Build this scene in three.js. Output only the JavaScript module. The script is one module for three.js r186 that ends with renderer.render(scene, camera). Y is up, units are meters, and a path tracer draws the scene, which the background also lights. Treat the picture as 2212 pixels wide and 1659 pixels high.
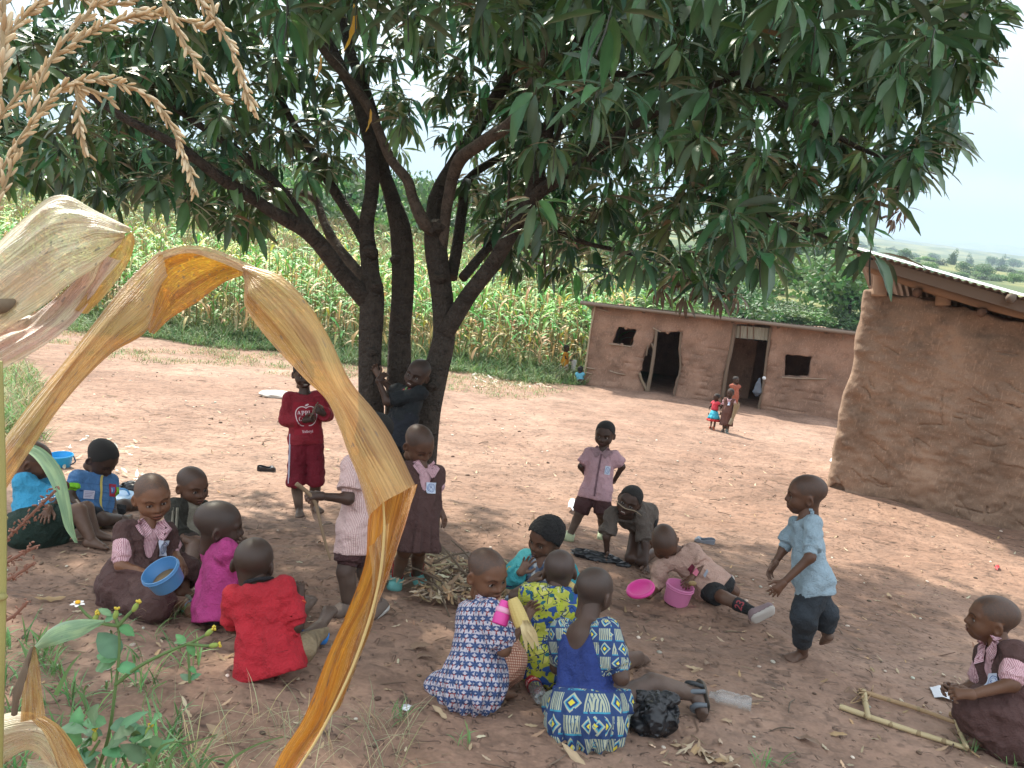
import * as THREE from 'three';
import { mergeGeometries, mergeVertices } from 'three/addons/utils/BufferGeometryUtils.js';

// ---------- camera, sky, sun, exposure ----------
const PW = 2212, PH = 1659, PF = 1700;            // the photograph's frame as measured, and its focal length in the same units
const scene = new THREE.Scene();
const camera = new THREE.PerspectiveCamera(2 * Math.atan(PH / 2 / PF) * 180 / Math.PI, PW / PH, 0.05, 20000);
camera.position.set(0, 1.5, 0);
camera.rotation.order = 'YXZ';
camera.rotation.set(-11.9 * Math.PI / 180, 0, 6.4 * Math.PI / 180);
camera.updateMatrixWorld(true);
scene.add(camera);
const renderer = new THREE.WebGLRenderer({ antialias: true });
renderer.setSize(1024, 768);
renderer.toneMapping = THREE.LinearToneMapping;
renderer.toneMappingExposure = 1.75;
renderer.shadowMap.enabled = true;

const V = (x, y, z) => new THREE.Vector3(x, y, z);
const clamp = (x, a = 0, b = 1) => Math.min(b, Math.max(a, x));
const mix = (a, b, t) => a + (b - a) * t;
const sst = (a, b, x) => { const t = clamp((x - a) / (b - a)); return t * t * (3 - 2 * t); };
function rng(seed) { let s = seed >>> 0; return () => { s = (s + 0x6D2B79F5) | 0; let t = Math.imul(s ^ (s >>> 15), 1 | s); t = (t + Math.imul(t ^ (t >>> 7), 61 | t)) ^ t; return ((t ^ (t >>> 14)) >>> 0) / 4294967296; }; }
function hash3(x, y, z) { let h = Math.imul(x, 374761393) + Math.imul(y, 668265263) + Math.imul(z, 1274126177) | 0; h = Math.imul(h ^ (h >>> 13), 1274126177); return ((h ^ (h >>> 16)) >>> 0) / 4294967296; }
function noise(x, y = 0, z = 0) {                  // value noise, 0..1
  const i = Math.floor(x), j = Math.floor(y), k = Math.floor(z); let u = x - i, v = y - j, w = z - k;
  u = u * u * (3 - 2 * u); v = v * v * (3 - 2 * v); w = w * w * (3 - 2 * w);
  const a = mix(mix(hash3(i, j, k), hash3(i + 1, j, k), u), mix(hash3(i, j + 1, k), hash3(i + 1, j + 1, k), u), v);
  const b = mix(mix(hash3(i, j, k + 1), hash3(i + 1, j, k + 1), u), mix(hash3(i, j + 1, k + 1), hash3(i + 1, j + 1, k + 1), u), v);
  return mix(a, b, w);
}
const fbm = (x, y, z = 0, n = 4) => { let s = 0, a = 0.5; for (let i = 0; i < n; i++) { s += a * (noise(x, y, z) - 0.5); x *= 2.03; y *= 2.03; z *= 2.03; a *= 0.5; } return s * 2; };

const SUN = V(-0.5, 1.12, -0.87).normalize();      // high, ahead and to the left
{
  const w = 512, h = 256, d = new Float32Array(w * h * 4);
  for (let j = 0; j < h; j++) for (let i = 0; i < w; i++) {
    const el = ((j + 0.5) / h - 0.5) * Math.PI, az = ((i + 0.5) / w - 0.5) * 2 * Math.PI;
    const dir = V(Math.cos(el) * Math.cos(az), Math.sin(el), Math.cos(el) * Math.sin(az));
    const up = Math.max(0, dir.y), t = 1 - Math.exp(-up * 2.6), g = Math.max(0, dir.dot(SUN));
    const veil = sst(0.03, 0.5, up); let c = [mix(0.375, 0.92, veil), mix(0.485, 0.98, veil), mix(0.555, 1.03, veil)].map((v, k) => mix(v, [0.62, 0.78, 1.0][k], t * 0.8 * sst(0.35, 1, up)));
    const cl = sst(0.02, 0.5, fbm(dir.x * 3 / (up + 0.25) + 7, dir.z * 3 / (up + 0.25), 3, 5) + 0.12) * sst(0.0, 0.25, up) * 0.75;
    c = c.map((v, k) => mix(v, [1.05, 1.07, 1.1][k], cl));
    const halo = 0.5 * Math.pow(g, 3) + 1.0 * Math.pow(g, 14);
    c = c.map((v, k) => v + halo * [1, 0.95, 0.88][k] * 0.8);
    if (dir.y < 0) c = c.map((v, k) => v * mix(1, [0.5, 0.42, 0.36][k], sst(0, 0.25, -dir.y)));
    d.set([...c, 1], (j * w + i) * 4);
  }
  const sky = new THREE.DataTexture(d, w, h, THREE.RGBAFormat, THREE.FloatType);
  sky.mapping = THREE.EquirectangularReflectionMapping; sky.magFilter = sky.minFilter = THREE.LinearFilter; sky.needsUpdate = true;
  scene.background = sky; scene.environment = sky;
}
const sun = new THREE.DirectionalLight(new THREE.Color(1, 0.93, 0.80), 5.0);
sun.position.copy(SUN).multiplyScalar(60).add(V(0, 0, -8)); sun.target.position.set(0, 0, -8);
sun.castShadow = true; sun.shadow.radius = 2.5; sun.shadow.mapSize.set(4096, 4096);
Object.assign(sun.shadow.camera, { left: -40, right: 40, top: 40, bottom: -40, near: 1, far: 160 });
scene.add(sun, sun.target);
scene.fog = new THREE.FogExp2(new THREE.Color(0.62, 0.79, 0.97), 0.00042);

// ---------- from the photograph's frame to places ----------
const EYE = camera.position.clone();
const FWD = V(0, 0, -1).applyQuaternion(camera.quaternion);
const rayDir = (px, py) => V((px - PW / 2) / PF, -(py - PH / 2) / PF, -1).applyQuaternion(camera.quaternion);   // length: 1 along the view axis
const P = (px, py, z) => EYE.clone().addScaledVector(rayDir(px, py), z);
const toFrame = (p) => { const q = p.clone().sub(EYE).applyQuaternion(camera.quaternion.clone().invert()); return [PW / 2 - q.x / q.z * PF, PH / 2 + q.y / q.z * PF, -q.z]; };
const sp = (t, k) => t / k > 30 ? t : k * Math.log1p(Math.exp(t / k));
function G0(x, d) {                                 // the lie of the land, without its small relief
  let y = 1.5 - (1.40 + 0.174 * d - 0.054 * sp(d - 5.9, 0.9) - 0.12 * sp(d - 21, 2.2));
  const far = sst(30, 120, d);
  y += 0.028 * sp(d - 34, 8) * sst(20, -30, x - 0.25 * (d - 30)) * (1 - sst(90, 220, d));
  y += 0.009 * sp(d - 120, 30) + 0.024 * sp(d - 700, 140);
  if (d > 60) y += far * (fbm(x / 160 + 3, d / 160, 1, 3) * Math.min(10, d * 0.018) + sst(900, 2600, d) * fbm(x / 900 + 9, d / 1500, 5, 3) * 46);
  return y;
}
function G(x, z) {
  const d = -z; let y = G0(x, d);
  const k = 1 - sst(25, 60, d);
  if (k > 0) y += k * (fbm(x * 0.55, d * 0.55, 2, 3) * 0.07 + fbm(x * 2.3, d * 2.3, 8, 3) * 0.028 + fbm(x * 8, d * 8, 4, 2) * 0.009);
  return y;
}
function Gp(px, py) {                               // where the ray through a point of the photograph meets the ground
  const r = rayDir(px, py); let a = 0.8, b = a;
  for (; b < 400; b *= 1.02) { const p = EYE.clone().addScaledVector(r, b); if (p.y < G(p.x, p.z)) break; a = b; }
  for (let i = 0; i < 24; i++) { const m = (a + b) / 2, p = EYE.clone().addScaledVector(r, m); if (p.y < G(p.x, p.z)) b = m; else a = m; }
  return EYE.clone().addScaledVector(r, b);
}
const depthOf = (p) => p.clone().sub(EYE).dot(FWD);
const onGround = (x, z, dy = 0) => V(x, G(x, z) + dy, z);

// ---------- names ----------
const taken = {};
function numbered(n) { if (!(n in taken)) { taken[n] = 0; return n; } return n + '_' + String(++taken[n]).padStart(3, '0'); }
function tag(o, label, category, group) { o.userData = { label, category }; if (group) o.userData.group = group; return o; }
function thing(name, label, category, pos, group) { const o = new THREE.Group(); o.name = numbered(name); o.position.copy(pos); scene.add(o); return tag(o, label, category, group); }
function mesh(name, geo, mat, parent) { const m = new THREE.Mesh(geo, mat); m.name = name; m.castShadow = m.receiveShadow = true; (parent || scene).add(m); return m; }
function struct(name, geo, mat) { const m = mesh(numbered(name), geo, mat); m.userData = { kind: 'structure' }; return m; }
function stuff(o, label, category) { o.userData = { kind: 'stuff', label, category }; return o; }
function copyOf(o, pos, turn, label, group) { const r = o.clone(); r.name = numbered(o.name.replace(/_\d\d\d$/, '')); r.userData = { ...o.userData }; if (label) r.userData.label = label; if (group) r.userData.group = group; r.position.copy(pos); if (turn !== undefined) r.rotation.y = turn; scene.add(r); return r; }

// ---------- materials ----------
const lin = (hex) => new THREE.Color(hex);
const C3 = (r, g, b) => new THREE.Color(r, g, b);
function mat(color, rough = 0.85, extra = {}) { return new THREE.MeshStandardMaterial({ color: color.isColor ? color : lin(color), roughness: rough, ...extra }); }
function leafMat(extra = {}) { return new THREE.MeshPhysicalMaterial({ color: 0xffffff, vertexColors: true, roughness: 0.75, transmission: 0.35, thickness: 0, side: THREE.DoubleSide, ...extra }); }
function dataTex(n, fn, repeat = 1, srgb = false) {
  const d = new Uint8Array(n * n * 4);
  for (let j = 0; j < n; j++) for (let i = 0; i < n; i++) { const c = fn(i / n, j / n, i, j); const q = (j * n + i) * 4; d[q] = clamp(c[0]) * 255; d[q + 1] = clamp(c[1]) * 255; d[q + 2] = clamp(c[2]) * 255; d[q + 3] = 255; }
  const t = new THREE.DataTexture(d, n, n); t.wrapS = t.wrapT = THREE.RepeatWrapping; t.magFilter = t.minFilter = THREE.LinearFilter; t.repeat.set(repeat, repeat); if (srgb) t.colorSpace = THREE.SRGBColorSpace; t.needsUpdate = true; return t;
}
function canvasTex(w, h, draw, srgb = true) { const c = document.createElement('canvas'); c.width = w; c.height = h; draw(c.getContext('2d'), w, h); const t = new THREE.CanvasTexture(c); t.wrapS = t.wrapT = THREE.RepeatWrapping; if (srgb) t.colorSpace = THREE.SRGBColorSpace; return t; }
// tileable noise on the unit square
function tnoise(u, v, f, s) { u *= f; v *= f; const i = Math.floor(u), j = Math.floor(v); let a = u - i, b = v - j; a = a * a * (3 - 2 * a); b = b * b * (3 - 2 * b); const H = (x, y) => hash3(((x % f) + f) % f, ((y % f) + f) % f, s); return mix(mix(H(i, j), H(i + 1, j), a), mix(H(i, j + 1), H(i + 1, j + 1), a), b); }
const tfbm = (u, v, f, s, n) => { let r = 0, a = 0.5; for (let k = 0; k < n; k++) { r += a * (tnoise(u, v, f, s + k) - 0.5); f *= 2; a *= 0.55; } return r * 2; };

// ---------- geometry ----------
function build(pos, idx, col, uv) { const g = new THREE.BufferGeometry(); g.setAttribute('position', new THREE.Float32BufferAttribute(pos, 3)); if (uv) g.setAttribute('uv', new THREE.Float32BufferAttribute(uv, 2)); if (col) g.setAttribute('color', new THREE.Float32BufferAttribute(col, 3)); if (idx) g.setIndex(idx); g.computeVertexNormals(); return g; }
function merged(list) { const any = list.some((g) => !g.index); return mergeGeometries(list.map((g) => any && g.index ? g.toNonIndexed() : g)); }
function paint(g, fn) { const p = g.attributes.position, c = new Float32Array(p.count * 3); for (let i = 0; i < p.count; i++) { const k = fn(p.getX(i), p.getY(i), p.getZ(i), i); c.set(k.isColor ? [k.r, k.g, k.b] : k, i * 3); } g.setAttribute('color', new THREE.BufferAttribute(c, 3)); return g; }
function boxUV(g, ax, ay, az, tile, org = V(0, 0, 0)) {       // uv in metres / tile, each face laid along the axis it looks along most
  const n = g.index ? g.toNonIndexed() : g, p = n.attributes.position, uv = new Float32Array(p.count * 2), a = V(), b = V(), c = V(), q = [a, b, c];
  for (let i = 0; i < p.count; i += 3) {
    for (let k = 0; k < 3; k++) q[k].fromBufferAttribute(p, i + k).sub(org);
    const nn = b.clone().sub(a).cross(c.clone().sub(a)), wx = Math.abs(nn.dot(ax)), wy = Math.abs(nn.dot(ay)), wz = Math.abs(nn.dot(az));
    for (let k = 0; k < 3; k++) { const X = q[k].dot(ax) / tile, Y = q[k].dot(ay) / tile, Z = q[k].dot(az) / tile; const r = wz >= wx && wz >= wy ? [X, Y] : wx >= wy ? [Z + 0.37, Y] : [X, Z + 0.61]; uv[(i + k) * 2] = r[0]; uv[(i + k) * 2 + 1] = r[1]; }
  }
  n.setAttribute('uv', new THREE.BufferAttribute(uv, 2)); return n;
}
// signed-distance pieces as plain closures
const smin = (a, b, k) => { const h = Math.max(k - Math.abs(a - b), 0) / k; return Math.min(a, b) - h * h * k * 0.25; };
const smax = (a, b, k) => -smin(-a, -b, k);
function cone(A, ra, B, rb) {
  const ax = A.x, ay = A.y, az = A.z, dx = B.x - ax, dy = B.y - ay, dz = B.z - az, L = dx * dx + dy * dy + dz * dz + 1e-12;
  return (x, y, z) => { const px = x - ax, py = y - ay, pz = z - az; const t = clamp((px * dx + py * dy + pz * dz) / L); return Math.hypot(px - dx * t, py - dy * t, pz - dz * t) - (ra + (rb - ra) * t); };
}
function ellip(c, r, ex = V(1, 0, 0), ey = V(0, 1, 0), ez = V(0, 0, 1)) {
  return (x, y, z) => { x -= c.x; y -= c.y; z -= c.z; const a = (x * ex.x + y * ex.y + z * ex.z), b = (x * ey.x + y * ey.y + z * ey.z), d = (x * ez.x + y * ez.y + z * ez.z); const k0 = Math.hypot(a / r.x, b / r.y, d / r.z), k1 = Math.hypot(a / (r.x * r.x), b / (r.y * r.y), d / (r.z * r.z)); return k1 < 1e-9 ? -Math.min(r.x, r.y, r.z) : k0 * (k0 - 1) / k1; };
}
function uni(list, k) { return (x, y, z) => { let d = 1e9; for (const f of list) { const e = f(x, y, z); d = e > d + k ? d : d > e + k ? e : smin(d, e, k); } return d; }; }
// sparse surface nets
function net(f, lo, hi, h) {
  const B = 6, bx = Math.ceil((hi.x - lo.x) / h / B), by = Math.ceil((hi.y - lo.y) / h / B), bz = Math.ceil((hi.z - lo.z) / h / B);
  const nx = bx * B + 1, ny = by * B + 1, nz = bz * B + 1, g = new Float32Array(nx * ny * nz), hot = [], half = B * h / 2, rad = half * 1.7321 * 1.35 + h;
  const at = (i, j, k) => (k * ny + j) * nx + i;
  for (let c = 0; c < bz; c++) for (let b = 0; b < by; b++) for (let a = 0; a < bx; a++) {
    const d = f(lo.x + a * B * h + half, lo.y + b * B * h + half, lo.z + c * B * h + half);
    if (Math.abs(d) < rad) hot.push(a, b, c);
    for (let k = c * B; k <= c * B + B; k++) for (let j = b * B; j <= b * B + B; j++) g.fill(d, at(a * B, j, k), at(a * B, j, k) + B + 1);
  }
  for (let q = 0; q < hot.length; q += 3) { const a = hot[q] * B, b = hot[q + 1] * B, c = hot[q + 2] * B; for (let k = c; k <= c + B; k++) for (let j = b; j <= b + B; j++) for (let i = a; i <= a + B; i++) g[at(i, j, k)] = f(lo.x + i * h, lo.y + j * h, lo.z + k * h); }
  const id = new Int32Array(nx * ny * nz).fill(-1), pos = [], idx = []; let n = 0; const cells = [];
  for (let q = 0; q < hot.length; q += 3) {
    const a = hot[q] * B, b = hot[q + 1] * B, c = hot[q + 2] * B;
    for (let k = c; k < c + B; k++) for (let j = b; j < b + B; j++) for (let i = a; i < a + B; i++) {
      const o = at(i, j, k), v = [g[o], g[o + 1], g[o + nx], g[o + nx + 1], g[o + nx * ny], g[o + nx * ny + 1], g[o + nx * ny + nx], g[o + nx * ny + nx + 1]];
      let m = 0; for (let t = 0; t < 8; t++) if (v[t] < 0) m |= 1 << t;
      if (m === 0 || m === 255) continue;
      let X = 0, Y = 0, Z = 0, cnt = 0;
      for (let t = 0; t < 8; t++) for (let ax = 0; ax < 3; ax++) { const u = t ^ (1 << ax); if (u < t || (v[t] < 0) === (v[u] < 0)) continue; const w = v[t] / (v[t] - v[u]); X += (t & 1) + (ax === 0 ? w : 0); Y += (t >> 1 & 1) + (ax === 1 ? w : 0); Z += (t >> 2 & 1) + (ax === 2 ? w : 0); cnt++; }
      pos.push(lo.x + (i + X / cnt) * h, lo.y + (j + Y / cnt) * h, lo.z + (k + Z / cnt) * h); id[o] = n++; cells.push(o);
    }
  }
  const sx = [1, nx, nx * ny];
  for (const o of cells) for (let ax = 0; ax < 3; ax++) {
    const u = sx[(ax + 1) % 3], w = sx[(ax + 2) % 3], s0 = g[o] < 0, s1 = g[o + sx[ax]] < 0; if (s0 === s1) continue;
    const A = id[o], Bq = id[o - u], Cq = id[o - u - w], D = id[o - w]; if (Bq < 0 || Cq < 0 || D < 0 || Bq === undefined || Cq === undefined || D === undefined) continue;
    if (s0) idx.push(A, Bq, Cq, A, Cq, D); else idx.push(A, Cq, Bq, A, D, Cq);
  }
  return build(pos, idx);
}
function boundsOf(pts, pad) { const b = new THREE.Box3(); for (const p of pts) b.expandByPoint(p); b.expandByScalar(pad); return b; }
// a tapered tube through points with a radius each
function tube(pts, radii, seg = 8, per = 5, rough = 0, seed = 1) {
  const cv = new THREE.CatmullRomCurve3(pts, false, 'centripetal'), n = (pts.length - 1) * per, pos = [], uv = [], idx = []; let N = null; let len = 0, prev = null;
  for (let i = 0; i <= n; i++) {
    const t = i / n, p = cv.getPoint(t), T = cv.getTangent(t); if (!N) N = Math.abs(T.y) < 0.9 ? V(0, 1, 0) : V(1, 0, 0); N = N.clone().addScaledVector(T, -N.dot(T)).normalize(); const Bn = T.clone().cross(N);
    if (prev) len += p.distanceTo(prev); prev = p;
    const q = t * (pts.length - 1), k = Math.min(pts.length - 2, Math.floor(q)), r0 = mix(radii[k], radii[k + 1], q - k);
    for (let j = 0; j <= seg; j++) { const a = j / seg * Math.PI * 2, r = r0 * (1 + rough * (noise(Math.cos(a) * 1.5 + seed * 7, Math.sin(a) * 1.5, len * 3 / Math.max(0.02, r0 * 12)) - 0.5)); pos.push(p.x + (N.x * Math.cos(a) + Bn.x * Math.sin(a)) * r, p.y + (N.y * Math.cos(a) + Bn.y * Math.sin(a)) * r, p.z + (N.z * Math.cos(a) + Bn.z * Math.sin(a)) * r); uv.push(j / seg * Math.max(1, Math.round(r0 * 6.28 / 0.25)), len / 0.25); }
  }
  for (let i = 0; i < n; i++) for (let j = 0; j < seg; j++) { const a = i * (seg + 1) + j, b = a + seg + 1; idx.push(a, b, a + 1, b, b + 1, a + 1); }
  for (const [base, flip] of [[0, 1], [n * (seg + 1), 0]]) for (let j = 1; j < seg - 1; j++) flip ? idx.push(base, base + j, base + j + 1) : idx.push(base, base + j + 1, base + j);
  return build(pos, idx, null, uv);
}
const bar = (a, b, r, r2 = r, seg = 6) => tube([a, b], [r, r2], seg, 1);
// a strip between two edges, each a list of points, bowed by dip metres across
function strip(L, R, dip = 0, nu = 6, per = 6, wob = 0, seed = 0) {
  const a = new THREE.CatmullRomCurve3(L), b = new THREE.CatmullRomCurve3(R), n = (Math.max(L.length, R.length) - 1) * per, pos = [], uv = [], idx = [];
  for (let i = 0; i <= n; i++) { const t = i / n, p = a.getPoint(t), q = b.getPoint(t), T = a.getTangent(t).add(b.getTangent(t)).normalize(), X = q.clone().sub(p), w = X.length(), Nn = X.clone().cross(T).normalize();
    for (let j = 0; j <= nu; j++) { const s = j / nu, m = p.clone().addScaledVector(X, s).addScaledVector(Nn, dip * 4 * s * (1 - s) * Math.min(1, w * 20) + (wob ? wob * (noise(s * 9 + seed, t * 5, seed) - 0.5) : 0)); pos.push(m.x, m.y, m.z); uv.push(s, t); } }
  for (let i = 0; i < n; i++) for (let j = 0; j < nu; j++) { const k = i * (nu + 1) + j, m = k + nu + 1; idx.push(k, m, k + 1, m, m + 1, k + 1); }
  return build(pos, idx, null, uv);
}
// a leaf along +y of length 1, width w, with a fold along the midrib and a droop
function leafGeo(L, w, droop, seg, color, fold = 0.25, wave = 0, twist = 0) {
  const pos = [], idx = [], col = []; 
  for (let i = 0; i <= seg; i++) { const t = i / seg, hw = w / 2 * Math.pow(Math.sin(Math.PI * Math.min(1, Math.pow(t, 0.8) * 0.97 + 0.02)), 0.8) * (1 - 0.0 * t), a = droop * t, y = droop ? L * Math.sin(a) / droop : L * t, z = droop ? -L * (1 - Math.cos(a)) / droop : 0, wv = wave * Math.sin(t * 17) * hw, tw = twist * t;
    const c = color(t);
    for (const s of [-1, 0, 1]) { const x = s * hw, u = Math.abs(s) * (hw * fold + wv * s); pos.push(x * Math.cos(tw) - u * Math.sin(tw), y, z + u * Math.cos(tw) + x * Math.sin(tw)); const k = s ? c : c.map((v) => v * 1.25); col.push(...k); } }
  for (let i = 0; i < seg; i++) for (const j of [0, 1]) { const a = i * 3 + j; idx.push(a, a + 1, a + 3, a + 1, a + 4, a + 3); }
  return build(pos, idx, col);
}
const quatY = (dir, roll = 0) => { const q = new THREE.Quaternion().setFromUnitVectors(V(0, 1, 0), dir.clone().normalize()); return q.multiply(new THREE.Quaternion().setFromAxisAngle(V(0, 1, 0), roll)); };
const M4 = (p, q, s = 1) => new THREE.Matrix4().compose(p, q, typeof s === 'number' ? V(s, s, s) : s);
// ---------- ground ----------
const soilMap = dataTex(1024, (u, v) => {
  const a = tfbm(u, v, 5, 1, 4), b = tfbm(u, v, 40, 11, 4), c = tnoise(u, v, 256, 30), dk = sst(0.62, 0.8, tnoise(u, v * 1, 23, 41)) * sst(0.5, 0.75, tnoise(u, v, 90, 44));
  const lt = sst(0.80, 0.93, tnoise(u, v, 120, 50)) * sst(0.55, 0.8, tnoise(u, v, 17, 51));
  const k = 0.80 + a * 0.22 + b * 0.26 + (c - 0.5) * 0.16 - dk * 0.3 + lt * 0.35;
  return [k, k * (0.97 + a * 0.05), k * (0.95 + a * 0.08)];
}, 1, false);
const soilBump = dataTex(1024, (u, v) => { const k = 0.5 + tfbm(u, v, 12, 3, 6) * 0.5 - 0.25 * sst(0.55, 0.75, tnoise(u, v, 31, 71)) * tnoise(u, v, 66, 72) + 0.25 * sst(0.8, 0.9, tnoise(u, v, 110, 73)); return [k, k, k]; });
const groundMat = new THREE.MeshStandardMaterial({ vertexColors: true, map: soilMap, bumpMap: soilBump, bumpScale: 0.05, roughness: 0.95 });
function groundTint(x, z) {
  const d = -z; let r = 0.318, g = 0.202, b = 0.145; const n = fbm(x * 0.35, d * 0.35, 21, 4) * 1.3, m = fbm(x * 1.7, d * 1.7, 5, 3), q = fbm(x * 5.5 + 1, d * 9, 15, 3);
  const k = 1 + n * 0.28 + m * 0.2 + q * 0.16; r *= k; g *= k * (1 + n * 0.08); b *= k * (1 + n * 0.14);
  const green = Math.max(sst(19.2, 21.5, d + fbm(x * 0.5, d * 0.5, 9, 3) * 3 + (x > 1.2 ? (x - 1.2) * -1.5 + 3 : 0) * 0 ) * (1 - sst(2.0, 3.2, x - (d - 20) * 0.6) * (d < 26 ? 1 : 0)), sst(30, 36, d));
  if (green > 0) { const p = fbm(x * 0.03, d * 0.03, 33, 4), f = sst(-0.12, 0.25, p + 0.1 * m); const far = [mix(0.085, 0.24, f), mix(0.13, 0.25, f), mix(0.04, 0.085, f)]; r = mix(r, far[0], green); g = mix(g, far[1], green); b = mix(b, far[2], green); }
  return [r, g, b];
}
{
  const rows = []; for (let d = -9; d < 0.8; d += 0.5) rows.push(d); for (let d = 0.9; d < 9.5; d += 0.045) rows.push(d); for (let d = 9.5; d < 6200; d *= 1.024) rows.push(d);
  const nc = 380, pos = [], uv = [], col = [], idx = [];
  rows.forEach((d) => { const w = 4.5 + 1.35 * Math.max(0, d) + (d < 0 ? 6 : 0); for (let i = 0; i <= nc; i++) { const x = (i / nc * 2 - 1) * w, y = G(x, -d); pos.push(x, y, -d); uv.push(x / 2.6, d / 2.6); col.push(...groundTint(x, -d)); } });
  for (let j = 0; j < rows.length - 1; j++) for (let i = 0; i < nc; i++) { const a = j * (nc + 1) + i, b = a + nc + 1; idx.push(a, a + 1, b, a + 1, b + 1, b); }
  struct('ground', build(pos, idx, col, uv), groundMat);
}

// ---------- mud walls ----------
const mudMap = dataTex(512, (u, v) => { const k = 0.82 + tfbm(u, v, 3, 5, 6) * 0.42 - 0.22 * sst(0.55, 0.8, tnoise(u, v, 7, 61)) * tnoise(u, v, 44, 62) + 0.2 * sst(0.80, 0.9, tnoise(u, v * 0.25, 120, 64)) + (tnoise(u, v, 128, 9) - 0.5) * 0.14 + 0.25 * sst(0.86, 0.95, tnoise(u, v, 60, 14)); return [k, k * 0.98, k * 0.97]; });
const mudBump = dataTex(512, (u, v) => { const k = 0.5 + tfbm(u, v, 8, 25, 5) * 0.45; return [k, k, k]; });
const mudMat = new THREE.MeshStandardMaterial({ color: C3(0.35, 0.222, 0.158), map: mudMap, bumpMap: mudBump, bumpScale: 0.02, roughness: 0.95 });
const mudMat2 = new THREE.MeshStandardMaterial({ color: C3(0.36, 0.245, 0.172), map: mudMap, bumpMap: mudBump, bumpScale: 0.02, roughness: 0.95 });
const poleMat = mat(C3(0.16, 0.115, 0.08), 0.85), darkWood = mat(C3(0.16, 0.10, 0.07), 0.9), tinMat = new THREE.MeshStandardMaterial({ color: C3(0.26, 0.23, 0.21), metalness: 0.4, roughness: 0.5 });
function polyDist(pts) { const n = pts.length; return (x, y) => { let d = 1e9, s = 1; for (let i = 0, j = n - 1; i < n; j = i++) { const ex = pts[j][0] - pts[i][0], ey = pts[j][1] - pts[i][1], wx = x - pts[i][0], wy = y - pts[i][1], t = clamp((wx * ex + wy * ey) / (ex * ex + ey * ey)); d = Math.min(d, Math.hypot(wx - ex * t, wy - ey * t)); const a = y >= pts[i][1], b = y < pts[j][1], c = ex * wy > ey * wx; if ((a && b && c) || (!a && !b && !c)) s = -s; } return s * d; }; }
// a building's own frame: o the foot of its front's left end, x along the front, y up, z out of the front
function frameOf(name, label, category, A, B) { const o = thing(name, label, category, A), t = Math.atan2(-(B.z - A.z), B.x - A.x); o.rotation.y = t; o.updateMatrixWorld(true);
  const inv = o.matrixWorld.clone().invert(), n = V(0, 0, 1).applyAxisAngle(V(0, 1, 0), t);
  o.onFront = (px, py, off = 0) => { const r = rayDir(px, py), k = A.clone().addScaledVector(n, off).sub(EYE).dot(n) / r.dot(n); return EYE.clone().addScaledVector(r, k).applyMatrix4(inv); };
  o.loc = (p) => p.clone().applyMatrix4(inv); o.toWorld = (p) => p.clone().applyMatrix4(o.matrixWorld); return o; }
const corr = (len, depth, pitch = 0.076, amp = 0.009, th = 0.004) => { const n = Math.round(len / pitch * 8), pos = [], idx = []; for (const s of [0, -th]) for (const z of [0, -depth]) for (let i = 0; i <= n; i++) pos.push(i / n * len, amp * Math.sin(i / 8 * 2 * Math.PI) + s, z); const m = n + 1; for (let i = 0; i < n; i++) { idx.push(i, i + 1, m + i, i + 1, m + i + 1, m + i); const k = 2 * m; idx.push(k + i, k + m + i, k + i + 1, k + i + 1, k + m + i, k + m + i + 1); idx.push(i, k + i, i + 1, i + 1, k + i, k + i + 1); } return build(pos, idx); };

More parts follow.
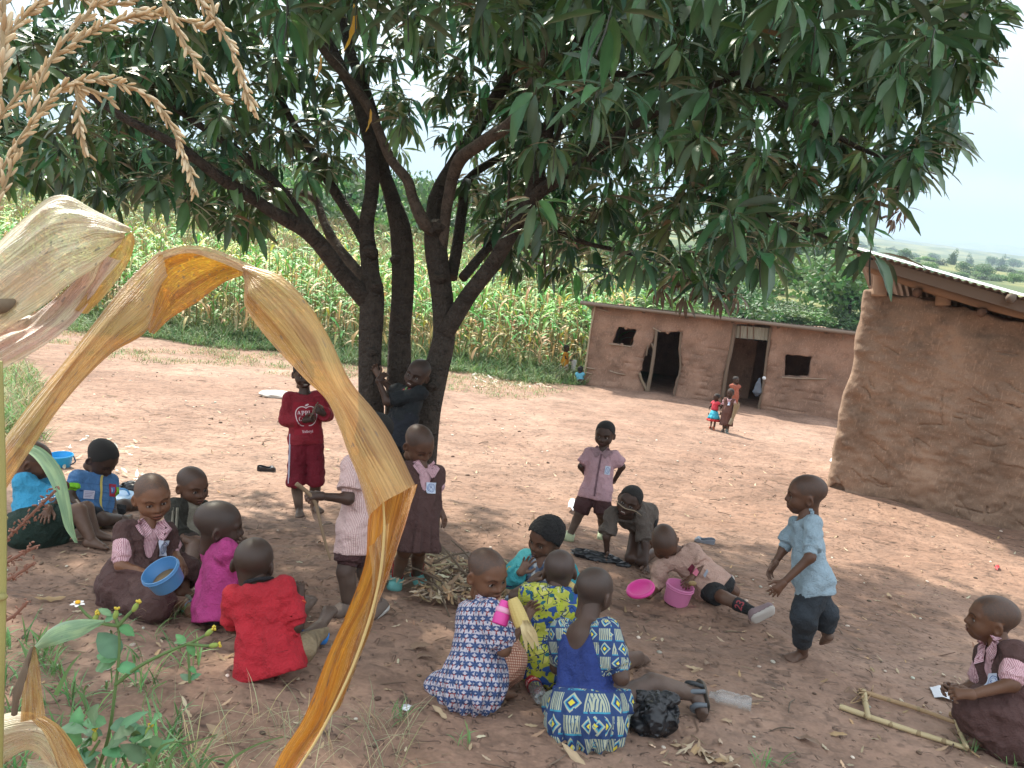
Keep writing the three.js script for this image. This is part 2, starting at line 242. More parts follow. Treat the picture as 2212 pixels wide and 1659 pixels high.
{ // the long mud classroom
  const A = P(1262, 826, 20), B = P(1840, 932, 18.4); A.y = Math.min(A.y, G(A.x, A.z) + 0.05);
  const h = frameOf('mud_classroom', 'long brown mud building with two doorways and two square window holes', 'building', A, B);
  const FX = (px, py) => { const q = h.onFront(px, py); return [q.x, q.y]; };
  const Z5 = (list) => list.map(([x, y]) => FX(1192.4 + x * 0.3203, 604.9 + y * 0.3203));
  const len = 8.6, th = 0.2;
  const tl = Z5([[300, 172]])[0], tr = Z5([[2062, 350]])[0], slope = (tr[1] - tl[1]) / (tr[0] - tl[0]), top = (x) => tl[1] + (x - tl[0]) * slope;
  const holes = [[[440, 308], [570, 335], [540, 450], [400, 428]], [[712, 345], [868, 350], [860, 470], [868, 590], [832, 690], [806, 830], [630, 800], [616, 720], [585, 650], [606, 570], [640, 480], [684, 400]], [[1238, 292], [1475, 312], [1462, 430], [1445, 560], [1415, 740], [1376, 940], [1250, 925], [1130, 870], [1150, 690], [1185, 560], [1226, 400]], [[1582, 503], [1752, 522], [1732, 655], [1572, 648]]].map((l) => polyDist(Z5(l)));
  const f = (x, y, z) => {
    const wx = x + fbm(x * 7, y * 7, 3, 2) * 0.035, wy = y + fbm(x * 7, y * 7, 17, 2) * 0.035;
    let d = Math.max(-x - 0.02 + fbm(y * 5, 1, 2, 2) * 0.04, x - len, y - top(x), -y - 1.0, Math.abs(z + th / 2) - th / 2);
    for (const q of holes) d = Math.max(d, -q(wx, wy));
    const course = Math.abs(((y + fbm(x * 1.5, y * 3, 5, 2) * 0.06) / 0.165) % 1), gap = sst(0.07, 0.0, Math.min(course, 1 - course)) * sst(0.42, 0.6, noise(x * 1.6, y * 2.2, 9));
    const brk = sst(0.62, 0.82, noise(x * 2.2 + 5, y * 2.6, 7)) * sst(1.5, 0.2, y);
    return d + (z > -th * 0.8 ? fbm(x * 3.2, y * 3.2, z, 4) * 0.055 + gap * 0.03 + brk * 0.025 * fbm(x * 14, y * 14, 1, 2) : 0);
  };
  const wallG = boxUV(net(f, V(-0.15, -1.1, -0.32), V(len + 0.1, 3, 0.12), 0.035), V(1, 0, 0), V(0, 1, 0), V(0, 0, 1), 1.6);
  mesh('front_wall', wallG, mudMat, h);
  const side = (x0, z0, x1, z1, t, hgt) => boxUV(new THREE.BoxGeometry(Math.abs(x1 - x0) + t, hgt + 1, Math.abs(z1 - z0) + t).translate((x0 + x1) / 2, hgt / 2 - 0.5, (z0 + z1) / 2), V(1, 0, 0), V(0, 1, 0), V(0, 0, 1), 1.6);
  mesh('side_wall', side(0.1, -0.32, 0.1, -4, 0.14, 1.75), mudMat, h); mesh('side_wall', side(len - 0.1, -0.32, len - 0.1, -4, 0.14, 1.9), mudMat, h);
  mesh('back_wall', side(0.1, -4.2, len - 0.1, -4.2, 0.16, 1.5), mudMat, h);
  const dv = Z5([[1290, 500]])[0][0]; mesh('partition_wall', side(dv - 0.75, -1.6, dv + 0.25, -1.6, 0.16, 1.5), mudMat, h);
  const e0 = h.onFront(1254, 649, 0.3), e1 = h.onFront(1862, 716, 0.3), L = Math.hypot(e1.x - e0.x, e1.y - e0.y) + 1.9, roof = corr(L, 5.2);
  const rf = mesh('roof_sheet', roof, tinMat, h); rf.position.copy(e0); rf.rotation.set(-0.22, 0, Math.atan2(e1.y - e0.y, e1.x - e0.x), 'ZXY');
  const dirE = e1.clone().sub(e0).normalize(), at = (s, dy, dz) => e0.clone().addScaledVector(dirE, s).add(V(0, dy, dz));
  mesh('fascia_board', tube([at(0.0, -0.055, -0.02), at(2, -0.06, -0.03), at(4.2, -0.055, -0.02), at(L - 0.02, -0.06, -0.02)], [0.05, 0.045, 0.05, 0.045], 6, 4, 0.4), mat(C3(0.20, 0.155, 0.12)), h);
  for (let s = 0.5; s < L; s += 1.05) mesh('rafter', bar(at(s, -0.11, -0.06), at(s, -0.11 - 0.75, -4.9), 0.035), poleMat, h);
  const pole = (pts, r, m = poleMat) => mesh('pole', tube(pts.map(([x, y, dz]) => { const q = Z5([[x, y]])[0]; return V(q[0], q[1], dz ?? 0.03); }), Array.isArray(r) ? r : pts.map(() => r), 7, 4, 0.4), m, h);
  pole([[706, 340], [690, 470], [670, 620], [650, 720], [636, 800]], [0.035, 0.04, 0.045, 0.055, 0.06], mat(C3(0.18, 0.135, 0.095)));
  pole([[592, 625], [604, 670], [626, 715], [640, 745]], 0.035, mat(C3(0.22, 0.165, 0.11)));
  pole([[672, 425], [684, 465]], 0.025); pole([[648, 440], [636, 510]], 0.02); pole([[1232, 300], [1215, 420], [1180, 600], [1150, 790]], 0.045); pole([[1476, 318], [1452, 480], [1424, 700], [1380, 925]], 0.03); pole([[870, 350], [862, 470], [866, 590], [845, 690], [814, 812]], 0.025);
  pole([[292, 178], [262, 330], [236, 520], [202, 712]], 0.02, mat(C3(0.40, 0.32, 0.22)));
  for (const q of [[[384, 430], [480, 442], [535, 450]], [[1552, 655], [1650, 662], [1850, 668]], [[390, 612], [440, 628], [494, 637]], [[215, 588], [290, 600]], [[215, 622], [268, 632]], [[300, 190], [385, 215]], [[1958, 322], [1962, 405]], [[680, 322], [735, 352]]]) mesh('stick', tube(q.map(([x, y]) => { const p = Z5([[x, y]])[0]; return V(p[0], p[1], 0.02); }), q.map(() => 0.014), 5, 3, 0.3), mat(C3(0.30, 0.23, 0.165)), h);
  // the tin sheet and sticks over the right doorway
  const tA = Z5([[1240, 300]])[0], tB = Z5([[1474, 320]])[0], tg = corr(tB[0] - tA[0], 0.3); const ts = mesh('lintel_sheet', tg, mat(C3(0.33, 0.33, 0.27), 0.7), h); ts.position.set(tA[0], tA[1] - 0.03, -0.1); ts.rotation.set(-1.45, 0, (tB[1] - tA[1]) / (tB[0] - tA[0]), 'ZXY');
  for (const x of [1272, 1320, 1362]) pole([[x, 300, -0.1], [x - 4, 410, -0.1]], 0.012, darkWood);
  // window lumps of dry mud
  for (const [x, y] of [[500, 322], [470, 440], [780, 352]]) { const q = Z5([[x, y]])[0]; mesh('mud_lump', new THREE.IcosahedronGeometry(0.055, 1).translate(q[0], q[1], -0.02), mudMat, h); }
  // the grey bag hung at the right doorway
  const bq = Z5([[1395, 685]])[0]; const bw = h.toWorld(V(bq[0], bq[1] - 0.25, 0.06));
  const bag = thing('hanging_bag', 'grey plastic bag hanging on the right door post of the mud building', 'plastic bag', bw);
  const bf = (x, y, z) => { const t = clamp(y / 0.36); return Math.hypot(x, z * 1.5) - (0.11 * (1 - t * 0.75) + 0.02 * fbm(x * 25, y * 14, z * 25, 2)) + Math.max(0, -y) * 0.7 + Math.max(0, y - 0.34); };
  mesh('bag', net(bf, V(-0.2, -0.1, -0.2), V(0.2, 0.45, 0.2), 0.015), mat(C3(0.10, 0.12, 0.15), 0.4), bag); mesh('knot', new THREE.IcosahedronGeometry(0.045, 2).translate(0.1, 0.36, 0.02), mat(C3(0.75, 0.78, 0.8), 0.5), bag);
}
{ // the near mud hut at the right
  const A = P(1790, 1056, 9.55), B = P(2212, 1150, 8.35); A.y = Math.min(A.y, G(A.x, A.z) + 0.05);
  const h = frameOf('mud_hut', 'near brown mud hut with cracked wall and pole rafters under a tin roof', 'building', A, B);
  const FX = (px, py, off = 0) => h.onFront(px, py, off);
  const Z6 = (x, y, off) => FX(1728.2 + x * 0.396, 501.2 + y * 0.396, off);
  const topPts = [[395, 320], [480, 335], [600, 350], [700, 372], [860, 402], [1040, 462], [1222, 492]].map(([x, y]) => { const p = Z6(x, y); return [p.x, p.y]; });
  const lm = (topPts[6][1] - topPts[3][1]) / (topPts[6][0] - topPts[3][0]);
  const top = (x) => { if (x > topPts[6][0]) return topPts[6][1] + (x - topPts[6][0]) * lm * 0.7; for (let i = 1; i < 7; i++) if (x <= topPts[i][0]) return mix(topPts[i - 1][1], topPts[i][1], clamp((x - topPts[i - 1][0]) / (topPts[i][0] - topPts[i - 1][0]))); };
  const eT = Z6(390, 310), len = 4.2, th = 0.24, lean = eT.x / eT.y;
  const R = rng(77), cracks = []; for (let i = 0; i < 64; i++) { let x = R() * 3.0 + 0.05, y = R() * 2.3 + 0.1, a = (R() < 0.25 ? 1.4 : 0.15) + (R() - 0.5) * 0.9; const c = []; for (let k = 0; k < 5; k++) { c.push([x, y]); a += (R() - 0.5) * 0.8; const s = 0.025 + R() * 0.075; x += Math.cos(a) * s; y -= Math.sin(a) * s * 0.8; } cracks.push(c); }
  const seg = (x, y, p, q) => { const ex = q[0] - p[0], ey = q[1] - p[1], t = clamp(((x - p[0]) * ex + (y - p[1]) * ey) / (ex * ex + ey * ey)); return Math.hypot(x - p[0] - ex * t, y - p[1] - ey * t); };
  const cdx = (x, y) => { let d = 9; for (const c of cracks) { if (Math.abs(x - c[0][0]) > 0.8 || Math.abs(y - c[0][1]) > 0.8) continue; for (let k = 0; k < 4; k++) d = Math.min(d, seg(x, y, c[k], c[k + 1])); } return d; };
  const GW = 460, GHh = 400, grid = new Float32Array(GW * GHh); for (let j = 0; j < GHh; j++) for (let i = 0; i < GW; i++) grid[j * GW + i] = cdx(i * 0.0075 - 0.2, j * 0.0075 - 0.3);
  const cd = (x, y) => { const i = Math.round((x + 0.2) / 0.0075), j = Math.round((y + 0.3) / 0.0075); return i < 0 || j < 0 || i >= GW || j >= GHh ? 9 : grid[j * GW + i]; };
  const f = (x, y, z) => {
    const wob = fbm(x * 1.1, y * 1.1, 4, 3) * 0.07 + fbm(x * 3.4, y * 4.6, 9, 3) * 0.05 + Math.abs(fbm(x * 2.2 + 5, y * 5.5, 12, 3)) * -0.05 + fbm(x * 11, y * 14, 6, 2) * 0.026;
    const xl = x - lean * y; const q0 = -xl - 0.10 + fbm(y * 2.1, 3, 1, 3) * 0.05, q1 = z + 0.02 - wob * 0.8;
    let d = smax(q0, q1, 0.22); d = Math.max(d, x - len, y - top(x) + fbm(x * 6, z * 6, 2, 2) * 0.06, -y - 0.9, -z - th);
    if (z > -th * 0.7) d += sst(0.013, 0, cd(x, y)) * 0.022;
    const hole = Math.hypot(x - 0.1, (y - 0.02) * 1.3) - 0.09 + fbm(x * 14, y * 14, 1, 2) * 0.05; return Math.max(d, z > -0.1 ? -hole : -1);
  };
  const near = (x, y, z) => f(x, y, z);
  mesh('front_wall', boxUV(net(near, V(-0.5, -1.0, -0.3), V(len + 0.05, 3.0, 0.22), 0.015), V(1, 0, 0), V(0, 1, 0), V(0, 0, 1), 1.4), mudMat2, h);
  const side = (x, z0, z1, hgt) => boxUV(new THREE.BoxGeometry(0.2, hgt + 1, z1 - z0).translate(x, hgt / 2 - 0.5, (z0 + z1) / 2), V(1, 0, 0), V(0, 1, 0), V(0, 0, 1), 1.4);
  mesh('side_wall', side(lean + 0.28, -3.4, -0.26, 2.15), mudMat2, h); mesh('back_wall', boxUV(new THREE.BoxGeometry(4.2, 2.9, 0.2).translate(2.4, 0.4, -3.5), V(1, 0, 0), V(0, 1, 0), V(0, 0, 1), 1.4), mudMat2, h);
  // roof: the sheet's near edge, its pole beams and rafters
  const off = 0.42, r0 = Z6(300, 96, off), r1 = Z6(1222, 357, off), dE = r1.clone().sub(r0).normalize(), L = 4.6;
  const sheet = corr(L, 4.3, 0.076, 0.01); const rs = mesh('roof_sheet', sheet, tinMat, h); rs.position.copy(r0); rs.rotation.set(-0.34, 0, Math.atan2(dE.y, dE.x), 'ZXY');
  const atE = (s, dy, dz) => r0.clone().addScaledVector(dE, s).add(V(0, dy, dz));
  mesh('painted_sun_edge', strip([atE(0, 0.012, 0.015), atE(L, 0.012, 0.015)], [atE(0, 0.03, -0.12), atE(L, 0.03, -0.12)], 0.01, 4, 6), mat(C3(0.75, 0.76, 0.78), 0.4, { side: THREE.DoubleSide }), h);  // pale strip along the near edge: sunlight on the tin put into its colour
  mesh('fascia_board', new THREE.BoxGeometry(L - 0.1, 0.11, 0.03).translate((L - 0.1) / 2 + 0.05, 0, 0), mat(C3(0.15, 0.105, 0.075)), h); { const b = h.children[h.children.length - 1]; b.position.copy(atE(0, -0.09, -0.06)); b.rotation.z = Math.atan2(dE.y, dE.x); }
  const W = (x, y, o2) => Z6(x, y, o2);
  mesh('wall_beam', tube([W(380, 190, 0.1), W(480, 232, 0.08), W(760, 318, 0.08), W(1000, 390, 0.08), W(1240, 452, 0.08)], [0.06, 0.055, 0.06, 0.055, 0.06], 8, 5, 0.4), mat(C3(0.24, 0.155, 0.10)), h);
  mesh('wall_beam', tube([W(390, 150, 0.2), W(600, 225, 0.2), W(900, 310, 0.2), W(1240, 415, 0.2)], [0.05, 0.05, 0.055, 0.05], 8, 5, 0.4), darkWood, h);
  mesh('short_post', tube([W(436, 225, 0), W(432, 280, 0), W(428, 350, 0)], [0.075, 0.07, 0.09], 8, 4, 0.4), mat(C3(0.38, 0.25, 0.17)), h);
  mesh('short_post', tube([W(782, 320, 0), W(778, 400, 0)], [0.07, 0.08], 8, 4, 0.4), mat(C3(0.30, 0.19, 0.12)), h);
  for (const [x, y] of [[640, 330], [990, 440]]) mesh('rafter', tube([W(x, y, 0.16), W(x, y, -0.5), W(x, y, -2.9).add(V(0, -0.4, 0))], [0.05, 0.05, 0.05], 8, 3, 0.6), darkWood, h);
  mesh('rafter', tube([W(1150, 362, 0.5), W(1165, 380, -0.4)], [0.05, 0.05], 8, 3, 0.6), mat(C3(0.17, 0.13, 0.10)), h);
  for (const s of [0.6, 1.5, 2.4, 3.4]) mesh('rafter', bar(atE(s, -0.08, -0.1), atE(s, -0.9, -4.1), 0.04), darkWood, h);
}
// ---------- mango tree ----------
const barkMap = dataTex(256, (u, v) => { const k = 0.72 + tfbm(u, v, 6, 3, 5) * 0.35 + 0.55 * sst(0.70, 0.85, tnoise(u, v, 22, 8)) * tnoise(u, v, 60, 88) - 0.3 * sst(0.7, 0.85, tnoise(u, v * 0.5, 30, 19)); return [k, k, k]; });
const barkBump = dataTex(256, (u, v) => { const k = 0.5 + tfbm(u, v, 10, 13, 5) * 0.5; return [k, k, k]; });
const barkMat = new THREE.MeshStandardMaterial({ color: C3(0.078, 0.060, 0.047), map: barkMap, bumpMap: barkBump, bumpScale: 0.03, roughness: 0.9 });
const barkPale = new THREE.MeshStandardMaterial({ color: C3(0.125, 0.095, 0.073), map: barkMap, bumpMap: barkBump, bumpScale: 0.012, roughness: 0.85 });
const crownMat = new THREE.MeshPhysicalMaterial({ vertexColors: true, roughness: 0.38, transmission: 0.3, thickness: 0, side: THREE.DoubleSide, specularIntensity: 1 });
const crownLimits = [[-900, 420], [0, 415], [120, 430], [250, 470], [330, 450], [430, 510], [540, 525], [600, 470], [690, 420], [760, 400], [960, 330], [1010, 440], [1060, 590], [1150, 625], [1240, 640], [1330, 655], [1420, 640], [1500, 668], [1600, 672], [1690, 628], [1760, 560], [1840, 545], [1890, 470], [1950, 440], [1985, 395], [2060, 350], [2090, 235], [2150, 200], [2155, 110], [2130, -10], [2240, -120], [2600, -500]];
function crownBottom(px) { for (let i = 1; i < crownLimits.length; i++) { const [a, b] = [crownLimits[i - 1], crownLimits[i]]; if (px >= a[0] && px <= b[0]) return mix(a[1], b[1], (px - a[0]) / (b[0] - a[0])); } return px < -900 ? 420 : -500; }
{
  const base = Gp(858, 1150), root = thing('mango_tree', 'dark mango tree with three main stems and wide hanging crown', 'tree', base), R = rng(5);
  const T = (list) => list.map(([x, y, z]) => P(x, y, z).sub(base));
  const stem = (name, list, rad, m = barkMat, seg = 12) => mesh(name, tube(T(list), rad, seg, 6, 0.22, R() * 9), m, root);
  stem('trunk', [[815, 1185, 5.72], [806, 1040, 5.7], [802, 880, 5.65], [800, 740, 5.6], [803, 640, 5.6], [797, 560, 5.62], [792, 490, 5.65], [802, 420, 5.7], [803, 340, 5.75], [780, 240, 5.8], [738, 150, 5.9], [690, 40, 6.0], [650, -160, 6.1]], [0.12, 0.095, 0.086, 0.083, 0.085, 0.062, 0.056, 0.05, 0.048, 0.045, 0.04, 0.036, 0.02]);
  stem('trunk', [[862, 1190, 5.8], [857, 1050, 5.8], [858, 900, 5.8], [863, 760, 5.8], [868, 640, 5.82], [868, 520, 5.85], [850, 440, 5.9], [822, 350, 5.95], [800, 230, 6.05], [756, 110, 6.2], [720, -60, 6.4]], [0.12, 0.095, 0.084, 0.082, 0.08, 0.084, 0.06, 0.052, 0.046, 0.04, 0.02]);
  stem('trunk', [[905, 1190, 5.65], [908, 1040, 5.65], [918, 910, 5.6], [940, 810, 5.6], [958, 730, 5.6], [955, 640, 5.6], [945, 560, 5.62], [938, 490, 5.66], [946, 420, 5.75], [985, 350, 5.85], [1040, 260, 5.9], [1090, 180, 5.9], [1160, 60, 5.8], [1230, -120, 5.7]], [0.13, 0.105, 0.098, 0.088, 0.082, 0.08, 0.08, 0.074, 0.06, 0.055, 0.052, 0.048, 0.04, 0.02]);
  const B = (list, rad, m) => stem('branch', list, rad.map((r, i) => r * mix(0.94, 0.8, Math.min(1, i / 3))), m, 9);
  B([[792, 650, 5.6], [735, 585, 5.45], [670, 505, 5.25], [600, 465, 5.05], [540, 425, 4.9], [470, 380, 4.7], [390, 320, 4.5], [260, 250, 4.3], [120, 150, 4.2]], [0.075, 0.066, 0.064, 0.055, 0.05, 0.042, 0.035, 0.028, 0.015]);
  B([[690, 530, 5.3], [640, 455, 5.3], [590, 395, 5.3], [520, 330, 5.3], [430, 270, 5.4], [300, 180, 5.5]], [0.05, 0.05, 0.045, 0.038, 0.03, 0.016]);
  B([[788, 520, 5.63], [750, 455, 5.7], [705, 385, 5.8], [680, 340, 5.9], [630, 260, 6.0], [590, 180, 6.1], [520, 60, 6.2]], [0.05, 0.045, 0.042, 0.038, 0.034, 0.028, 0.015]);
  B([[795, 610, 5.65], [762, 575, 5.75], [725, 530, 5.85], [700, 480, 5.95], [682, 432, 6.05], [640, 415, 6.2], [560, 408, 6.4], [480, 392, 6.6]], [0.045, 0.05, 0.047, 0.042, 0.035, 0.03, 0.025, 0.014], barkPale);
  B([[938, 500, 5.6], [915, 480, 5.5], [892, 430, 5.45], [880, 390, 5.42], [845, 345, 5.4], [800, 240, 5.35], [760, 180, 5.3], [700, 110, 5.2], [640, 10, 5.0]], [0.05, 0.052, 0.047, 0.043, 0.042, 0.042, 0.04, 0.035, 0.02], barkPale);
  B([[962, 720, 5.55], [1010, 640, 5.5], [1060, 575, 5.45], [1105, 500, 5.4], [1135, 450, 5.4], [1160, 380, 5.4], [1180, 300, 5.4], [1205, 210, 5.35], [1240, 110, 5.3], [1290, -20, 5.2], [1340, -160, 5.1]], [0.07, 0.066, 0.066, 0.064, 0.062, 0.06, 0.054, 0.05, 0.045, 0.036, 0.02]);
  B([[1120, 480, 5.4], [1165, 415, 5.3], [1230, 375, 5.2], [1300, 320, 5.05], [1370, 270, 4.9], [1480, 210, 4.7], [1620, 150, 4.5], [1780, 90, 4.3]], [0.05, 0.05, 0.046, 0.044, 0.036, 0.03, 0.025, 0.012]);
  B([[975, 600, 5.65], [990, 520, 5.8], [1000, 440, 5.95], [1010, 390, 6.1], [1070, 345, 6.3], [1150, 300, 6.5], [1260, 250, 6.7]], [0.05, 0.047, 0.045, 0.042, 0.036, 0.03, 0.014]);
  B([[1000, 600, 5.6], [1070, 520, 5.9], [1130, 480, 6.2], [1220, 470, 6.5], [1330, 500, 6.8]], [0.04, 0.036, 0.032, 0.028, 0.014]);
  B([[950, 560, 5.65], [985, 360, 5.4], [1040, 310, 5.1], [1100, 270, 4.9], [1130, 235, 4.8], [1145, 190, 4.75], [1200, 60, 4.6]], [0.04, 0.05, 0.05, 0.052, 0.05, 0.04, 0.02], barkPale);
  B([[1160, 380, 5.4], [1280, 170, 5.3], [1380, 160, 5.2], [1500, 150, 5.1], [1640, 200, 4.8]], [0.025, 0.025, 0.022, 0.018, 0.01]);
  B([[1135, 460, 5.45], [1250, 520, 5.8], [1330, 540, 6.0], [1440, 570, 6.2], [1560, 600, 6.3]], [0.022, 0.02, 0.018, 0.014, 0.008]); B([[1175, 530, 5.9], [1178, 600, 5.9]], [0.012, 0.006], barkPale); B([[1100, 370, 5.5], [1098, 430, 5.4], [1090, 500, 5.4]], [0.012, 0.01, 0.006], barkPale);
  B([[1600, 170, 4.5], [1750, 260, 4.0], [1880, 330, 3.7], [1960, 350, 3.55]], [0.02, 0.018, 0.012, 0.006]); B([[1500, 420, 4.9], [1680, 470, 4.4], [1800, 520, 4.2], [1885, 560, 4.0]], [0.02, 0.016, 0.01, 0.006]);
  for (const [x, y, z, q] of [[1160, 383, 5.36, 0.075], [938, 492, 5.58, 0.09], [866, 712, 5.74, 0.05], [800, 545, 5.56, 0.07], [812, 620, 5.54, 0.06], [930, 830, 5.52, 0.07], [805, 760, 5.53, 0.045], [1120, 470, 5.34, 0.07], [858, 560, 5.78, 0.06], [950, 600, 5.53, 0.06]]) { const g = new THREE.IcosahedronGeometry(q * 0.86, 3), p = g.attributes.position; for (let i = 0; i < p.count; i++) { const k = 1 + 0.5 * fbm(p.getX(i) * 30 + x, p.getY(i) * 30, p.getZ(i) * 30, 2); p.setXYZ(i, p.getX(i) * k, p.getY(i) * k * 0.8, p.getZ(i) * k); } g.computeVertexNormals(); const c = P(x, y, z).sub(base); mesh('knot', g.translate(c.x, c.y, c.z), barkMat, root); }
  // leaves: terminal whorls of long drooping leaves
  const tone = (r) => { const y = r(); const b = y < 0.006 ? [0.42, 0.24, 0.03] : y < 0.016 ? [0.16, 0.10, 0.05] : [mix(0.05, 0.095, r()), mix(0.12, 0.20, r()), mix(0.055, 0.085, r())]; return () => b; };
  const leafInWhorl = (r, n, k, dry) => { const az = k / n * 6.283 * 1.618 * 1 + r() * 0.6, el = mix(0.35, -1.1, r()), d = V(Math.cos(az) * Math.cos(el), Math.sin(el), Math.sin(az) * Math.cos(el)); const L = mix(0.15, 0.24, r()), g = leafGeo(L, L * mix(0.2, 0.26, r()), mix(0.25, 1.0, r()), 6, dry ? () => [mix(0.12, 0.2, r()), mix(0.08, 0.12, r()), 0.06] : tone(r), 0.3, 0.12, (r() - 0.5) * 0.8);
    const z = V(0, 1, 0).addScaledVector(d, -d.y).normalize(); if (z.lengthSq() < 0.1) z.set(1, 0, 0); const x = d.clone().cross(z).normalize(); const m = new THREE.Matrix4().makeBasis(x, d, z); m.setPosition(d.x * 0.035, d.y * 0.035 + (r() - 0.5) * 0.06, d.z * 0.035); return g.applyMatrix4(m); };
  const variants = [0, 1, 2, 3, 4].map((s) => { const r = rng(100 + s), n = 11, list = []; for (let k = 0; k < n; k++) list.push(leafInWhorl(r, n, k)); return list; });
  const dryV = (() => { const r = rng(300), list = []; for (let k = 0; k < 9; k++) list.push(leafInWhorl(r, 9, k, true)); return list; })();
  const twig = paint(tube([V(0, 0.02, 0), V(0.01, -0.06, 0.01), V(0.03, -0.14, 0.02)], [0.003, 0.0035, 0.004], 4, 1), () => [0.05, 0.05, 0.03]); twig.deleteAttribute('uv');
  const cen = V(-0.25, 3.15, -5.75), sites = [];
  const ok = (p, pad) => { const q = toFrame(p); if (q[2] < 2.3) return null; const pd = pad * PF / q[2]; if (q[0] > -300 && q[0] < 2700 && q[1] > -400 && q[1] + pd > crownBottom(q[0])) return null; return q; };
  for (let tries = 0; sites.length < 2050 && tries < 60000; tries++) {
    const u = R() * 2 - 1, a = R() * 6.283, s = Math.sqrt(1 - u * u), rr = Math.pow(R(), 0.42), lump = 1 + 0.16 * fbm(Math.cos(a) * s * 3, u * 3, Math.sin(a) * s * 3 + 5, 2);
    const p = V(cen.x + Math.cos(a) * s * 3.75 * rr * lump, cen.y + u * 2.35 * rr * lump, cen.z + Math.sin(a) * s * 3.15 * rr * lump);
    const q = ok(p, 0.16); if (!q) continue; if (q[0] < 1150 && q[0] > 350 && q[1] > 60 && q[1] < 560 && q[2] < 5.3 && R() < 0.9) continue;
    
    sites.push([p, q]);
  }
  // the heavy right side: hanging sprays near and far
  for (let tries = 0, n = 0; n < 420 && tries < 20000; tries++) {
    const px = mix(1080, 2150, R()), py = mix(-60, 660, R()), z = mix(px > 1450 ? 3.5 : 5.6, px > 1700 ? 5.6 : 7.6, R()), p = P(px, py, z), q = ok(p, 0.17); if (!q) continue; sites.push([p, q]); n++;
  }
  for (let tries = 0, n = 0; n < 290 && tries < 9000; tries++) { const px = mix(-60, 620, R()), py = mix(60, 530, R()), z = mix(4.6, 7.2, R()), p = P(px, py, z), q = ok(p, 0.14); if (!q) continue; sites.push([p, q]); n++; }
  for (let tries = 0, n = 0; n < 420 && tries < 9000; tries++) { const p = V(mix(-3.6, 2.9, R()), mix(3.4, 5.0, R()), -mix(2.6, 8.0, R())), q = toFrame(p); if (q[1] > -120) continue; sites.push([p, q]); n++; }  // unseen whorls above the frame, added to thicken the shade on the yard
  // single sprays that stand out against the sky or hang in front of the stems
  for (const [px, py, z] of [[1960, 345, 3.5], [1985, 330, 3.4], [1905, 420, 3.7], [1950, 330, 3.6], [1880, 545, 3.9], [1840, 500, 3.9], [1590, 475, 3.7], [1585, 470, 3.75], [1770, 220, 3.5], [1760, 60, 3.3], [2080, 170, 4.2], [2090, 120, 4.1], [2110, 60, 4.2], [2070, 230, 4.1], [2040, 290, 4.0], [2120, 20, 4.2], [870, 260, 4.0], [985, 265, 4.2], [880, 20, 3.4], [960, 10, 3.5], [770, 0, 3.5], [300, 85, 3.9], [475, 250, 4.0], [660, 20, 3.8], [1040, 20, 3.8], [1400, 40, 3.6], [1640, 30, 3.4], [1130, 30, 3.9]]) { const p = P(px, py, z); sites.push([p, toFrame(p)]); }
  const inFrame = sites.filter(([, q]) => q[0] > 0 && q[0] < PW && q[1] > -20 && q[1] < 700).sort((a, b) => a[1][2] - b[1][2]).slice(0, 26), big = new Set(inFrame);
  const groups = variants.map(() => []), rr = rng(9);
  for (const s of sites) { const v = Math.floor(rr() * 5), q = new THREE.Quaternion().setFromEuler(new THREE.Euler((rr() - 0.5) * 0.9, rr() * 6.283, (rr() - 0.5) * 0.9)), m = M4(s[0].clone().sub(base), q, mix(0.65, 1.2, rr()));
    if (big.has(s)) { for (const g of variants[v]) { const l = mesh('leaf', g, crownMat, root); l.applyMatrix4(m); } const w = mesh('twig', twig, crownMat, root); w.applyMatrix4(m); } else groups[v].push(m); }
  variants.forEach((list, v) => { const g = merged([...list.map((x) => x.clone()), twig]), im = new THREE.InstancedMesh(g, crownMat, groups[v].length); groups[v].forEach((m, i) => { im.setMatrixAt(i, m); const k = mix(0.6, 1.45, rr()), w = rr(); im.setColorAt(i, C3(k * mix(0.85, 1.25, w), k, k * mix(1.15, 0.75, w))); }); im.name = 'foliage'; im.userData = { kind: 'stuff' }; im.castShadow = im.receiveShadow = true; root.add(im); });
  { const g = merged([...dryV, twig.clone()]), spots = [[1480, 640], [1500, 615], [1530, 625], [1555, 640], [1590, 640], [1460, 600], [1430, 620], [1930, 470], [1950, 450]]; const im = new THREE.InstancedMesh(g, crownMat, spots.length); spots.forEach(([x, y], i) => im.setMatrixAt(i, M4(P(x, y, i > 6 ? 4.3 : 5.6).sub(base), new THREE.Quaternion().setFromEuler(new THREE.Euler(0.3, i * 2.1, 0.2)), i > 6 ? 0.5 : 0.75))); im.name = 'dry_foliage'; im.userData = { kind: 'stuff' }; root.add(im); }
  const yl = (px, py, z, L) => { const l = mesh('yellow_leaf', leafGeo(L, L * 0.24, 0.5, 6, () => [0.62, 0.33, 0.02], 0.3, 0.2), crownMat, root); l.applyMatrix4(M4(P(px, py, z).sub(base), quatY(V(0.12, -1, 0.15), 2.2))); };
  yl(764, 8, 3.6, 0.24); yl(692, 118, 4.2, 0.15); yl(800, 235, 4.4, 0.14);
}

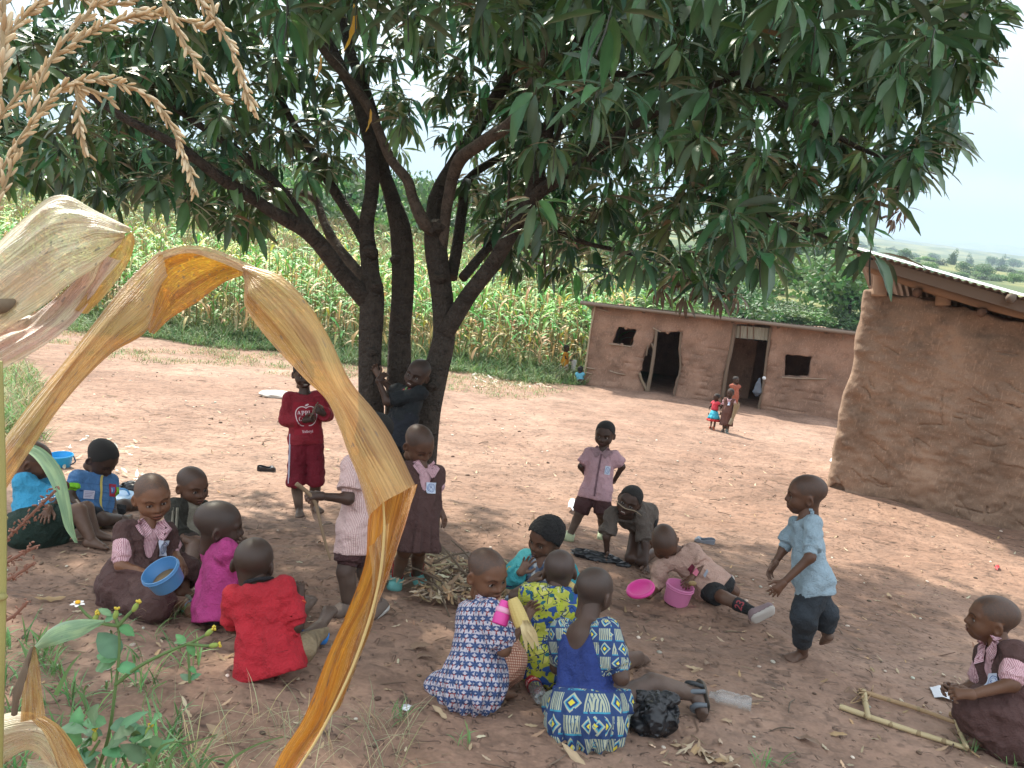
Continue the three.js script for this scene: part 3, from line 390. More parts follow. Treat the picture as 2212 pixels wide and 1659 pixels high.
// ---------- maize ----------
const cornMat = leafMat({ transmission: 0.4, roughness: 0.7 });
function cornParts(seed, h = 2.1, dry = 0.3) {
  const r = rng(seed), out = [], green = () => [mix(0.10, 0.22, r()), mix(0.34, 0.50, r()), mix(0.06, 0.12, r())], tan = () => [mix(0.42, 0.6, r()), mix(0.30, 0.42, r()), mix(0.13, 0.2, r())], yel = () => [0.58, 0.54, 0.10];
  out.push(['stalk', paint(tube([V(0, -0.1, 0), V(0.01, h * 0.4, 0.01), V((r() - 0.5) * 0.1, h, (r() - 0.5) * 0.1)], [0.014, 0.012, 0.006], 5, 2), (x, y) => y < h * 0.4 ? [0.30, 0.24, 0.10] : [0.24, 0.28, 0.09])]);
  const n = 11; for (let i = 0; i < n; i++) { const t = i / (n - 1), y = h * mix(0.14, 0.9, t), L = mix(0.5, 0.85, Math.sin(Math.PI * mix(0.2, 0.85, t))), q = r(), dead = q < dry + 0.55 * sst(0.5, 0.1, t), c = dead ? tan() : r() < 0.16 ? yel() : green(), tipc = r() < 0.18 ? tan() : c;
    const g = leafGeo(L, mix(0.055, 0.085, r()), dead ? mix(1.9, 2.6, r()) : mix(1.0, 2.0, r()), 7, (s) => s > 0.7 ? tipc : c, 0.35, 0.25, (r() - 0.5) * 1.2); const az = i * 2.6 + r() * 0.8, el = dead ? mix(0.1, 0.8, r()) : mix(0.7, 1.15, r()), d = V(Math.cos(az) * Math.cos(el), Math.sin(el), Math.sin(az) * Math.cos(el)), z = V(0, 1, 0).addScaledVector(d, -d.y).normalize(), x = d.clone().cross(z); const m = new THREE.Matrix4().makeBasis(x, d, z); m.setPosition(0, y, 0); out.push(['leaf', g.applyMatrix4(m)]); }
  const tas = []; for (let k = 0; k < 6; k++) { const az = k * 2.4, s = 0.05 + r() * 0.10; tas.push(tube([V(0, h - 0.02, 0), V(Math.cos(az) * s, h + 0.16, Math.sin(az) * s), V(Math.cos(az) * s * 2.4, h + 0.22 + r() * 0.1, Math.sin(az) * s * 2.4)], [0.004, 0.006, 0.003], 4, 2)); }
  out.push(['tassel', paint(merged(tas), () => [0.42, 0.32, 0.17])]);
  if (r() < 0.6) out.push(['cob', paint(new THREE.SphereGeometry(1, 7, 6).scale(0.03, 0.11, 0.03).translate(0.05, h * 0.45, 0), () => [0.42, 0.36, 0.16])]);
  out.forEach(([, g]) => g.deleteAttribute('uv')); return out;
}
{
  const R = rng(44), protos = [];
  for (let i = 0; i < 6; i++) { const o = new THREE.Group(); o.name = 'maize_plant'; for (const [n, g] of cornParts(700 + i, 2.3, i % 2 ? 0.25 : 0.08)) mesh(n, g, cornMat, o); tag(o, 'tall maize plant with yellowing leaves in front row of the field', 'maize plant', 'maize plants along the field edge'); protos.push(o); }
  let k = 0; for (let x = -11; x < 2.0; x += 0.24) { const d = 19.9 + fbm(x * 0.7, 2, 2, 2) * 1.2 + R() * 0.8 + (x > 0.6 ? (x - 0.6) * 0.9 : 0), o = copyOf(protos[k++ % 6], onGround(x + R() * 0.2, -d), R() * 6.3); o.scale.setScalar(mix(0.9, 1.15, R())); }
  for (const [x, d] of [[-30, 770], [-12, 742], [-60, 790], [-75, 735], [-110, 760]]) { const gp = Gp(x, d), o = copyOf(protos[k++ % 6], gp, R() * 6.3, 'tall maize plant with dry leaves at left edge of the yard', 'maize plants at the left edge of the yard'); }
  const vs = [0, 1, 2].map((i) => merged(cornParts(800 + i, 2.4, 0.06).map(([, g]) => g))), lists = [[], [], []];
  for (let d = 20.6; d < 43; d += 0.7) for (let x = -34; x < 3.4 + (d - 20) * 0.05; x += 0.55) { if (x < -d * 0.86 - 1) continue; const X = x + (R() - 0.5) * 0.4, D = d + (R() - 0.5) * 0.5 + (x > 0.6 ? (x - 0.6) * 0.9 : 0); lists[Math.floor(R() * 3)].push(M4(onGround(X, -D), new THREE.Quaternion().setFromAxisAngle(V(0, 1, 0), R() * 6.3), mix(0.9, 1.15, R()))); }
  const field = new THREE.Group(); field.name = 'maize_field'; scene.add(field); stuff(field, 'dense ripening maize field with dry tassels beyond the yard', 'maize field');
  lists.forEach((l, i) => { const im = new THREE.InstancedMesh(vs[i], cornMat, l.length); l.forEach((m, j) => { im.setMatrixAt(j, m); const k = mix(0.7, 1.3, R()); im.setColorAt(j, C3(k * mix(0.8, 1.2, R()), k, k)); }); im.name = 'maize'; im.userData = { kind: 'stuff' }; field.add(im); });
}
// ---------- grass and weeds ----------
function tuftGeo(seed, n, h, col, spread = 0.12, w = 0.012) { const r = rng(seed), list = []; for (let k = 0; k < n; k++) { const az = r() * 6.283, L = h * mix(0.5, 1.1, r()), c = col(r), g = leafGeo(L, w * mix(0.7, 1.4, r()), mix(0.3, 1.6, r()), 4, () => c, 0.4); const el = mix(0.7, 1.5, r()), d = V(Math.cos(az) * Math.cos(el), Math.sin(el), Math.sin(az) * Math.cos(el)), z = V(0, 1, 0).addScaledVector(d, -d.y).normalize(), x = d.clone().cross(z), m = new THREE.Matrix4().makeBasis(x, d, z); m.setPosition((r() - 0.5) * spread, 0, (r() - 0.5) * spread); list.push(g.applyMatrix4(m)); } return merged(list); }
function scatter(name, geos, material, mats, parent) { const r = rng(mats.length + 3), b = geos.map(() => []); mats.forEach((m) => b[Math.floor(r() * geos.length)].push(m)); b.forEach((l, i) => { if (!l.length) return; const im = new THREE.InstancedMesh(geos[i], material, l.length); l.forEach((m, j) => { im.setMatrixAt(j, m); const k = mix(0.65, 1.35, r()); im.setColorAt(j, C3(k * mix(0.85, 1.15, r()), k, k)); }); im.name = name; im.userData = { kind: 'stuff' }; im.castShadow = im.receiveShadow = true; parent.add(im); }); }
const spin = (R, s = 1) => new THREE.Quaternion().setFromAxisAngle(V(0, 1, 0), R() * 6.283);
{
  const R = rng(61), gm = leafMat({ transmission: 0.35 }), green = (r) => [mix(0.11, 0.22, r()), mix(0.21, 0.33, r()), mix(0.06, 0.11, r())], straw = (r) => [mix(0.35, 0.5, r()), mix(0.27, 0.38, r()), mix(0.14, 0.2, r())];
  const edge = new THREE.Group(); edge.name = 'edge_grass'; scene.add(edge); stuff(edge, 'green grass and weeds growing along the foot of the maize', 'grass');
  const ms = []; for (let i = 0; i < 2600; i++) { const x = mix(-12, 2.4, R()), t = R(), d = 20.6 - Math.pow(t, 1.6) * 2.2 + fbm(x * 0.7, 2, 2, 2) * 1.2 + (x > 0.6 ? (x - 0.6) * 0.9 : 0); ms.push(M4(onGround(x, -d), spin(R), mix(0.5, 1.25, R()) * (1 - t * 0.55))); }
  scatter('grass_tuft', [tuftGeo(1, 16, 0.6, green, 0.3, 0.022), tuftGeo(2, 22, 0.45, green, 0.4, 0.03), tuftGeo(3, 14, 0.8, green, 0.2, 0.03)], gm, ms, edge);
  const mown = new THREE.Group(); mown.name = 'low_grass'; scene.add(mown); stuff(mown, 'short trampled grass and straw at the edge of the bare yard', 'grass');
  const ms2 = []; for (let i = 0; i < 1500; i++) { const x = mix(-10.5, 1.5, R()), d = 18.6 - Math.pow(R(), 1.3) * 3.6 + fbm(x * 0.5, 7, 2, 3) * 2.4 + (x > 0 ? x : 0); if (noise(x * 1.3, d * 1.3, 3) < 0.4) continue; ms2.push(M4(onGround(x, -d), spin(R), mix(0.4, 1, R()))); }
  scatter('grass_tuft', [tuftGeo(5, 12, 0.12, green, 0.35, 0.014), tuftGeo(6, 14, 0.10, straw, 0.4, 0.014)], gm, ms2, mown);
  const lg = new THREE.Group(); lg.name = 'bank_grass'; scene.add(lg); stuff(lg, 'tangled grass on the bank at the left edge of the yard', 'grass');
  const ms3 = []; for (let i = 0; i < 420; i++) { const px = mix(-160, 75, Math.pow(R(), 0.7)), py = mix(800, 960, R()), p = Gp(px, py); ms3.push(M4(p, spin(R), mix(0.5, 1.1, R()))); }
  scatter('grass_tuft', [tuftGeo(7, 18, 0.34, green, 0.25, 0.012), tuftGeo(8, 12, 0.42, straw, 0.2, 0.008)], gm, ms3, lg);
}
// ---------- broad-leaved plants, bushes and trees ----------
function crownGeo(seed, n, rx, ry, leaf, col, lobes = 7) {
  const r = rng(seed), L = []; for (let i = 0; i < lobes; i++) { const a = r() * 6.283, q = Math.sqrt(r()) * 0.62; L.push([Math.cos(a) * q * rx, (r() * 1.1 - 0.5) * ry * 0.9, Math.sin(a) * q * rx, mix(0.4, 0.62, r())]); }
  const pos = [], c = [], idx = []; for (let i = 0; i < n; i++) { const l = L[i % lobes], u = r() * 2 - 1, a = r() * 6.283, s = Math.sqrt(1 - u * u), q = Math.pow(r(), 0.3) * l[3]; const x = l[0] + Math.cos(a) * s * q * rx, y = l[1] + u * q * ry, z = l[2] + Math.sin(a) * s * q * rx, t = leaf * mix(0.6, 1.3, r()); const e = V(r() - 0.5, r() - 0.5, r() - 0.5).normalize(), f = V(r() - 0.5, r() - 0.7, r() - 0.5).cross(e).normalize(), k = pos.length / 3, cc = col(r); for (const [p, w] of [[-0.5, 0], [0, 0.32], [0.5, 0], [0, -0.32]]) { pos.push(x + (e.x * p + f.x * w) * t, y + (e.y * p + f.y * w) * t, z + (e.z * p + f.z * w) * t); c.push(...cc); } idx.push(k, k + 1, k + 2, k, k + 2, k + 3); }
  return build(pos, idx, c);
}
{
  const R = rng(90), tm = leafMat({ transmission: 0.42, roughness: 0.8 });
  const cols = [(r) => [mix(0.07, 0.13, r()), mix(0.15, 0.25, r()), mix(0.04, 0.06, r())], (r) => [mix(0.12, 0.19, r()), mix(0.23, 0.33, r()), mix(0.05, 0.08, r())], (r) => [mix(0.05, 0.09, r()), mix(0.11, 0.17, r()), mix(0.035, 0.05, r())]];
  const crowns = [0, 1, 2].map((i) => crownGeo(40 + i, 1500, 1, i === 2 ? 1.25 : 0.85, 0.17, cols[i], 9));
  const trunkG = tube([V(0, -1.6, 0), V(0.03, -0.6, 0), V(0, 0.2, 0.02)], [0.07, 0.05, 0.03], 6, 2);
  const prot = ['round dark green', 'light green bushy', 'tall dark'].map((w, i) => { const o = new THREE.Group(); o.name = 'valley_tree'; mesh('crown', crowns[i], tm, o); mesh('trunk', trunkG, barkMat, o); return tag(o, w + ' tree standing in the valley beyond the mud buildings', 'tree', w + ' trees in the valley'); });
  const put = (i, px, py, z, s, sy = 1) => { const p = P(px, py, z), o = copyOf(prot[i], V(p.x, G(p.x, p.z) + s * sy * 0.8, p.z), R() * 6.3); o.scale.set(s, s * sy, s); };
  for (const [i, px, py, z, s, sy] of [[0, 1830, 680, 46, 2.6, 0.9], [0, 1790, 640, 60, 3, 0.9], [1, 1690, 640, 70, 3.2, 0.8], [1, 1600, 690, 52, 2.4, 0.8], [0, 1560, 610, 85, 4, 0.9], [2, 1755, 610, 80, 2.2, 1.7], [2, 1690, 600, 95, 2.4, 1.8], [0, 1770, 570, 130, 6, 1], [0, 1730, 590, 120, 5, 1], [0, 1640, 570, 130, 6, 1], [1, 1850, 610, 120, 4, 0.8], [2, 2100, 550, 620, 4, 1.8], [2, 2170, 545, 640, 4, 1.6], [0, 2150, 545, 700, 7, 0.7], [0, 2195, 550, 720, 7, 0.7], [0, 2020, 545, 700, 6, 0.7], [1, 2000, 600, 210, 2.5, 0.8], [0, 2080, 590, 260, 2.6, 0.8], [0, 2130, 600, 230, 2.5, 0.8], [1, 2190, 610, 190, 2, 0.8], [0, 1950, 585, 300, 3, 0.8], [2, 2050, 590, 300, 2, 1.6], [1, 1900, 640, 120, 2, 0.8]]) put(i, px, py, z, s, sy);
  const wood = new THREE.Group(); wood.name = 'hillside_woodland'; scene.add(wood); stuff(wood, 'dense green woodland and bush on the hillside beyond the maize', 'woodland');
  const ms = []; for (let i = 0; i < 900; i++) { const d = mix(46, 120, Math.pow(R(), 1.4)), x = mix(-0.9 * d - 8, 0.10 * d + 2, R()), s = mix(1.2, 3.0, R()) * (0.6 + d / 130); ms.push(M4(V(x, G(x, -d) + s * 0.6, -d), spin(R), V(s, s * mix(0.8, 1.3, R()), s))); }
  for (let i = 0; i < 150; i++) { const d = mix(30, 60, R()), x = mix(0.10 * d, 0.30 * d, R()), s = mix(0.7, 1.7, R()); ms.push(M4(V(x, G(x, -d) + s * 0.5, -d), spin(R), V(s, s * mix(0.7, 1.0, R()), s))); }
  scatter('tree_crown', crowns, tm, ms, wood);
  const bush = new THREE.Group(); bush.name = 'valley_bush'; scene.add(bush); stuff(bush, 'scattered green bushes and tree lines across the valley and far hills', 'woodland');
  const mb = []; for (let i = 0; i < 2600; i++) { const d = mix(45, 1500, Math.pow(R(), 2.2)), x = mix(0.12 * d, 0.85 * d, R()); const n = noise(x / (30 + d * 0.10), d / (18 + d * 0.06), 12); if (n < 0.53) continue; const s = mix(0.8, 2.4, R()) * (0.6 + Math.min(d, 700) / 400) * 0.6; mb.push(M4(V(x, G(x, -d) + s * 0.3, -d), spin(R), V(s * 1.5, s * mix(0.6, 1.0, R()), s * 1.5))); }
  scatter('bush_crown', crowns, tm, mb, bush);
  // banana plants left of the long building
  const bl = (L, w, droop, c) => leafGeo(L, w, droop, 9, () => c, 0.22, 0.12);
  const bananaM = leafMat({ transmission: 0.45, roughness: 0.5 });
  [[1165, 640, 27, 1.2], [1215, 640, 26, 1.0], [1120, 650, 28, 1.1], [1255, 660, 25, 0.9], [1420, 640, 40, 1.0], [1535, 640, 44, 1.1]].forEach(([px, py, z, s], q) => {
    const p = P(px, py, z), o = thing('banana_plant', q < 4 ? 'banana plant with broad pale green leaves left of the long mud building' : 'small banana plant with broad leaves behind the long mud building roof', 'banana plant', V(p.x, G(p.x, p.z), p.z), q < 4 ? 'banana plants left of the long building' : 'banana plants behind the long building'); const r = rng(500 + q);
    mesh('stem', paint(tube([V(0, -0.1, 0), V(0.05, 1.0, 0), V(0, 1.9, 0)].map((v) => v.multiplyScalar(s)), [0.12, 0.09, 0.05], 7, 3), () => [0.22, 0.26, 0.12]), bananaM, o);
    for (let k = 0; k < 9; k++) { const az = k * 2.4 + r(), el = mix(0.4, 1.35, r()), d = V(Math.cos(az) * Math.cos(el), Math.sin(el), Math.sin(az) * Math.cos(el)), z2 = V(0, 1, 0).addScaledVector(d, -d.y).normalize(), m = new THREE.Matrix4().makeBasis(d.clone().cross(z2), d, z2); m.setPosition(0, 1.75 * s, 0); const l = mesh('leaf', bl(mix(1.2, 1.9, r()) * s, 0.42 * s, mix(0.5, 1.6, r()), [mix(0.10, 0.22, r()), mix(0.26, 0.4, r()), mix(0.07, 0.13, r())]), bananaM, o); l.applyMatrix4(m); }
  });
}
// ---------- people ----------
const EX = V(1, 0, 0), UP = V(0, 1, 0);
function GpH(px, py, h) { const r = rayDir(px, py); let a = 0.8, b = a; const below = (t) => { const p = EYE.clone().addScaledVector(r, t); return p.y < G(p.x, p.z) + h; }; for (; b < 400; b *= 1.01) { if (below(b)) break; a = b; } for (let i = 0; i < 20; i++) { const m = (a + b) / 2; if (below(m)) b = m; else a = m; } return EYE.clone().addScaledVector(r, b); }
function onRay(parent, px, py, s, L) {              // the point on a ray at bone length L from its parent; s > 0 behind it, s < 0 nearer
  const r = rayDir(px, py), n = r.length(), d = r.clone().divideScalar(n), w = parent.clone().sub(EYE), b = w.dot(d), q = Math.sqrt(Math.max(0, L * L - (w.lengthSq() - b * b)));
  return EYE.clone().addScaledVector(d, b + (s === undefined ? 0 : s) * q);
}
const skinMat = new THREE.MeshPhysicalMaterial({ vertexColors: true, roughness: 0.5, specularIntensity: 0.75 });
const hairMat = (c) => mat(C3(...c), 0.75, { bumpMap: hairBump, bumpScale: 0.004 });
const hairBump = dataTex(128, (u, v) => { const k = tnoise(u, v, 64, 3) * 0.6 + tnoise(u, v, 32, 5) * 0.4; return [k, k, k]; }, 12);
const eyeMat = new THREE.MeshStandardMaterial({ vertexColors: true, roughness: 0.25 });
const teethMat = mat(C3(0.62, 0.58, 0.5), 0.3);
const clothBump = dataTex(256, (u, v) => { const a = tfbm(u, v * 0.6, 5, 3, 3), b = tfbm(u + 0.3 * v, v, 8, 13, 3), k = 0.75 - Math.abs(a) * 0.9 - Math.abs(b) * 0.5 + (tnoise(u, v, 128, 9) - 0.5) * 0.12; return [k, k, k]; }, 1);
const fineBump = clothBump.clone(); fineBump.repeat.set(0.3, 0.3); fineBump.needsUpdate = true;
const clothVar = dataTex(256, (u, v) => { const k = 0.88 + tfbm(u, v, 4, 23, 5) * 0.24 + (tnoise(u, v, 128, 29) - 0.5) * 0.12; return [k, k * 0.99, k * 0.97]; }, 1);
const cloth = (c, extra = {}) => new THREE.MeshPhysicalMaterial({ color: c.isColor ? c : C3(...c), map: clothVar, bumpMap: clothBump, bumpScale: 0.022, roughness: 0.9, sheen: 0.15, sheenRoughness: 0.6, ...extra });
const printCloth = (draw, n = 256, extra = {}) => new THREE.MeshPhysicalMaterial({ map: canvasTex(n, n, draw), bumpMap: fineBump, bumpScale: 0.02, roughness: 0.9, ...extra });

function headField(o, E) {                          // the head in its own frame, metres for a head 0.2 m high; E returns the eye gap and mouth
  const e = ellip, open = o.eyes === 'down' ? 0.0026 : 0.0058, smile = o.mouth === 'smile';
  const base = uni([e(V(0, 0.025, -0.012), V(0.074, 0.073, 0.092)), e(V(0, -0.035, 0.018), V(0.061, 0.071, 0.062))], 0.045);
  const skull = base;
  const lumps = uni([e(V(0.034, -0.042, 0.045), V(0.03, 0.029, 0.03)), e(V(-0.034, -0.042, 0.045), V(0.03, 0.029, 0.03)), e(V(0, -0.086, 0.049), V(0.024, 0.02, 0.024))], 0.02);
  const brow = uni([cone(V(0.012, 0.008, 0.077), 0.008, V(0.046, 0.012, 0.06), 0.008), cone(V(-0.012, 0.008, 0.077), 0.008, V(-0.046, 0.012, 0.06), 0.008)], 0.01);
  const nose = uni([cone(V(0, 0.002, 0.075), 0.007, V(0, -0.034, 0.091), 0.0115), cone(V(0.012, -0.039, 0.081), 0.0092, V(-0.012, -0.039, 0.081), 0.0092)], 0.008);
  const muzzle = e(V(0, -0.066, 0.066), V(0.031, 0.022, 0.02)), lipU = e(V(0, -0.0595, 0.0845), V(smile ? 0.027 : 0.022, 0.0068, 0.0085)), lipL = e(V(0, smile ? -0.0765 : -0.0725, 0.082), V(smile ? 0.023 : 0.019, 0.0078, 0.009));
  const slit = e(V(0, -0.067, 0.09), V(smile ? 0.023 : 0.021, smile ? 0.0062 : 0.0022, 0.012));
  const ear = (s) => { const c = V(s * 0.075, -0.02, -0.012), ex = V(0.85, 0, -0.5 * s * s).normalize(), a = s > 0 ? 0.5 : -0.5, X = V(Math.cos(a), 0, Math.sin(a)), Z = V(-Math.sin(a), 0, Math.cos(a)); const o1 = e(c, V(0.009, 0.029, 0.019), X, UP, Z), o2 = e(c.clone().addScaledVector(X, s * 0.008).add(V(0, 0.002, 0)), V(0.007, 0.018, 0.011), X, UP, Z); return (x, y, z) => smax(o1(x, y, z), -o2(x, y, z), 0.004); };
  const eL = ear(1), eR = ear(-1), neckC = cone(V(0, -0.06, -0.02), 0.04, V(0, -0.15, -0.03), 0.04);
  const f = (x, y, z) => {
    let d = base(x, y, z); if (d > 0.06) return d - 0.02;
    d = smin(d, lumps(x, y, z), 0.025); d = smin(d, brow(x, y, z), 0.014);
    const ax = Math.abs(x); d = smax(d, 0.0175 - Math.hypot(ax - 0.031, y + 0.011, z - 0.0905), 0.014);
    d = smin(d, Math.hypot(ax - 0.031, y + 0.012, z - 0.0615) - 0.0152, 0.005);
    d = smin(d, muzzle(x, y, z), 0.016); d = smin(d, nose(x, y, z), 0.011); d = smin(d, lipU(x, y, z), 0.004); d = smin(d, lipL(x, y, z), 0.004);
    d = smax(d, -slit(x, y, z), 0.002);
    const k = Math.hypot((ax - 0.031) / 0.0135, (y + 0.0125 + (o.eyes === 'down' ? 0.004 : 0)) / open, (z - 0.078) / 0.016); d = Math.max(d, (1 - k) * open);
    d = smin(d, Math.min(eL(x, y, z), eR(x, y, z)), 0.009); return smin(d, neckC(x, y, z), 0.03);
  };
  const hairline = (x, y, z) => { const t = sst(-0.06, 0.062, z), s = sst(0.03, 0.07, Math.abs(x)); return mix(-0.062, mix(0.062, 0.035, s), t) - (Math.abs(z + 0.005) < 0.03 ? 0.0 : 0) - y + (noise(x * 240, y * 240, z * 240) - 0.5) * 0.014; };
  return { f, skull, hairline };
}
const people = [];
function person(o) {
  const H = o.H, root = new THREE.Group(); root.name = numbered('person');
  const at = o.at ? Gp(o.at[0], o.at[1]) : null, J = {};
  const pz = o.pel; J.pel = pz[2] === 's' ? GpH(pz[0], pz[1], (pz[3] || 0.078) * H) : P(pz[0], pz[1], depthOf(at) + (pz[2] || 0));
  const basePt = onGround(J.pel.x, J.pel.z); root.position.copy(basePt); scene.add(root); tag(root, o.label, 'person');
  const t = EYE.clone().sub(J.pel).setY(0).normalize(), r = UP.clone().cross(t);
  const view = (yaw, pitch = 0) => { const a = yaw * Math.PI / 180, b = pitch * Math.PI / 180; return t.clone().multiplyScalar(Math.cos(a) * Math.cos(b)).addScaledVector(r, Math.sin(a) * Math.cos(b)).addScaledVector(UP, -Math.sin(b)); };
  const vv = (v) => r.clone().multiplyScalar(v[0]).addScaledVector(UP, v[1]).addScaledVector(t, v[2]);
  const joint = (from, q, L, h = 0.035) => q[2] === 'g' ? GpH(q[0], q[1], (q[3] ?? h) * H) : q.length === 1 ? from.clone().addScaledVector(vv(q[0]).normalize(), L) : onRay(from, q[0], q[1], q[2] ?? 0, L * (q[3] || 1));
  J.neck = joint(J.pel, o.neck, 0.295 * H); J.head = joint(J.neck, o.head, (o.nl || 0.135) * H);
  const up = J.neck.clone().sub(J.pel).normalize(); let fwd = view(o.ty); const side = up.clone().cross(fwd).normalize(); fwd = side.clone().cross(up).normalize();   // side: from the right hand to the left hand
  const shw = (o.shw || 0.094) * H; J.shA = o.shA ? onRay(J.neck, o.shA[0], o.shA[1], o.shA[2], shw * 1.05) : J.neck.clone().addScaledVector(side, -shw).addScaledVector(up, -0.022 * H); J.shB = o.shB ? onRay(J.neck, o.shB[0], o.shB[1], o.shB[2], shw * 1.05) : J.neck.clone().addScaledVector(side, shw).addScaledVector(up, -0.022 * H);
  const pside = o.py === undefined ? side : up.clone().cross(view(o.py)).normalize(), pfwd = pside.clone().cross(up).normalize();
  J.hipA = J.pel.clone().addScaledVector(pside, -0.046 * H); J.hipB = J.pel.clone().addScaledVector(pside, 0.046 * H);
  const limb = (from, l, L1, L2, L3, dflt, h) => { const a = joint(from, l[0], L1, 0.05), b = joint(a, l[1], L2, h), c = l[2] ? joint(b, l[2], L3, 0.015) : b.clone().addScaledVector(dflt ? dflt : b.clone().sub(a).normalize(), L3); return [a, b, c]; };
  [J.elA, J.wrA, J.tipA] = limb(J.shA, o.a, 0.168 * H, 0.145 * H, 0.1 * H, null, 0.025); [J.elB, J.wrB, J.tipB] = limb(J.shB, o.b, 0.168 * H, 0.145 * H, 0.1 * H, null, 0.025);
  [J.knA, J.anA, J.toA] = limb(J.hipA, o.la, 0.225 * H, 0.215 * H, 0.115 * H, pfwd, 0.04); [J.knB, J.anB, J.toB] = limb(J.hipB, o.lb, 0.225 * H, 0.215 * H, 0.115 * H, pfwd, 0.04);
  const Z = depthOf(J.head), px = Z / PF * 2.16, cb = Math.max(0.0095 * H, px * 1.5), ch = Math.max(0.0031, px * 0.75), cg = Math.max(0.0085, px * 1.4), ck = Math.max(0.0032, px * 0.8);
  const add = (name, g, m, parent = root) => { g.translate(-basePt.x, -basePt.y, -basePt.z); return mesh(name, g, m, parent); };
  const tone = (o.skin || [0.075, 0.040, 0.026]).map((v, i) => v * [1.45, 1.36, 1.28][i]), dust = o.dust ?? 0.35, S = (k) => k * H;
  const W = (c, s, u, f) => c.clone().addScaledVector(side, s * H).addScaledVector(up, u * H).addScaledVector(fwd, f * H);
  // body
  const torso = (g) => [cone(W(J.pel, -0.032, 0, 0), S(0.058) + g, W(J.neck, -0.036, -0.09, 0.002), S(0.052) + g), cone(W(J.pel, 0.032, 0, 0), S(0.058) + g, W(J.neck, 0.036, -0.09, 0.002), S(0.052) + g), cone(W(J.pel, 0, 0.03, 0.016), S(0.058) + g, W(J.neck, 0, -0.12, 0.012), S(0.05) + g), cone(W(J.neck, 0, -0.07, 0), S(0.046) + g, W(J.neck, 0, -0.02, 0), S(0.036) + g), cone(J.shA, S(0.032) + g, W(J.neck, 0, -0.04, 0), S(0.042) + g), cone(J.shB, S(0.032) + g, W(J.neck, 0, -0.04, 0), S(0.042) + g)];
  const hl = o.hs || H, hb = J.head.clone(); 
  const neckTop = hb.clone();
  const calf = (k, a, f) => k.clone().lerp(a, 0.3).addScaledVector(f, -0.012 * H);
  const foot = (kn, an, to, g = 0) => { const sh = kn.clone().sub(an).normalize(); let fd = to.clone().sub(an); fd.addScaledVector(sh, -fd.dot(sh) * 0.15); const fu = sh.clone().addScaledVector(fd, -sh.dot(fd) / fd.lengthSq()).normalize(); const sole = an.clone().addScaledVector(fu, -0.02 * H); fd = to.clone().sub(sole).normalize(); const fs = fu.clone().cross(fd).normalize(), A = (s, u, f) => sole.clone().addScaledVector(fs, s * H).addScaledVector(fu, u * H).addScaledVector(fd, f * H); return { A, fu, fd, fs, sole }; };
  const footF = (kn, an, to, g, toes) => { const { A } = foot(kn, an, to); const l = [cone(an, S(0.024) + g, A(0, 0.002, -0.014), S(0.022) + g), cone(A(0, 0.004, -0.012), S(0.021) + g, A(-0.012, -0.004, 0.072), S(0.0155) + g), cone(A(0, 0.004, -0.012), S(0.021) + g, A(0.012, -0.004, 0.068), S(0.0155) + g), cone(A(0, 0.02, 0.01), S(0.018) + g, A(0, 0.0, 0.06), S(0.015) + g)]; if (toes) for (let k = 0; k < 5; k++) l.push(cone(A(-0.021 + k * 0.0105, -0.008, 0.075 - Math.abs(k - 1.2) * 0.004), S(0.0085), A(-0.023 + k * 0.0115, -0.011, 0.098 - Math.abs(k - 1.2) * 0.005), S(k === 0 || k === 4 ? 0.008 : 0.0075))); return l; };
  const shoeA = o.shoes && o.shoes.only !== 'b', shoeB = o.shoes && o.shoes.only !== 'a';
  const bare = uni([...torso(0), cone(W(J.neck, 0, -0.03, 0), S(0.034), hb.clone().addScaledVector(up, -0.02 * H), S(0.036)),
    cone(J.shA, S(0.032), J.elA, S(0.0235)), cone(J.elA, S(0.0235), J.wrA, S(0.0165)), cone(J.shB, S(0.032), J.elB, S(0.0235)), cone(J.elB, S(0.0235), J.wrB, S(0.0165)),
    cone(J.hipA, S(0.055), J.knA, S(0.036)), cone(J.hipB, S(0.055), J.knB, S(0.036)), cone(J.knA, S(0.035), J.anA, S(0.0215)), cone(J.knB, S(0.035), J.anB, S(0.0215)), cone(calf(J.knA, J.anA, pfwd), S(0.034), J.anA, S(0.02)), cone(calf(J.knB, J.anB, pfwd), S(0.034), J.anB, S(0.02))], 0.022 * H);
  const pts = Object.values(J), bb = boundsOf(pts, 0.11 * H);
  const skinCol = (x, y, z) => { const n = fbm(x * 14, y * 14, z * 14, 3); const g = y - G(x, z), leg = sst(0.32, 0.05, Math.min(new THREE.Vector3(x, y, z).distanceTo(J.anA), new THREE.Vector3(x, y, z).distanceTo(J.anB))) * dust * (0.6 + 1.2 * n + 0.35); const k = 1 + n * 0.35; return [mix(tone[0] * k, 0.20, leg), mix(tone[1] * k, 0.15, leg), mix(tone[2] * k, 0.12, leg)]; };
  const gl = [paint(net(bare, bb.min, bb.max, cb), skinCol)];
  for (const [kn, an, to, on] of [[J.knA, J.anA, J.toA, shoeA], [J.knB, J.anB, J.toB, shoeB]]) if (!o.noFeet) { const f = uni(footF(kn, an, to, 0, Z < 7), 0.008 * H), q = boundsOf([an, to], 0.06 * H); gl.push(paint(net(f, q.min, q.max, Math.max(0.0042, px * 0.9)), skinCol)); }
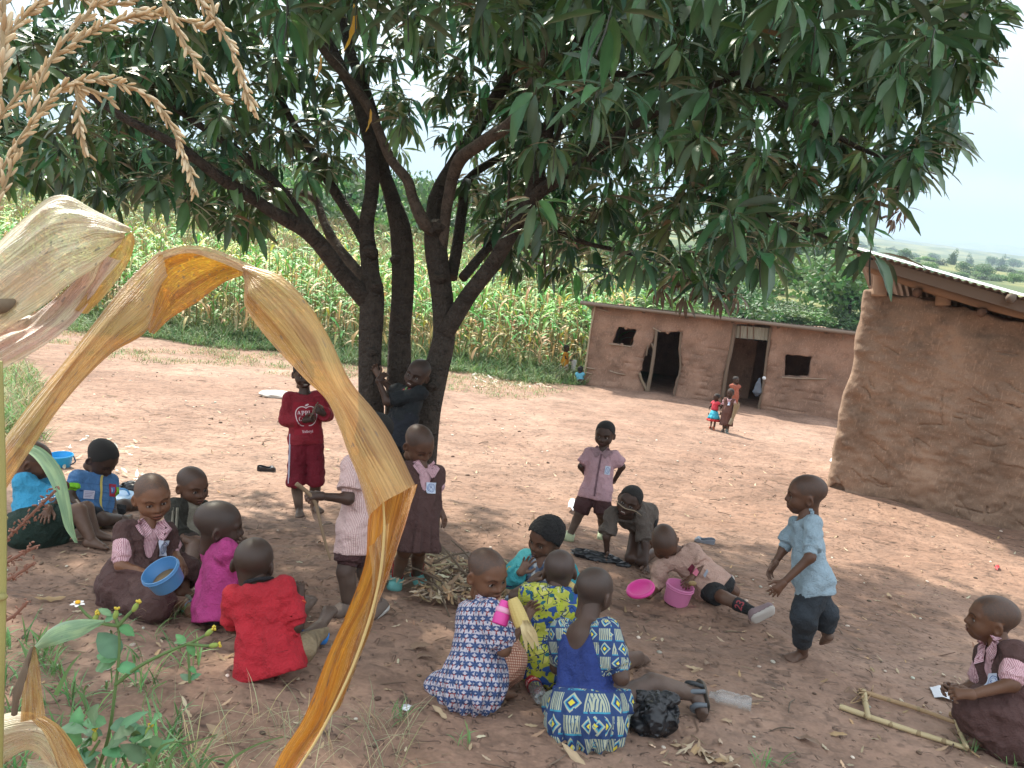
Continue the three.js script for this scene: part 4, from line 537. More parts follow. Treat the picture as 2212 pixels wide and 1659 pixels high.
  // hands
  const hand = (el, wr, tip, right, hint, curl = 0.5, spread = 1) => {
    const d = tip.clone().sub(wr).normalize(); let n = hint ? vv(hint) : UP.clone().multiplyScalar(0.6).addScaledVector(side, right ? -0.7 : 0.7).addScaledVector(fwd, 0.2); n.addScaledVector(d, -n.dot(d)).normalize(); const th = n.clone().cross(d).multiplyScalar(right ? 1 : -1), A = (s, u, f) => wr.clone().addScaledVector(th, s * H).addScaledVector(n, u * H).addScaledVector(d, f * H);
    const l = [cone(wr, S(0.016), A(0.011, 0, 0.045), S(0.0095)), cone(wr, S(0.016), A(-0.013, 0, 0.043), S(0.009)), cone(A(0, 0, 0.01), S(0.014), A(0, 0, 0.046), S(0.010))], fing = [];
    [[0.0185, 0.046, 0.044, 0.006], [0.0065, 0.049, 0.049, 0.0062], [-0.0055, 0.048, 0.046, 0.006], [-0.0165, 0.043, 0.036, 0.0054]].forEach(([s, f, L, rad], k) => { let p = A(s, 0, f), ang = curl * (0.35 + 0.08 * k), ds = th.clone().multiplyScalar((1.5 - k) * 0.12 * spread); const seg = [L * 0.45, L * 0.32, L * 0.26]; for (let i = 0; i < 3; i++) { const dir = d.clone().multiplyScalar(Math.cos(ang)).addScaledVector(n, -Math.sin(ang)).add(ds).normalize(), q = p.clone().addScaledVector(dir, seg[i] * H); fing.push(cone(p, S(rad * (1 - i * 0.08)), q, S(rad * (0.92 - i * 0.08)))); p = q; ang += curl * 0.85; } });
    { let p = A(0.014, -0.002, 0.012), dir = d.clone().multiplyScalar(0.6).addScaledVector(th, 0.75).addScaledVector(n, -0.25 - curl * 0.3).normalize(), q = p.clone().addScaledVector(dir, 0.03 * H); fing.push(cone(p, S(0.0105), q, S(0.0075))); dir = dir.multiplyScalar(0.7).addScaledVector(d, 0.6).addScaledVector(th, -curl * 0.5).normalize(); fing.push(cone(q, S(0.0075), q.clone().addScaledVector(dir, 0.024 * H), S(0.0062))); }
    const palm = uni(l, 0.012 * H), f = (x, y, z) => { let e = palm(x, y, z); for (const g of fing) e = smin(e, g(x, y, z), 0.003 * H); return e; }, q = boundsOf([wr, A(0, 0, 0.1)], 0.055 * H);
    return paint(net(f, q.min, q.max, ck), (x, y, z) => { const u = (x - wr.x) * n.x + (y - wr.y) * n.y + (z - wr.z) * n.z, k = sst(-0.001, -0.007, u); const c = skinCol(x, y, z); return [mix(c[0], 0.20, k * 0.6), mix(c[1], 0.12, k * 0.6), mix(c[2], 0.085, k * 0.6)]; });
  };
  gl.push(hand(J.elA, J.wrA, J.tipA, true, o.ha, o.ca, o.sa), hand(J.elB, J.wrB, J.tipB, false, o.hb, o.cbl, o.sb));
  // head
  const [fy, fp, fr] = o.face, hf = view(fy, fp), hx0 = UP.clone().cross(hf).normalize(), hu0 = hf.clone().cross(hx0).normalize(), ra = -(fr || 0) * Math.PI / 180, hx = hx0.clone().multiplyScalar(Math.cos(ra)).addScaledVector(hu0, Math.sin(ra)), hu = hf.clone().cross(hx);
  const HM = new THREE.Matrix4().makeBasis(hx, hu, hf).scale(V(1, 1, 1).multiplyScalar(0.93 * hl)).setPosition(hb), { f: hfld, skull, hairline } = headField(o), hc = ch / (0.93 * hl);
  const lo = V(-0.105, -0.125, -0.12), hi = V(0.105, 0.12, 0.115);
  const headG = paint(net(hfld, lo, hi, hc), (x, y, z) => { const n = fbm(x * 40, y * 40, z * 40 + o.pel[0], 3), k = 1 + n * 0.22; let c = tone.map((v) => v * k); const hb2 = o.hair && o.hair.stub ? sst(0.006, -0.012, hairline(x, y, z) + (noise(x * 90, y * 90, z * 90) - 0.5) * 0.014) * (Math.abs(x) > 0.071 && y < 0.012 ? 0 : 1) * (0.62 + 0.5 * (noise(x * 300, y * 300, z * 300) - 0.5)) : 0; if (hb2 > 0) c = c.map((v, i) => mix(v, o.hair.c[i], clamp(hb2))); const lip = z > 0.07 && Math.abs(x) < 0.024 && y < -0.0535 && y > -0.081 ? 1 - sst(0.6, 1, Math.hypot(x / 0.026, (y + 0.0665) / 0.0135)) : 0; c = [mix(c[0], tone[0] * 1.15 + 0.02, lip), mix(c[1], tone[1] * 0.95 + 0.004, lip), mix(c[2], tone[2] * 1.0 + 0.006, lip)];
    const line = lip > 0 && Math.abs(y + 0.067) < 0.0026 && Math.abs(x) < 0.021 ? 0.25 : 1; const bx = Math.abs(x), by = y - 0.0085 - 0.005 * sst(0.015, 0.03, bx) + 0.006 * sst(0.035, 0.05, bx), brow = z > 0.045 && bx > 0.013 && bx < 0.05 && Math.abs(by) < 0.0035 ? 0.45 : 1, lash = z > 0.055 && Math.hypot((bx - 0.031) / 0.0165, (y + 0.012) / 0.0085) < 1 ? 0.55 : 1, nos = z > 0.08 && Math.hypot((bx - 0.008) / 0.004, (y + 0.0465) / 0.003) < 1 ? 0.25 : 1; return c.map((v) => v * line * Math.min(brow, lash) * nos); });  // shade of the mouth crease and nostrils is painted into the vertex colour
  gl.push(headG.applyMatrix4(HM));
  gl.forEach((g) => g.deleteAttribute('uv'));
  add('body', merged(gl), skinMat);
  const hairT = o.hair || {}; const thick = hairT.t ?? 0.0022, hairG = hairT.stub ? null : net((x, y, z) => Math.max(skull(x, y, z) - thick - (hairT.curly ? 0.006 * (noise(x * 95, y * 95, z * 95) - 0.2) + 0.004 * noise(x * 230, y * 230, z * 230) : 0), hairline(x, y + (hairT.up || 0), z)), V(-0.11, -0.11, -0.13), V(0.11, 0.14, 0.115), hc);   if (!hairT.stub) { const hairU = boxUV(hairG, EX, UP, V(0, 0, 1), 0.5).applyMatrix4(HM); add('hair', hairU, hairMat(hairT.c || [0.034, 0.029, 0.026])); }
  if (Z < 9) for (const s of [-1, 1]) { const g = new THREE.SphereGeometry(0.0132, 14, 12); const gz = o.gaze || [0, 0]; const gd = V(gz[0], gz[1], 1).normalize(); paint(g, (x, y, z) => { const k = (x * gd.x + y * gd.y + z * gd.z) / 0.0132; return k > 0.84 ? [0.008, 0.005, 0.004] : k > 0.80 ? [0.03, 0.02, 0.015] : [0.36, 0.31, 0.27]; }); g.translate(s * 0.031, -0.012, 0.0622); g.deleteAttribute('uv'); add('eye', g.applyMatrix4(HM), eyeMat); }
  if (o.mouth === 'smile') { const g = new THREE.SphereGeometry(1, 12, 8).scale(0.021, 0.0045, 0.008).translate(0, -0.0655, 0.0795); add('teeth', g.applyMatrix4(HM), teethMat); }
  const K = { bare, J, o, root, up, side, fwd, W, H, S, view, vv, add, cg, basePt, HM, Z, sdf: {}, foot, pfwd, torso };
  // clothes
  for (const w of o.wear || []) dress(K, w);
  if (o.shoes) for (const [tagA, kn, an, to, on] of [['a', J.knA, J.anA, J.toA, shoeA], ['b', J.knB, J.anB, J.toB, shoeB]]) if (on) shoe(K, o.shoes, kn, an, to);
  people.push(K); return K;
}
const foldNoise = (x, y, z, s) => { const a = fbm(x * 9 + s, y * 15, z * 9, 3); return (1 - Math.abs(a) * 5) * 0.5; };
function dress(K, w) {
  const { J, W, S, H, up, side, fwd } = K, lo = (w.lo ?? 0.012) * 0.72, parts = [], cuts = [], k = w.k ?? 0.02;
  const limbs = [[J.shA, J.elA, J.wrA, 'A'], [J.shB, J.elB, J.wrB, 'B']], legs = [[J.hipA, J.knA, J.anA, 'A'], [J.hipB, J.knB, J.anB, 'B']];
  const pos = (r) => Array.isArray(r) ? (r.length === 3 ? GpH(r[0], r[1], r[2] * H) : W(J[r[0]], r[1], r[2], r[3])) : J[r];
  let waist = -9, list = [];
  if (w.top) {
    list.push(...K.torso(lo)); const drape = w.hem > 0.02 ? [cone(W(J.pel, -0.034, 0.04, 0), S(0.06) + lo, W(J.pel, -0.038 - (w.fl || 0) * 0.5, -w.hem - 0.05, 0), S(0.061 + (w.fl || 0)) + lo), cone(W(J.pel, 0.034, 0.04, 0), S(0.06) + lo, W(J.pel, 0.038 + (w.fl || 0) * 0.5, -w.hem - 0.05, 0), S(0.061 + (w.fl || 0)) + lo)] : []; list.push(...drape);
  }
  const slv = w.sl ? limbs.map(([a, b, c]) => { const f = w.sl, r0 = S(0.033) + lo, r1 = S(0.031) + lo * Math.min(1.25, w.cuff ?? 1.1) + 0.003, l = []; if (f <= 1) { const e = a.clone().lerp(b, f); l.push(cone(a, r0, e, r1)); return { l, e, n: b.clone().sub(a).normalize(), in: cone(a.clone().lerp(b, f - 0.35), S(0.027), b, S(0.03)) }; } const e = b.clone().lerp(c, f - 1); l.push(cone(a, r0, b, r1 * 0.95), cone(b, r1 * 0.95, e, r1 * 0.85)); return { l, e, n: c.clone().sub(b).normalize(), in: cone(b.clone().lerp(c, f - 1.3), S(0.021), c, S(0.022)) }; }) : [];
  if (w.legs) list.push(cone(W(J.pel, -0.033, 0.0, 0), S(0.06) + lo, W(J.pel, -0.033, 0.06, 0), S(0.057) + lo), cone(W(J.pel, 0.033, 0, 0), S(0.06) + lo, W(J.pel, 0.033, 0.06, 0), S(0.057) + lo));
  const lg = w.legs ? legs.map(([a, b, c]) => { const f = w.legs, ra = S(0.058) + lo, rb = S(0.042) + lo * (w.cuff ?? 1.3), l = []; if (f <= 1) { const e = a.clone().lerp(b, f); l.push(cone(a, ra, e, rb)); return { l, e, n: b.clone().sub(a).normalize(), in: cone(a.clone().lerp(b, f - 0.25), S(0.045), b, S(0.046)) }; } const e = b.clone().lerp(c, f - 1); l.push(cone(a, ra, b, rb), cone(b, rb, e, S(w.cr || 0.034) + lo)); return { l, e, n: c.clone().sub(b).normalize(), in: cone(b.clone().lerp(c, f - 1.2), S(0.03), c, S(0.028)) }; }) : [];
  for (const q of w.cones || []) list.push(cone(pos(q[0]), S(q[1]), pos(q[2]), S(q[3])));
  const core = uni(list, k), seed = K.o.pel[0] * 0.37;
  const neckC = w.top ? W(J.neck, 0, (w.nu ?? 0.032), w.nf ?? 0.012) : null, nr = S(w.nr ?? 0.052), hemP = w.hem !== undefined ? W(J.pel, 0, -w.hem, 0) : null, topP = w.topAt !== undefined ? W(J.pel, 0, w.topAt, 0) : null;
  const scoop = w.scoop ? cone(W(J.neck, 0, 0.02, 0.05 * w.scoop[1]), S(w.scoop[0]), W(J.neck, 0, -w.scoop[2], 0.09 * w.scoop[1]), S(w.scoop[3] ?? 0.02)) : null;
  const cutF = (w.cuts || []).map((c) => { const a = pos(c[0]), b = pos(c[1]), n = b.clone().sub(a).normalize(), e = a.clone().lerp(b, c[2]).addScaledVector(n, 0.05 * H); return cone(e, 0.05 * H, b.clone().addScaledVector(n, 0.12 * H), 0.055 * H); });
  const inners = K.Z < 9 ? [K.bare, ...Object.values(K.sdf)] : [];
  const amp = (w.fold ?? 0.006) * 1.35, sk = w.pleat ? w.pleat : null;
  const arm = K.armSkip;
  const f = (x, y, z) => {
    let d = list.length ? core(x, y, z) : 9;
    for (const s of slv) { let e = s.l[0](x, y, z); if (s.l[1]) e = smin(e, s.l[1](x, y, z), 0.015); e = Math.max(e, (x - s.e.x) * s.n.x + (y - s.e.y) * s.n.y + (z - s.e.z) * s.n.z); e = Math.max(e, -s.in(x, y, z)); d = smin(d, e, 0.010 * H); }
    for (const s of lg) { let e = s.l[0](x, y, z); if (s.l[1]) e = smin(e, s.l[1](x, y, z), 0.02); e = Math.max(e, (x - s.e.x) * s.n.x + (y - s.e.y) * s.n.y + (z - s.e.z) * s.n.z); e = Math.max(e, -s.in(x, y, z)); d = smin(d, e, (w.lk ?? 0.014) * H); }
    if (d > 0.032) return d - 0.012;
    const d0 = d; if (d < -0.04) d += 0.01; else d += amp * (fbm(x * 13 + seed, y * 24, z * 13, 3) * 1.3) + amp * 0.9 * Math.abs(fbm(x * 6 + y * 8, y * 5 - x * 4 + seed, z * 7, 2)) * 2 - amp * 0.3;
    if (sk) { const qx = x - J.pel.x, qy = y - J.pel.y, qz = z - J.pel.z, a = qx * side.x + qy * side.y + qz * side.z, b = qx * fwd.x + qy * fwd.y + qz * fwd.z, u = (qx * up.x + qy * up.y + qz * up.z) / H; const th = Math.atan2(a, b), g = sst(sk[2] ?? 0.05, (sk[2] ?? 0.05) - 0.22, u); d += sk[1] * g * (Math.sin(th * sk[0] + 2 * noise(th * 2, u * 3, seed)) + 0.4 * Math.sin(th * sk[0] * 2.3 + 1)); }
    if (d0 > -0.03) for (const q of inners) d = Math.min(d, Math.max(q(x, y, z) - 0.0045, d0 - (w.cover ?? 0.016)));
    if (neckC) d = Math.max(d, nr - Math.hypot(x - neckC.x, y - neckC.y, z - neckC.z));
    if (scoop) d = Math.max(d, -scoop(x, y, z));
    if (hemP) d = Math.max(d, -((x - hemP.x) * up.x + (y - hemP.y) * up.y + (z - hemP.z) * up.z) + 0.008 * (noise(x * 14, 3, z * 14) - 0.5));
    if (topP) d = Math.max(d, (x - topP.x) * up.x + (y - topP.y) * up.y + (z - topP.z) * up.z);
    for (const c of cutF) d = Math.max(d, -c(x, y, z));
    return d;
  };
  K.sdf[w.n] = f; K.last = f;
  const pts = Object.values(J), extra = (w.cones || []).flatMap((q) => [pos(q[0]), pos(q[2])]), bb = boundsOf([...pts, ...extra], 0.17 * H);
  const g = net(f, bb.min, bb.max, w.cell || K.cg); if (!g.attributes.position.count) return;
  const uvg = boxUV(g, side, up, fwd, w.tile || 0.5, J.pel); const m = K.add(w.n, uvg, w.m); if (w.label) m.userData.label = w.label; return m;
}
// a piece of cloth or print lying on the clothes: four corners in the torso's frame (side, up from the neck), thrown on along dir
function patch(K, name, corners, material, { off = 0.004, nu = 8, nv = 8, dir = 1, from = 'neck', on, uvFlip = false, org, axes } = {}) {
  const f = on || ((x, y, z) => { let d = K.bare(x, y, z); for (const q of Object.values(K.sdf)) d = Math.min(d, q(x, y, z)); return d; });
  const c = org || K.J[from], [ax, ay, az] = axes || [K.side, K.up, K.fwd], n = az.clone().multiplyScalar(dir), pos = [], uv = [], idx = [];
  for (let j = 0; j <= nv; j++) for (let i = 0; i <= nu; i++) { const s = i / nu, t = j / nv, a = [0, 1].map((q) => mix(mix(corners[0][q], corners[1][q], s), mix(corners[3][q], corners[2][q], s), t)); let p = c.clone().addScaledVector(ax, a[0] * K.H).addScaledVector(ay, a[1] * K.H).addScaledVector(n, 0.13 * K.H); const p0 = p.clone(); let hit = false; for (let it = 0; it < 50; it++) { const d = f(p.x, p.y, p.z); if (d < 0.001) { hit = true; break; } if (p.distanceTo(p0) > 0.16 * K.H) break; p.addScaledVector(n, -Math.max(0.0015, Math.min(d, 0.03) * 0.8)); } if (!hit) p.copy(p0).addScaledVector(n, -0.09 * K.H); p.addScaledVector(n, off); pos.push(p.x, p.y, p.z); uv.push(uvFlip ? 1 - s : s, 1 - t); }
  for (let j = 0; j < nv; j++) for (let i = 0; i < nu; i++) { const a = j * (nu + 1) + i, b = a + nu + 1; idx.push(a, b, a + 1, b, b + 1, a + 1); }
  const g = build(pos, idx, null, uv); material.side = THREE.DoubleSide; return K.add(name, g, material);
}
function collar(K, m) { for (const s of [1, -1]) patch(K, 'collar', [[s * 0.042, 0.045], [s * 0.002, -0.008], [s * 0.036, -0.052], [s * 0.078, 0.005]], m, { off: 0.007, nu: 6, nv: 6 }); }
function shoe(K, s, kn, an, to) {
  const { A, fu, fd } = K.foot(kn, an, to), S = K.S, g0 = s.g ?? 0.007, H = K.H;
  const outline = uni([cone(A(0, 0, -0.016), S(0.026) + g0, A(-0.012, -0.002, 0.078), S(0.024) + g0), cone(A(0, 0, -0.016), S(0.026) + g0, A(0.012, -0.002, 0.074), S(0.024) + g0)], 0.01);
  const h = (x, y, z) => { const b = A(0, 0, 0); return (x - b.x) * fu.x + (y - b.y) * fu.y + (z - b.z) * fu.z; }, along = (x, y, z) => { const b = A(0, 0, 0); return (x - b.x) * fd.x + (y - b.y) * fd.y + (z - b.z) * fd.z; };
  const q = boundsOf([an, to, A(0, -0.03, -0.03)], 0.07 * H), cell = Math.max(0.0045, K.Z * 0.0011), sh = an.clone().addScaledVector(fu, 0.06 * H);
  const soleF = (x, y, z) => Math.max(outline(x, y, z) - 0.001, h(x, y, z) + 0.014 * H, -h(x, y, z) - 0.03 * H);
  K.add('sole', net(soleF, q.min, q.max, cell), s.sole);
  if (s.flip) { K.add('strap', merged([tube([A(-0.026, -0.006, 0.03), A(-0.014, 0.016, 0.045), A(-0.008, 0.004, 0.074)], [0.005, 0.005, 0.004], 5, 4), tube([A(0.028, -0.006, 0.03), A(0.012, 0.016, 0.045), A(-0.008, 0.004, 0.074)], [0.005, 0.005, 0.004], 5, 4)]), s.m); return; }
  if (s.sandal) { for (const f of [-0.0, 0.05]) K.add('strap', tube([A(-0.034, -0.012, f + 0.01), A(-0.02, 0.02 + (f ? 0 : 0.02), f), A(0, 0.03 + (f ? -0.003 : 0.02), f - 0.002), A(0.02, 0.02 + (f ? 0 : 0.02), f), A(0.034, -0.012, f + 0.01)], [0.009, 0.011, 0.012, 0.011, 0.009], 6, 5), s.m); K.add('strap', tube([A(-0.03, -0.01, -0.01), A(-0.024, 0.03, -0.03), A(0, 0.04, -0.04), A(0.024, 0.03, -0.03), A(0.03, -0.01, -0.01)], [0.008, 0.01, 0.01, 0.01, 0.008], 6, 5), s.m2 || s.m); return; }
  const hole = uni([cone(an, S(0.026), sh, S(0.036))], 0.01), up1 = uni([...[cone(A(0, 0, -0.014), S(0.026) + g0, A(-0.012, -0.006, 0.076), S(0.02) + g0), cone(A(0, 0, -0.014), S(0.026) + g0, A(0.012, -0.006, 0.072), S(0.02) + g0), cone(A(0, 0.016, -0.008), S(0.026) + g0, A(0, 0.008, 0.035), S(0.02) + g0)]], 0.014);
  const upF = (x, y, z) => Math.max(up1(x, y, z), -h(x, y, z) - 0.014 * H, s.low ? h(x, y, z) - 0.028 * H : h(x, y, z) - 0.045 * H, -hole(x, y, z));
  K.add('shoe', net(upF, q.min, q.max, cell), s.m);
  if (s.lace) for (let i = 0; i < 3; i++) K.add('lace', tube([A(-0.016, 0.012 - i * 0.003, 0.034 + i * 0.011), A(0, 0.026 - i * 0.007, 0.036 + i * 0.011), A(0.016, 0.012 - i * 0.003, 0.034 + i * 0.011)], [0.003, 0.003, 0.003], 4, 3), s.lace);
}
// ---------- cloths ----------
const stripeM = (a, b, n = 16) => printCloth((g, w, h) => { g.fillStyle = a; g.fillRect(0, 0, w, h); g.fillStyle = b; for (let i = 0; i < n; i++) g.fillRect(i * w / n, 0, w / n * 0.42, h); });
const pinkStripe = stripeM('#d9b6bb', '#a9757f'), paleStripe = stripeM('#d6bcb6', '#b58f8c'), collarM = stripeM('#dcb8be', '#ad7883', 10);
const maroon = cloth([0.085, 0.042, 0.038]), maroonS = cloth([0.075, 0.032, 0.033]);
const star = printCloth((g, w, h) => { g.fillStyle = '#bdb8c2'; g.fillRect(0, 0, w, h); const petal = (x, y, a, L, wd, c) => { g.save(); g.translate(x, y); g.rotate(a); g.fillStyle = c; g.beginPath(); g.moveTo(0, 0); g.quadraticCurveTo(wd, L / 2, 0, L); g.quadraticCurveTo(-wd, L / 2, 0, 0); g.fill(); g.restore(); }; const n = 4, s = w / n; for (let i = -1; i <= n; i++) for (let j = -1; j <= n; j++) { const x = i * s + (j & 1 ? s / 2 : 0), y = j * s; for (let k = 0; k < 6; k++) petal(x, y, k * Math.PI / 3, s * 0.58, s * 0.24, k % 2 ? '#33466c' : '#3e537f'); g.fillStyle = '#8c3a3c'; for (let k = 0; k < 3; k++) { const a = k * 2.094 + 0.5; g.beginPath(); g.ellipse(x + Math.cos(a) * s * 0.5, y + Math.sin(a) * s * 0.5, s * 0.14, s * 0.07, a, 0, 7); g.fill(); } } });
const wax = printCloth((g, w, h) => { g.fillStyle = '#aeb246'; g.fillRect(0, 0, w, h); const r = rng(3); const blob = (c, n, s) => { g.fillStyle = c; for (let i = 0; i < n; i++) { const x = r() * w, y = r() * h, a = r() * 6.28; for (const dx of [-w, 0, w]) for (const dy of [-h, 0, h]) { g.beginPath(); g.ellipse(x + dx, y + dy, s * (0.6 + r() * 0.6), s * (0.3 + r() * 0.3), a, 0, 7); g.fill(); } } }; blob('#2c4f8f', 18, 38); blob('#c6c69a', 14, 16); blob('#a9b234', 13, 30); blob('#1c5d6e', 14, 18); blob('#c9c462', 10, 18); g.strokeStyle = '#14284e'; g.lineWidth = 3; for (let i = 0; i < 42; i++) { g.beginPath(); const x = r() * w, y = r() * h; g.moveTo(x, y); g.quadraticCurveTo(x + (r() - 0.5) * 80, y + (r() - 0.5) * 80, x + (r() - 0.5) * 110, y + (r() - 0.5) * 110); g.stroke(); } g.fillStyle = '#1a3568'; for (let i = 0; i < 26; i++) { g.beginPath(); g.arc(r() * w, r() * h, 5, 0, 7); g.fill(); } });
const geo = printCloth((g, w, h) => { g.fillStyle = '#2a4270'; g.fillRect(0, 0, w, h); const u = w / 4; for (let i = 0; i < 4; i++) for (let j = 0; j < 4; j++) { const x = i * u, y = j * u; if ((i + j) % 2) { g.fillStyle = '#aeb29a'; g.fillRect(x + 3, y + 4, u - 8, u - 10); g.fillStyle = '#2d5277'; for (let k = 0; k < 6; k++) g.fillRect(x + 6 + k * 9, y + 4, 3, u - 10); g.fillStyle = '#3f93ad'; g.fillRect(x + 3, y + u - 8, u - 8, 5); } else { const di = (c, s) => { g.fillStyle = c; g.beginPath(); g.moveTo(x + u / 2, y + u / 2 - s); g.lineTo(x + u / 2 + s, y + u / 2); g.lineTo(x + u / 2, y + u / 2 + s); g.lineTo(x + u / 2 - s, y + u / 2); g.fill(); }; di('#b2b59c', u * 0.46); di('#4aa0b8', u * 0.36); di('#1d3a74', u * 0.28); di('#d8c840', u * 0.16); } } });
const blueYellow = printCloth((g, w, h) => { g.fillStyle = '#3d8fb0'; g.fillRect(0, 0, w, h); const u = w / 4; for (let i = 0; i < 4; i++) for (let j = 0; j < 4; j++) if (j % 2) { g.fillStyle = '#d6c23c'; g.fillRect(i * u + 8, j * u + 8, u - 14, u - 14); g.fillStyle = '#1c2f62'; g.fillRect(i * u + 20, j * u + 20, u - 38, u - 38); } else { g.fillStyle = '#9fc9cf'; g.fillRect(i * u, j * u + u * 0.3, u, 8); g.fillStyle = '#1f4b86'; g.fillRect(i * u, j * u + u * 0.6, u, 6); } });
const check = printCloth((g, w, h) => { g.fillStyle = '#d9b9a4'; g.fillRect(0, 0, w, h); const n = 16, u = w / n; for (let i = 0; i < n; i++) { g.fillStyle = 'rgba(140,70,45,0.55)'; g.fillRect(i * u, 0, u * 0.45, h); g.fillRect(0, i * u, w, u * 0.45); } });
const plaid = printCloth((g, w, h) => { g.fillStyle = '#8c9299'; g.fillRect(0, 0, w, h); for (let i = 0; i < 4; i++) { g.fillStyle = 'rgba(45,62,88,0.6)'; g.fillRect(i * w / 4, 0, w / 9, h); g.fillRect(0, i * h / 4, w, h / 9); g.fillStyle = 'rgba(222,222,214,0.5)'; g.fillRect(i * w / 4 + w / 7, 0, w / 26, h); g.fillRect(0, i * h / 4 + h / 7, w, h / 26); } });
const floral = printCloth((g, w, h) => { g.fillStyle = '#c9bfb4'; g.fillRect(0, 0, w, h); const r = rng(8); for (let i = 0; i < 60; i++) { g.fillStyle = r() < 0.6 ? '#4a2e28' : '#7a4030'; g.beginPath(); g.arc(r() * w, r() * h, 9 + r() * 9, 0, 7); g.fill(); } });
const badgeM = () => mat(C3(1, 1, 1), 0.8, { map: canvasTex(128, 160, (g, w, h) => { g.fillStyle = '#c3cbdb'; g.fillRect(0, 0, w, h); g.strokeStyle = '#3f5c9a'; g.lineWidth = 7; g.beginPath(); g.ellipse(w / 2, h / 2, 46, 58, 0, 0, 7); g.stroke(); g.lineWidth = 4; g.beginPath(); g.ellipse(w / 2, h / 2, 32, 42, 0, 0, 7); g.stroke(); g.fillStyle = '#3a548e'; g.font = 'bold 40px serif'; g.textAlign = 'center'; g.fillText('S', w / 2 - 8, h / 2 + 4); g.fillText('c', w / 2 + 12, h / 2 + 26); }) });
const badge1 = badgeM();
const skinDark = [0.040, 0.023, 0.017], skinMid = [0.075, 0.038, 0.024], skinWarm = [0.125, 0.062, 0.036];
const hairAsh = { c: [0.050, 0.038, 0.032], t: 0.0011, stub: true }, hairBlack = { c: [0.017, 0.014, 0.012], t: 0.0026 }, hairBald = { c: [0.052, 0.035, 0.027], t: 0.0008, stub: true };
const soleDark = mat(C3(0.09, 0.08, 0.07)), soleWhite = mat(C3(0.6, 0.58, 0.55));
const blank = (d) => [[[...d]], [[...d]]];
const pinafore = (len, extra = {}) => ({ n: 'pinafore', m: maroon, top: true, lo: 0.02, scoop: [0.052, 1, 0.10, 0.03], nr: 0.068, k: 0.05, fold: 0.005, ...extra });
const schoolShirt = { n: 'shirt', m: pinkStripe, top: true, sl: 0.85, lo: 0.011, tile: 0.11, hem: 0.0, cuff: 2.0, nr: 0.044, fold: 0.005 };

// ---------- children at the left ----------
{ // cyan blouse, dark green skirt
  const K = person({ label: 'child in cyan blouse and dark green skirt sitting at far left with bare foot out', H: 1.08, hs: 1.1, pel: [72, 1140, 's'], neck: [60, 1040, 0.4], head: [73, 992, -0.2], ty: 72, face: [78, 18, 0], skin: skinMid, hair: hairBald, eyes: 'down',
    a: [[116, 1080, -0.6], [106, 1098, -0.6], [100, 1108, -0.3]], b: [[138, 1050, 0.2], [118, 1028, 0], [106, 1022, -0.2]], la: [[170, 1102, -0.3], [197, 1166, 'g'], [242, 1182, 'g', 0.015]], lb: [[186, 1098, 0.6], [205, 1150, 'g'], [238, 1160, 'g', 0.015]],
    wear: [{ n: 'skirt', m: cloth([0.014, 0.035, 0.026]), legs: 0.66, lo: 0.02, k: 0.10, lk: 0.10, fold: 0.01, topAt: 0.08, cones: [['pel', 0.08, [62, 1156, 0.05], 0.06], ['hipA', 0.06, [105, 1158, 0.03], 0.04], [[62, 1156, 0.05], 0.06, [112, 1158, 0.03], 0.05]], cuts: [['knA', 'anA', 0.12], ['knB', 'anB', 0.1]] }, { n: 'blouse', m: cloth([0.05, 0.34, 0.58]), top: true, sl: 0.95, hem: 0.05, lo: 0.022, fl: 0.015, fold: 0.009, cuff: 2 }] });
  const dots = mat(C3(0.75, 0.85, 0.9), 0.8); const f = K.sdf.blouse; for (const [px0, py0, px1, py1] of [[84, 1082, 128, 1063], [84, 1087, 130, 1069], [18, 1118, 30, 1150], [22, 1116, 34, 1148], [88, 1140, 94, 1152]]) for (let i = 0; i < 9; i++) { const r = rayDir(mix(px0, px1, i / 8), mix(py0, py1, i / 8)); let z = 3.6; for (let q = 0; q < 90; q++) { const p = EYE.clone().addScaledVector(r, z), d = f(p.x, p.y, p.z); if (d < 0.002) { K.add('bead', new THREE.IcosahedronGeometry(0.005, 0).translate(p.x, p.y, p.z), dots); break; } z += Math.max(0.003, Math.min(0.1, d * 0.7)); } }
}
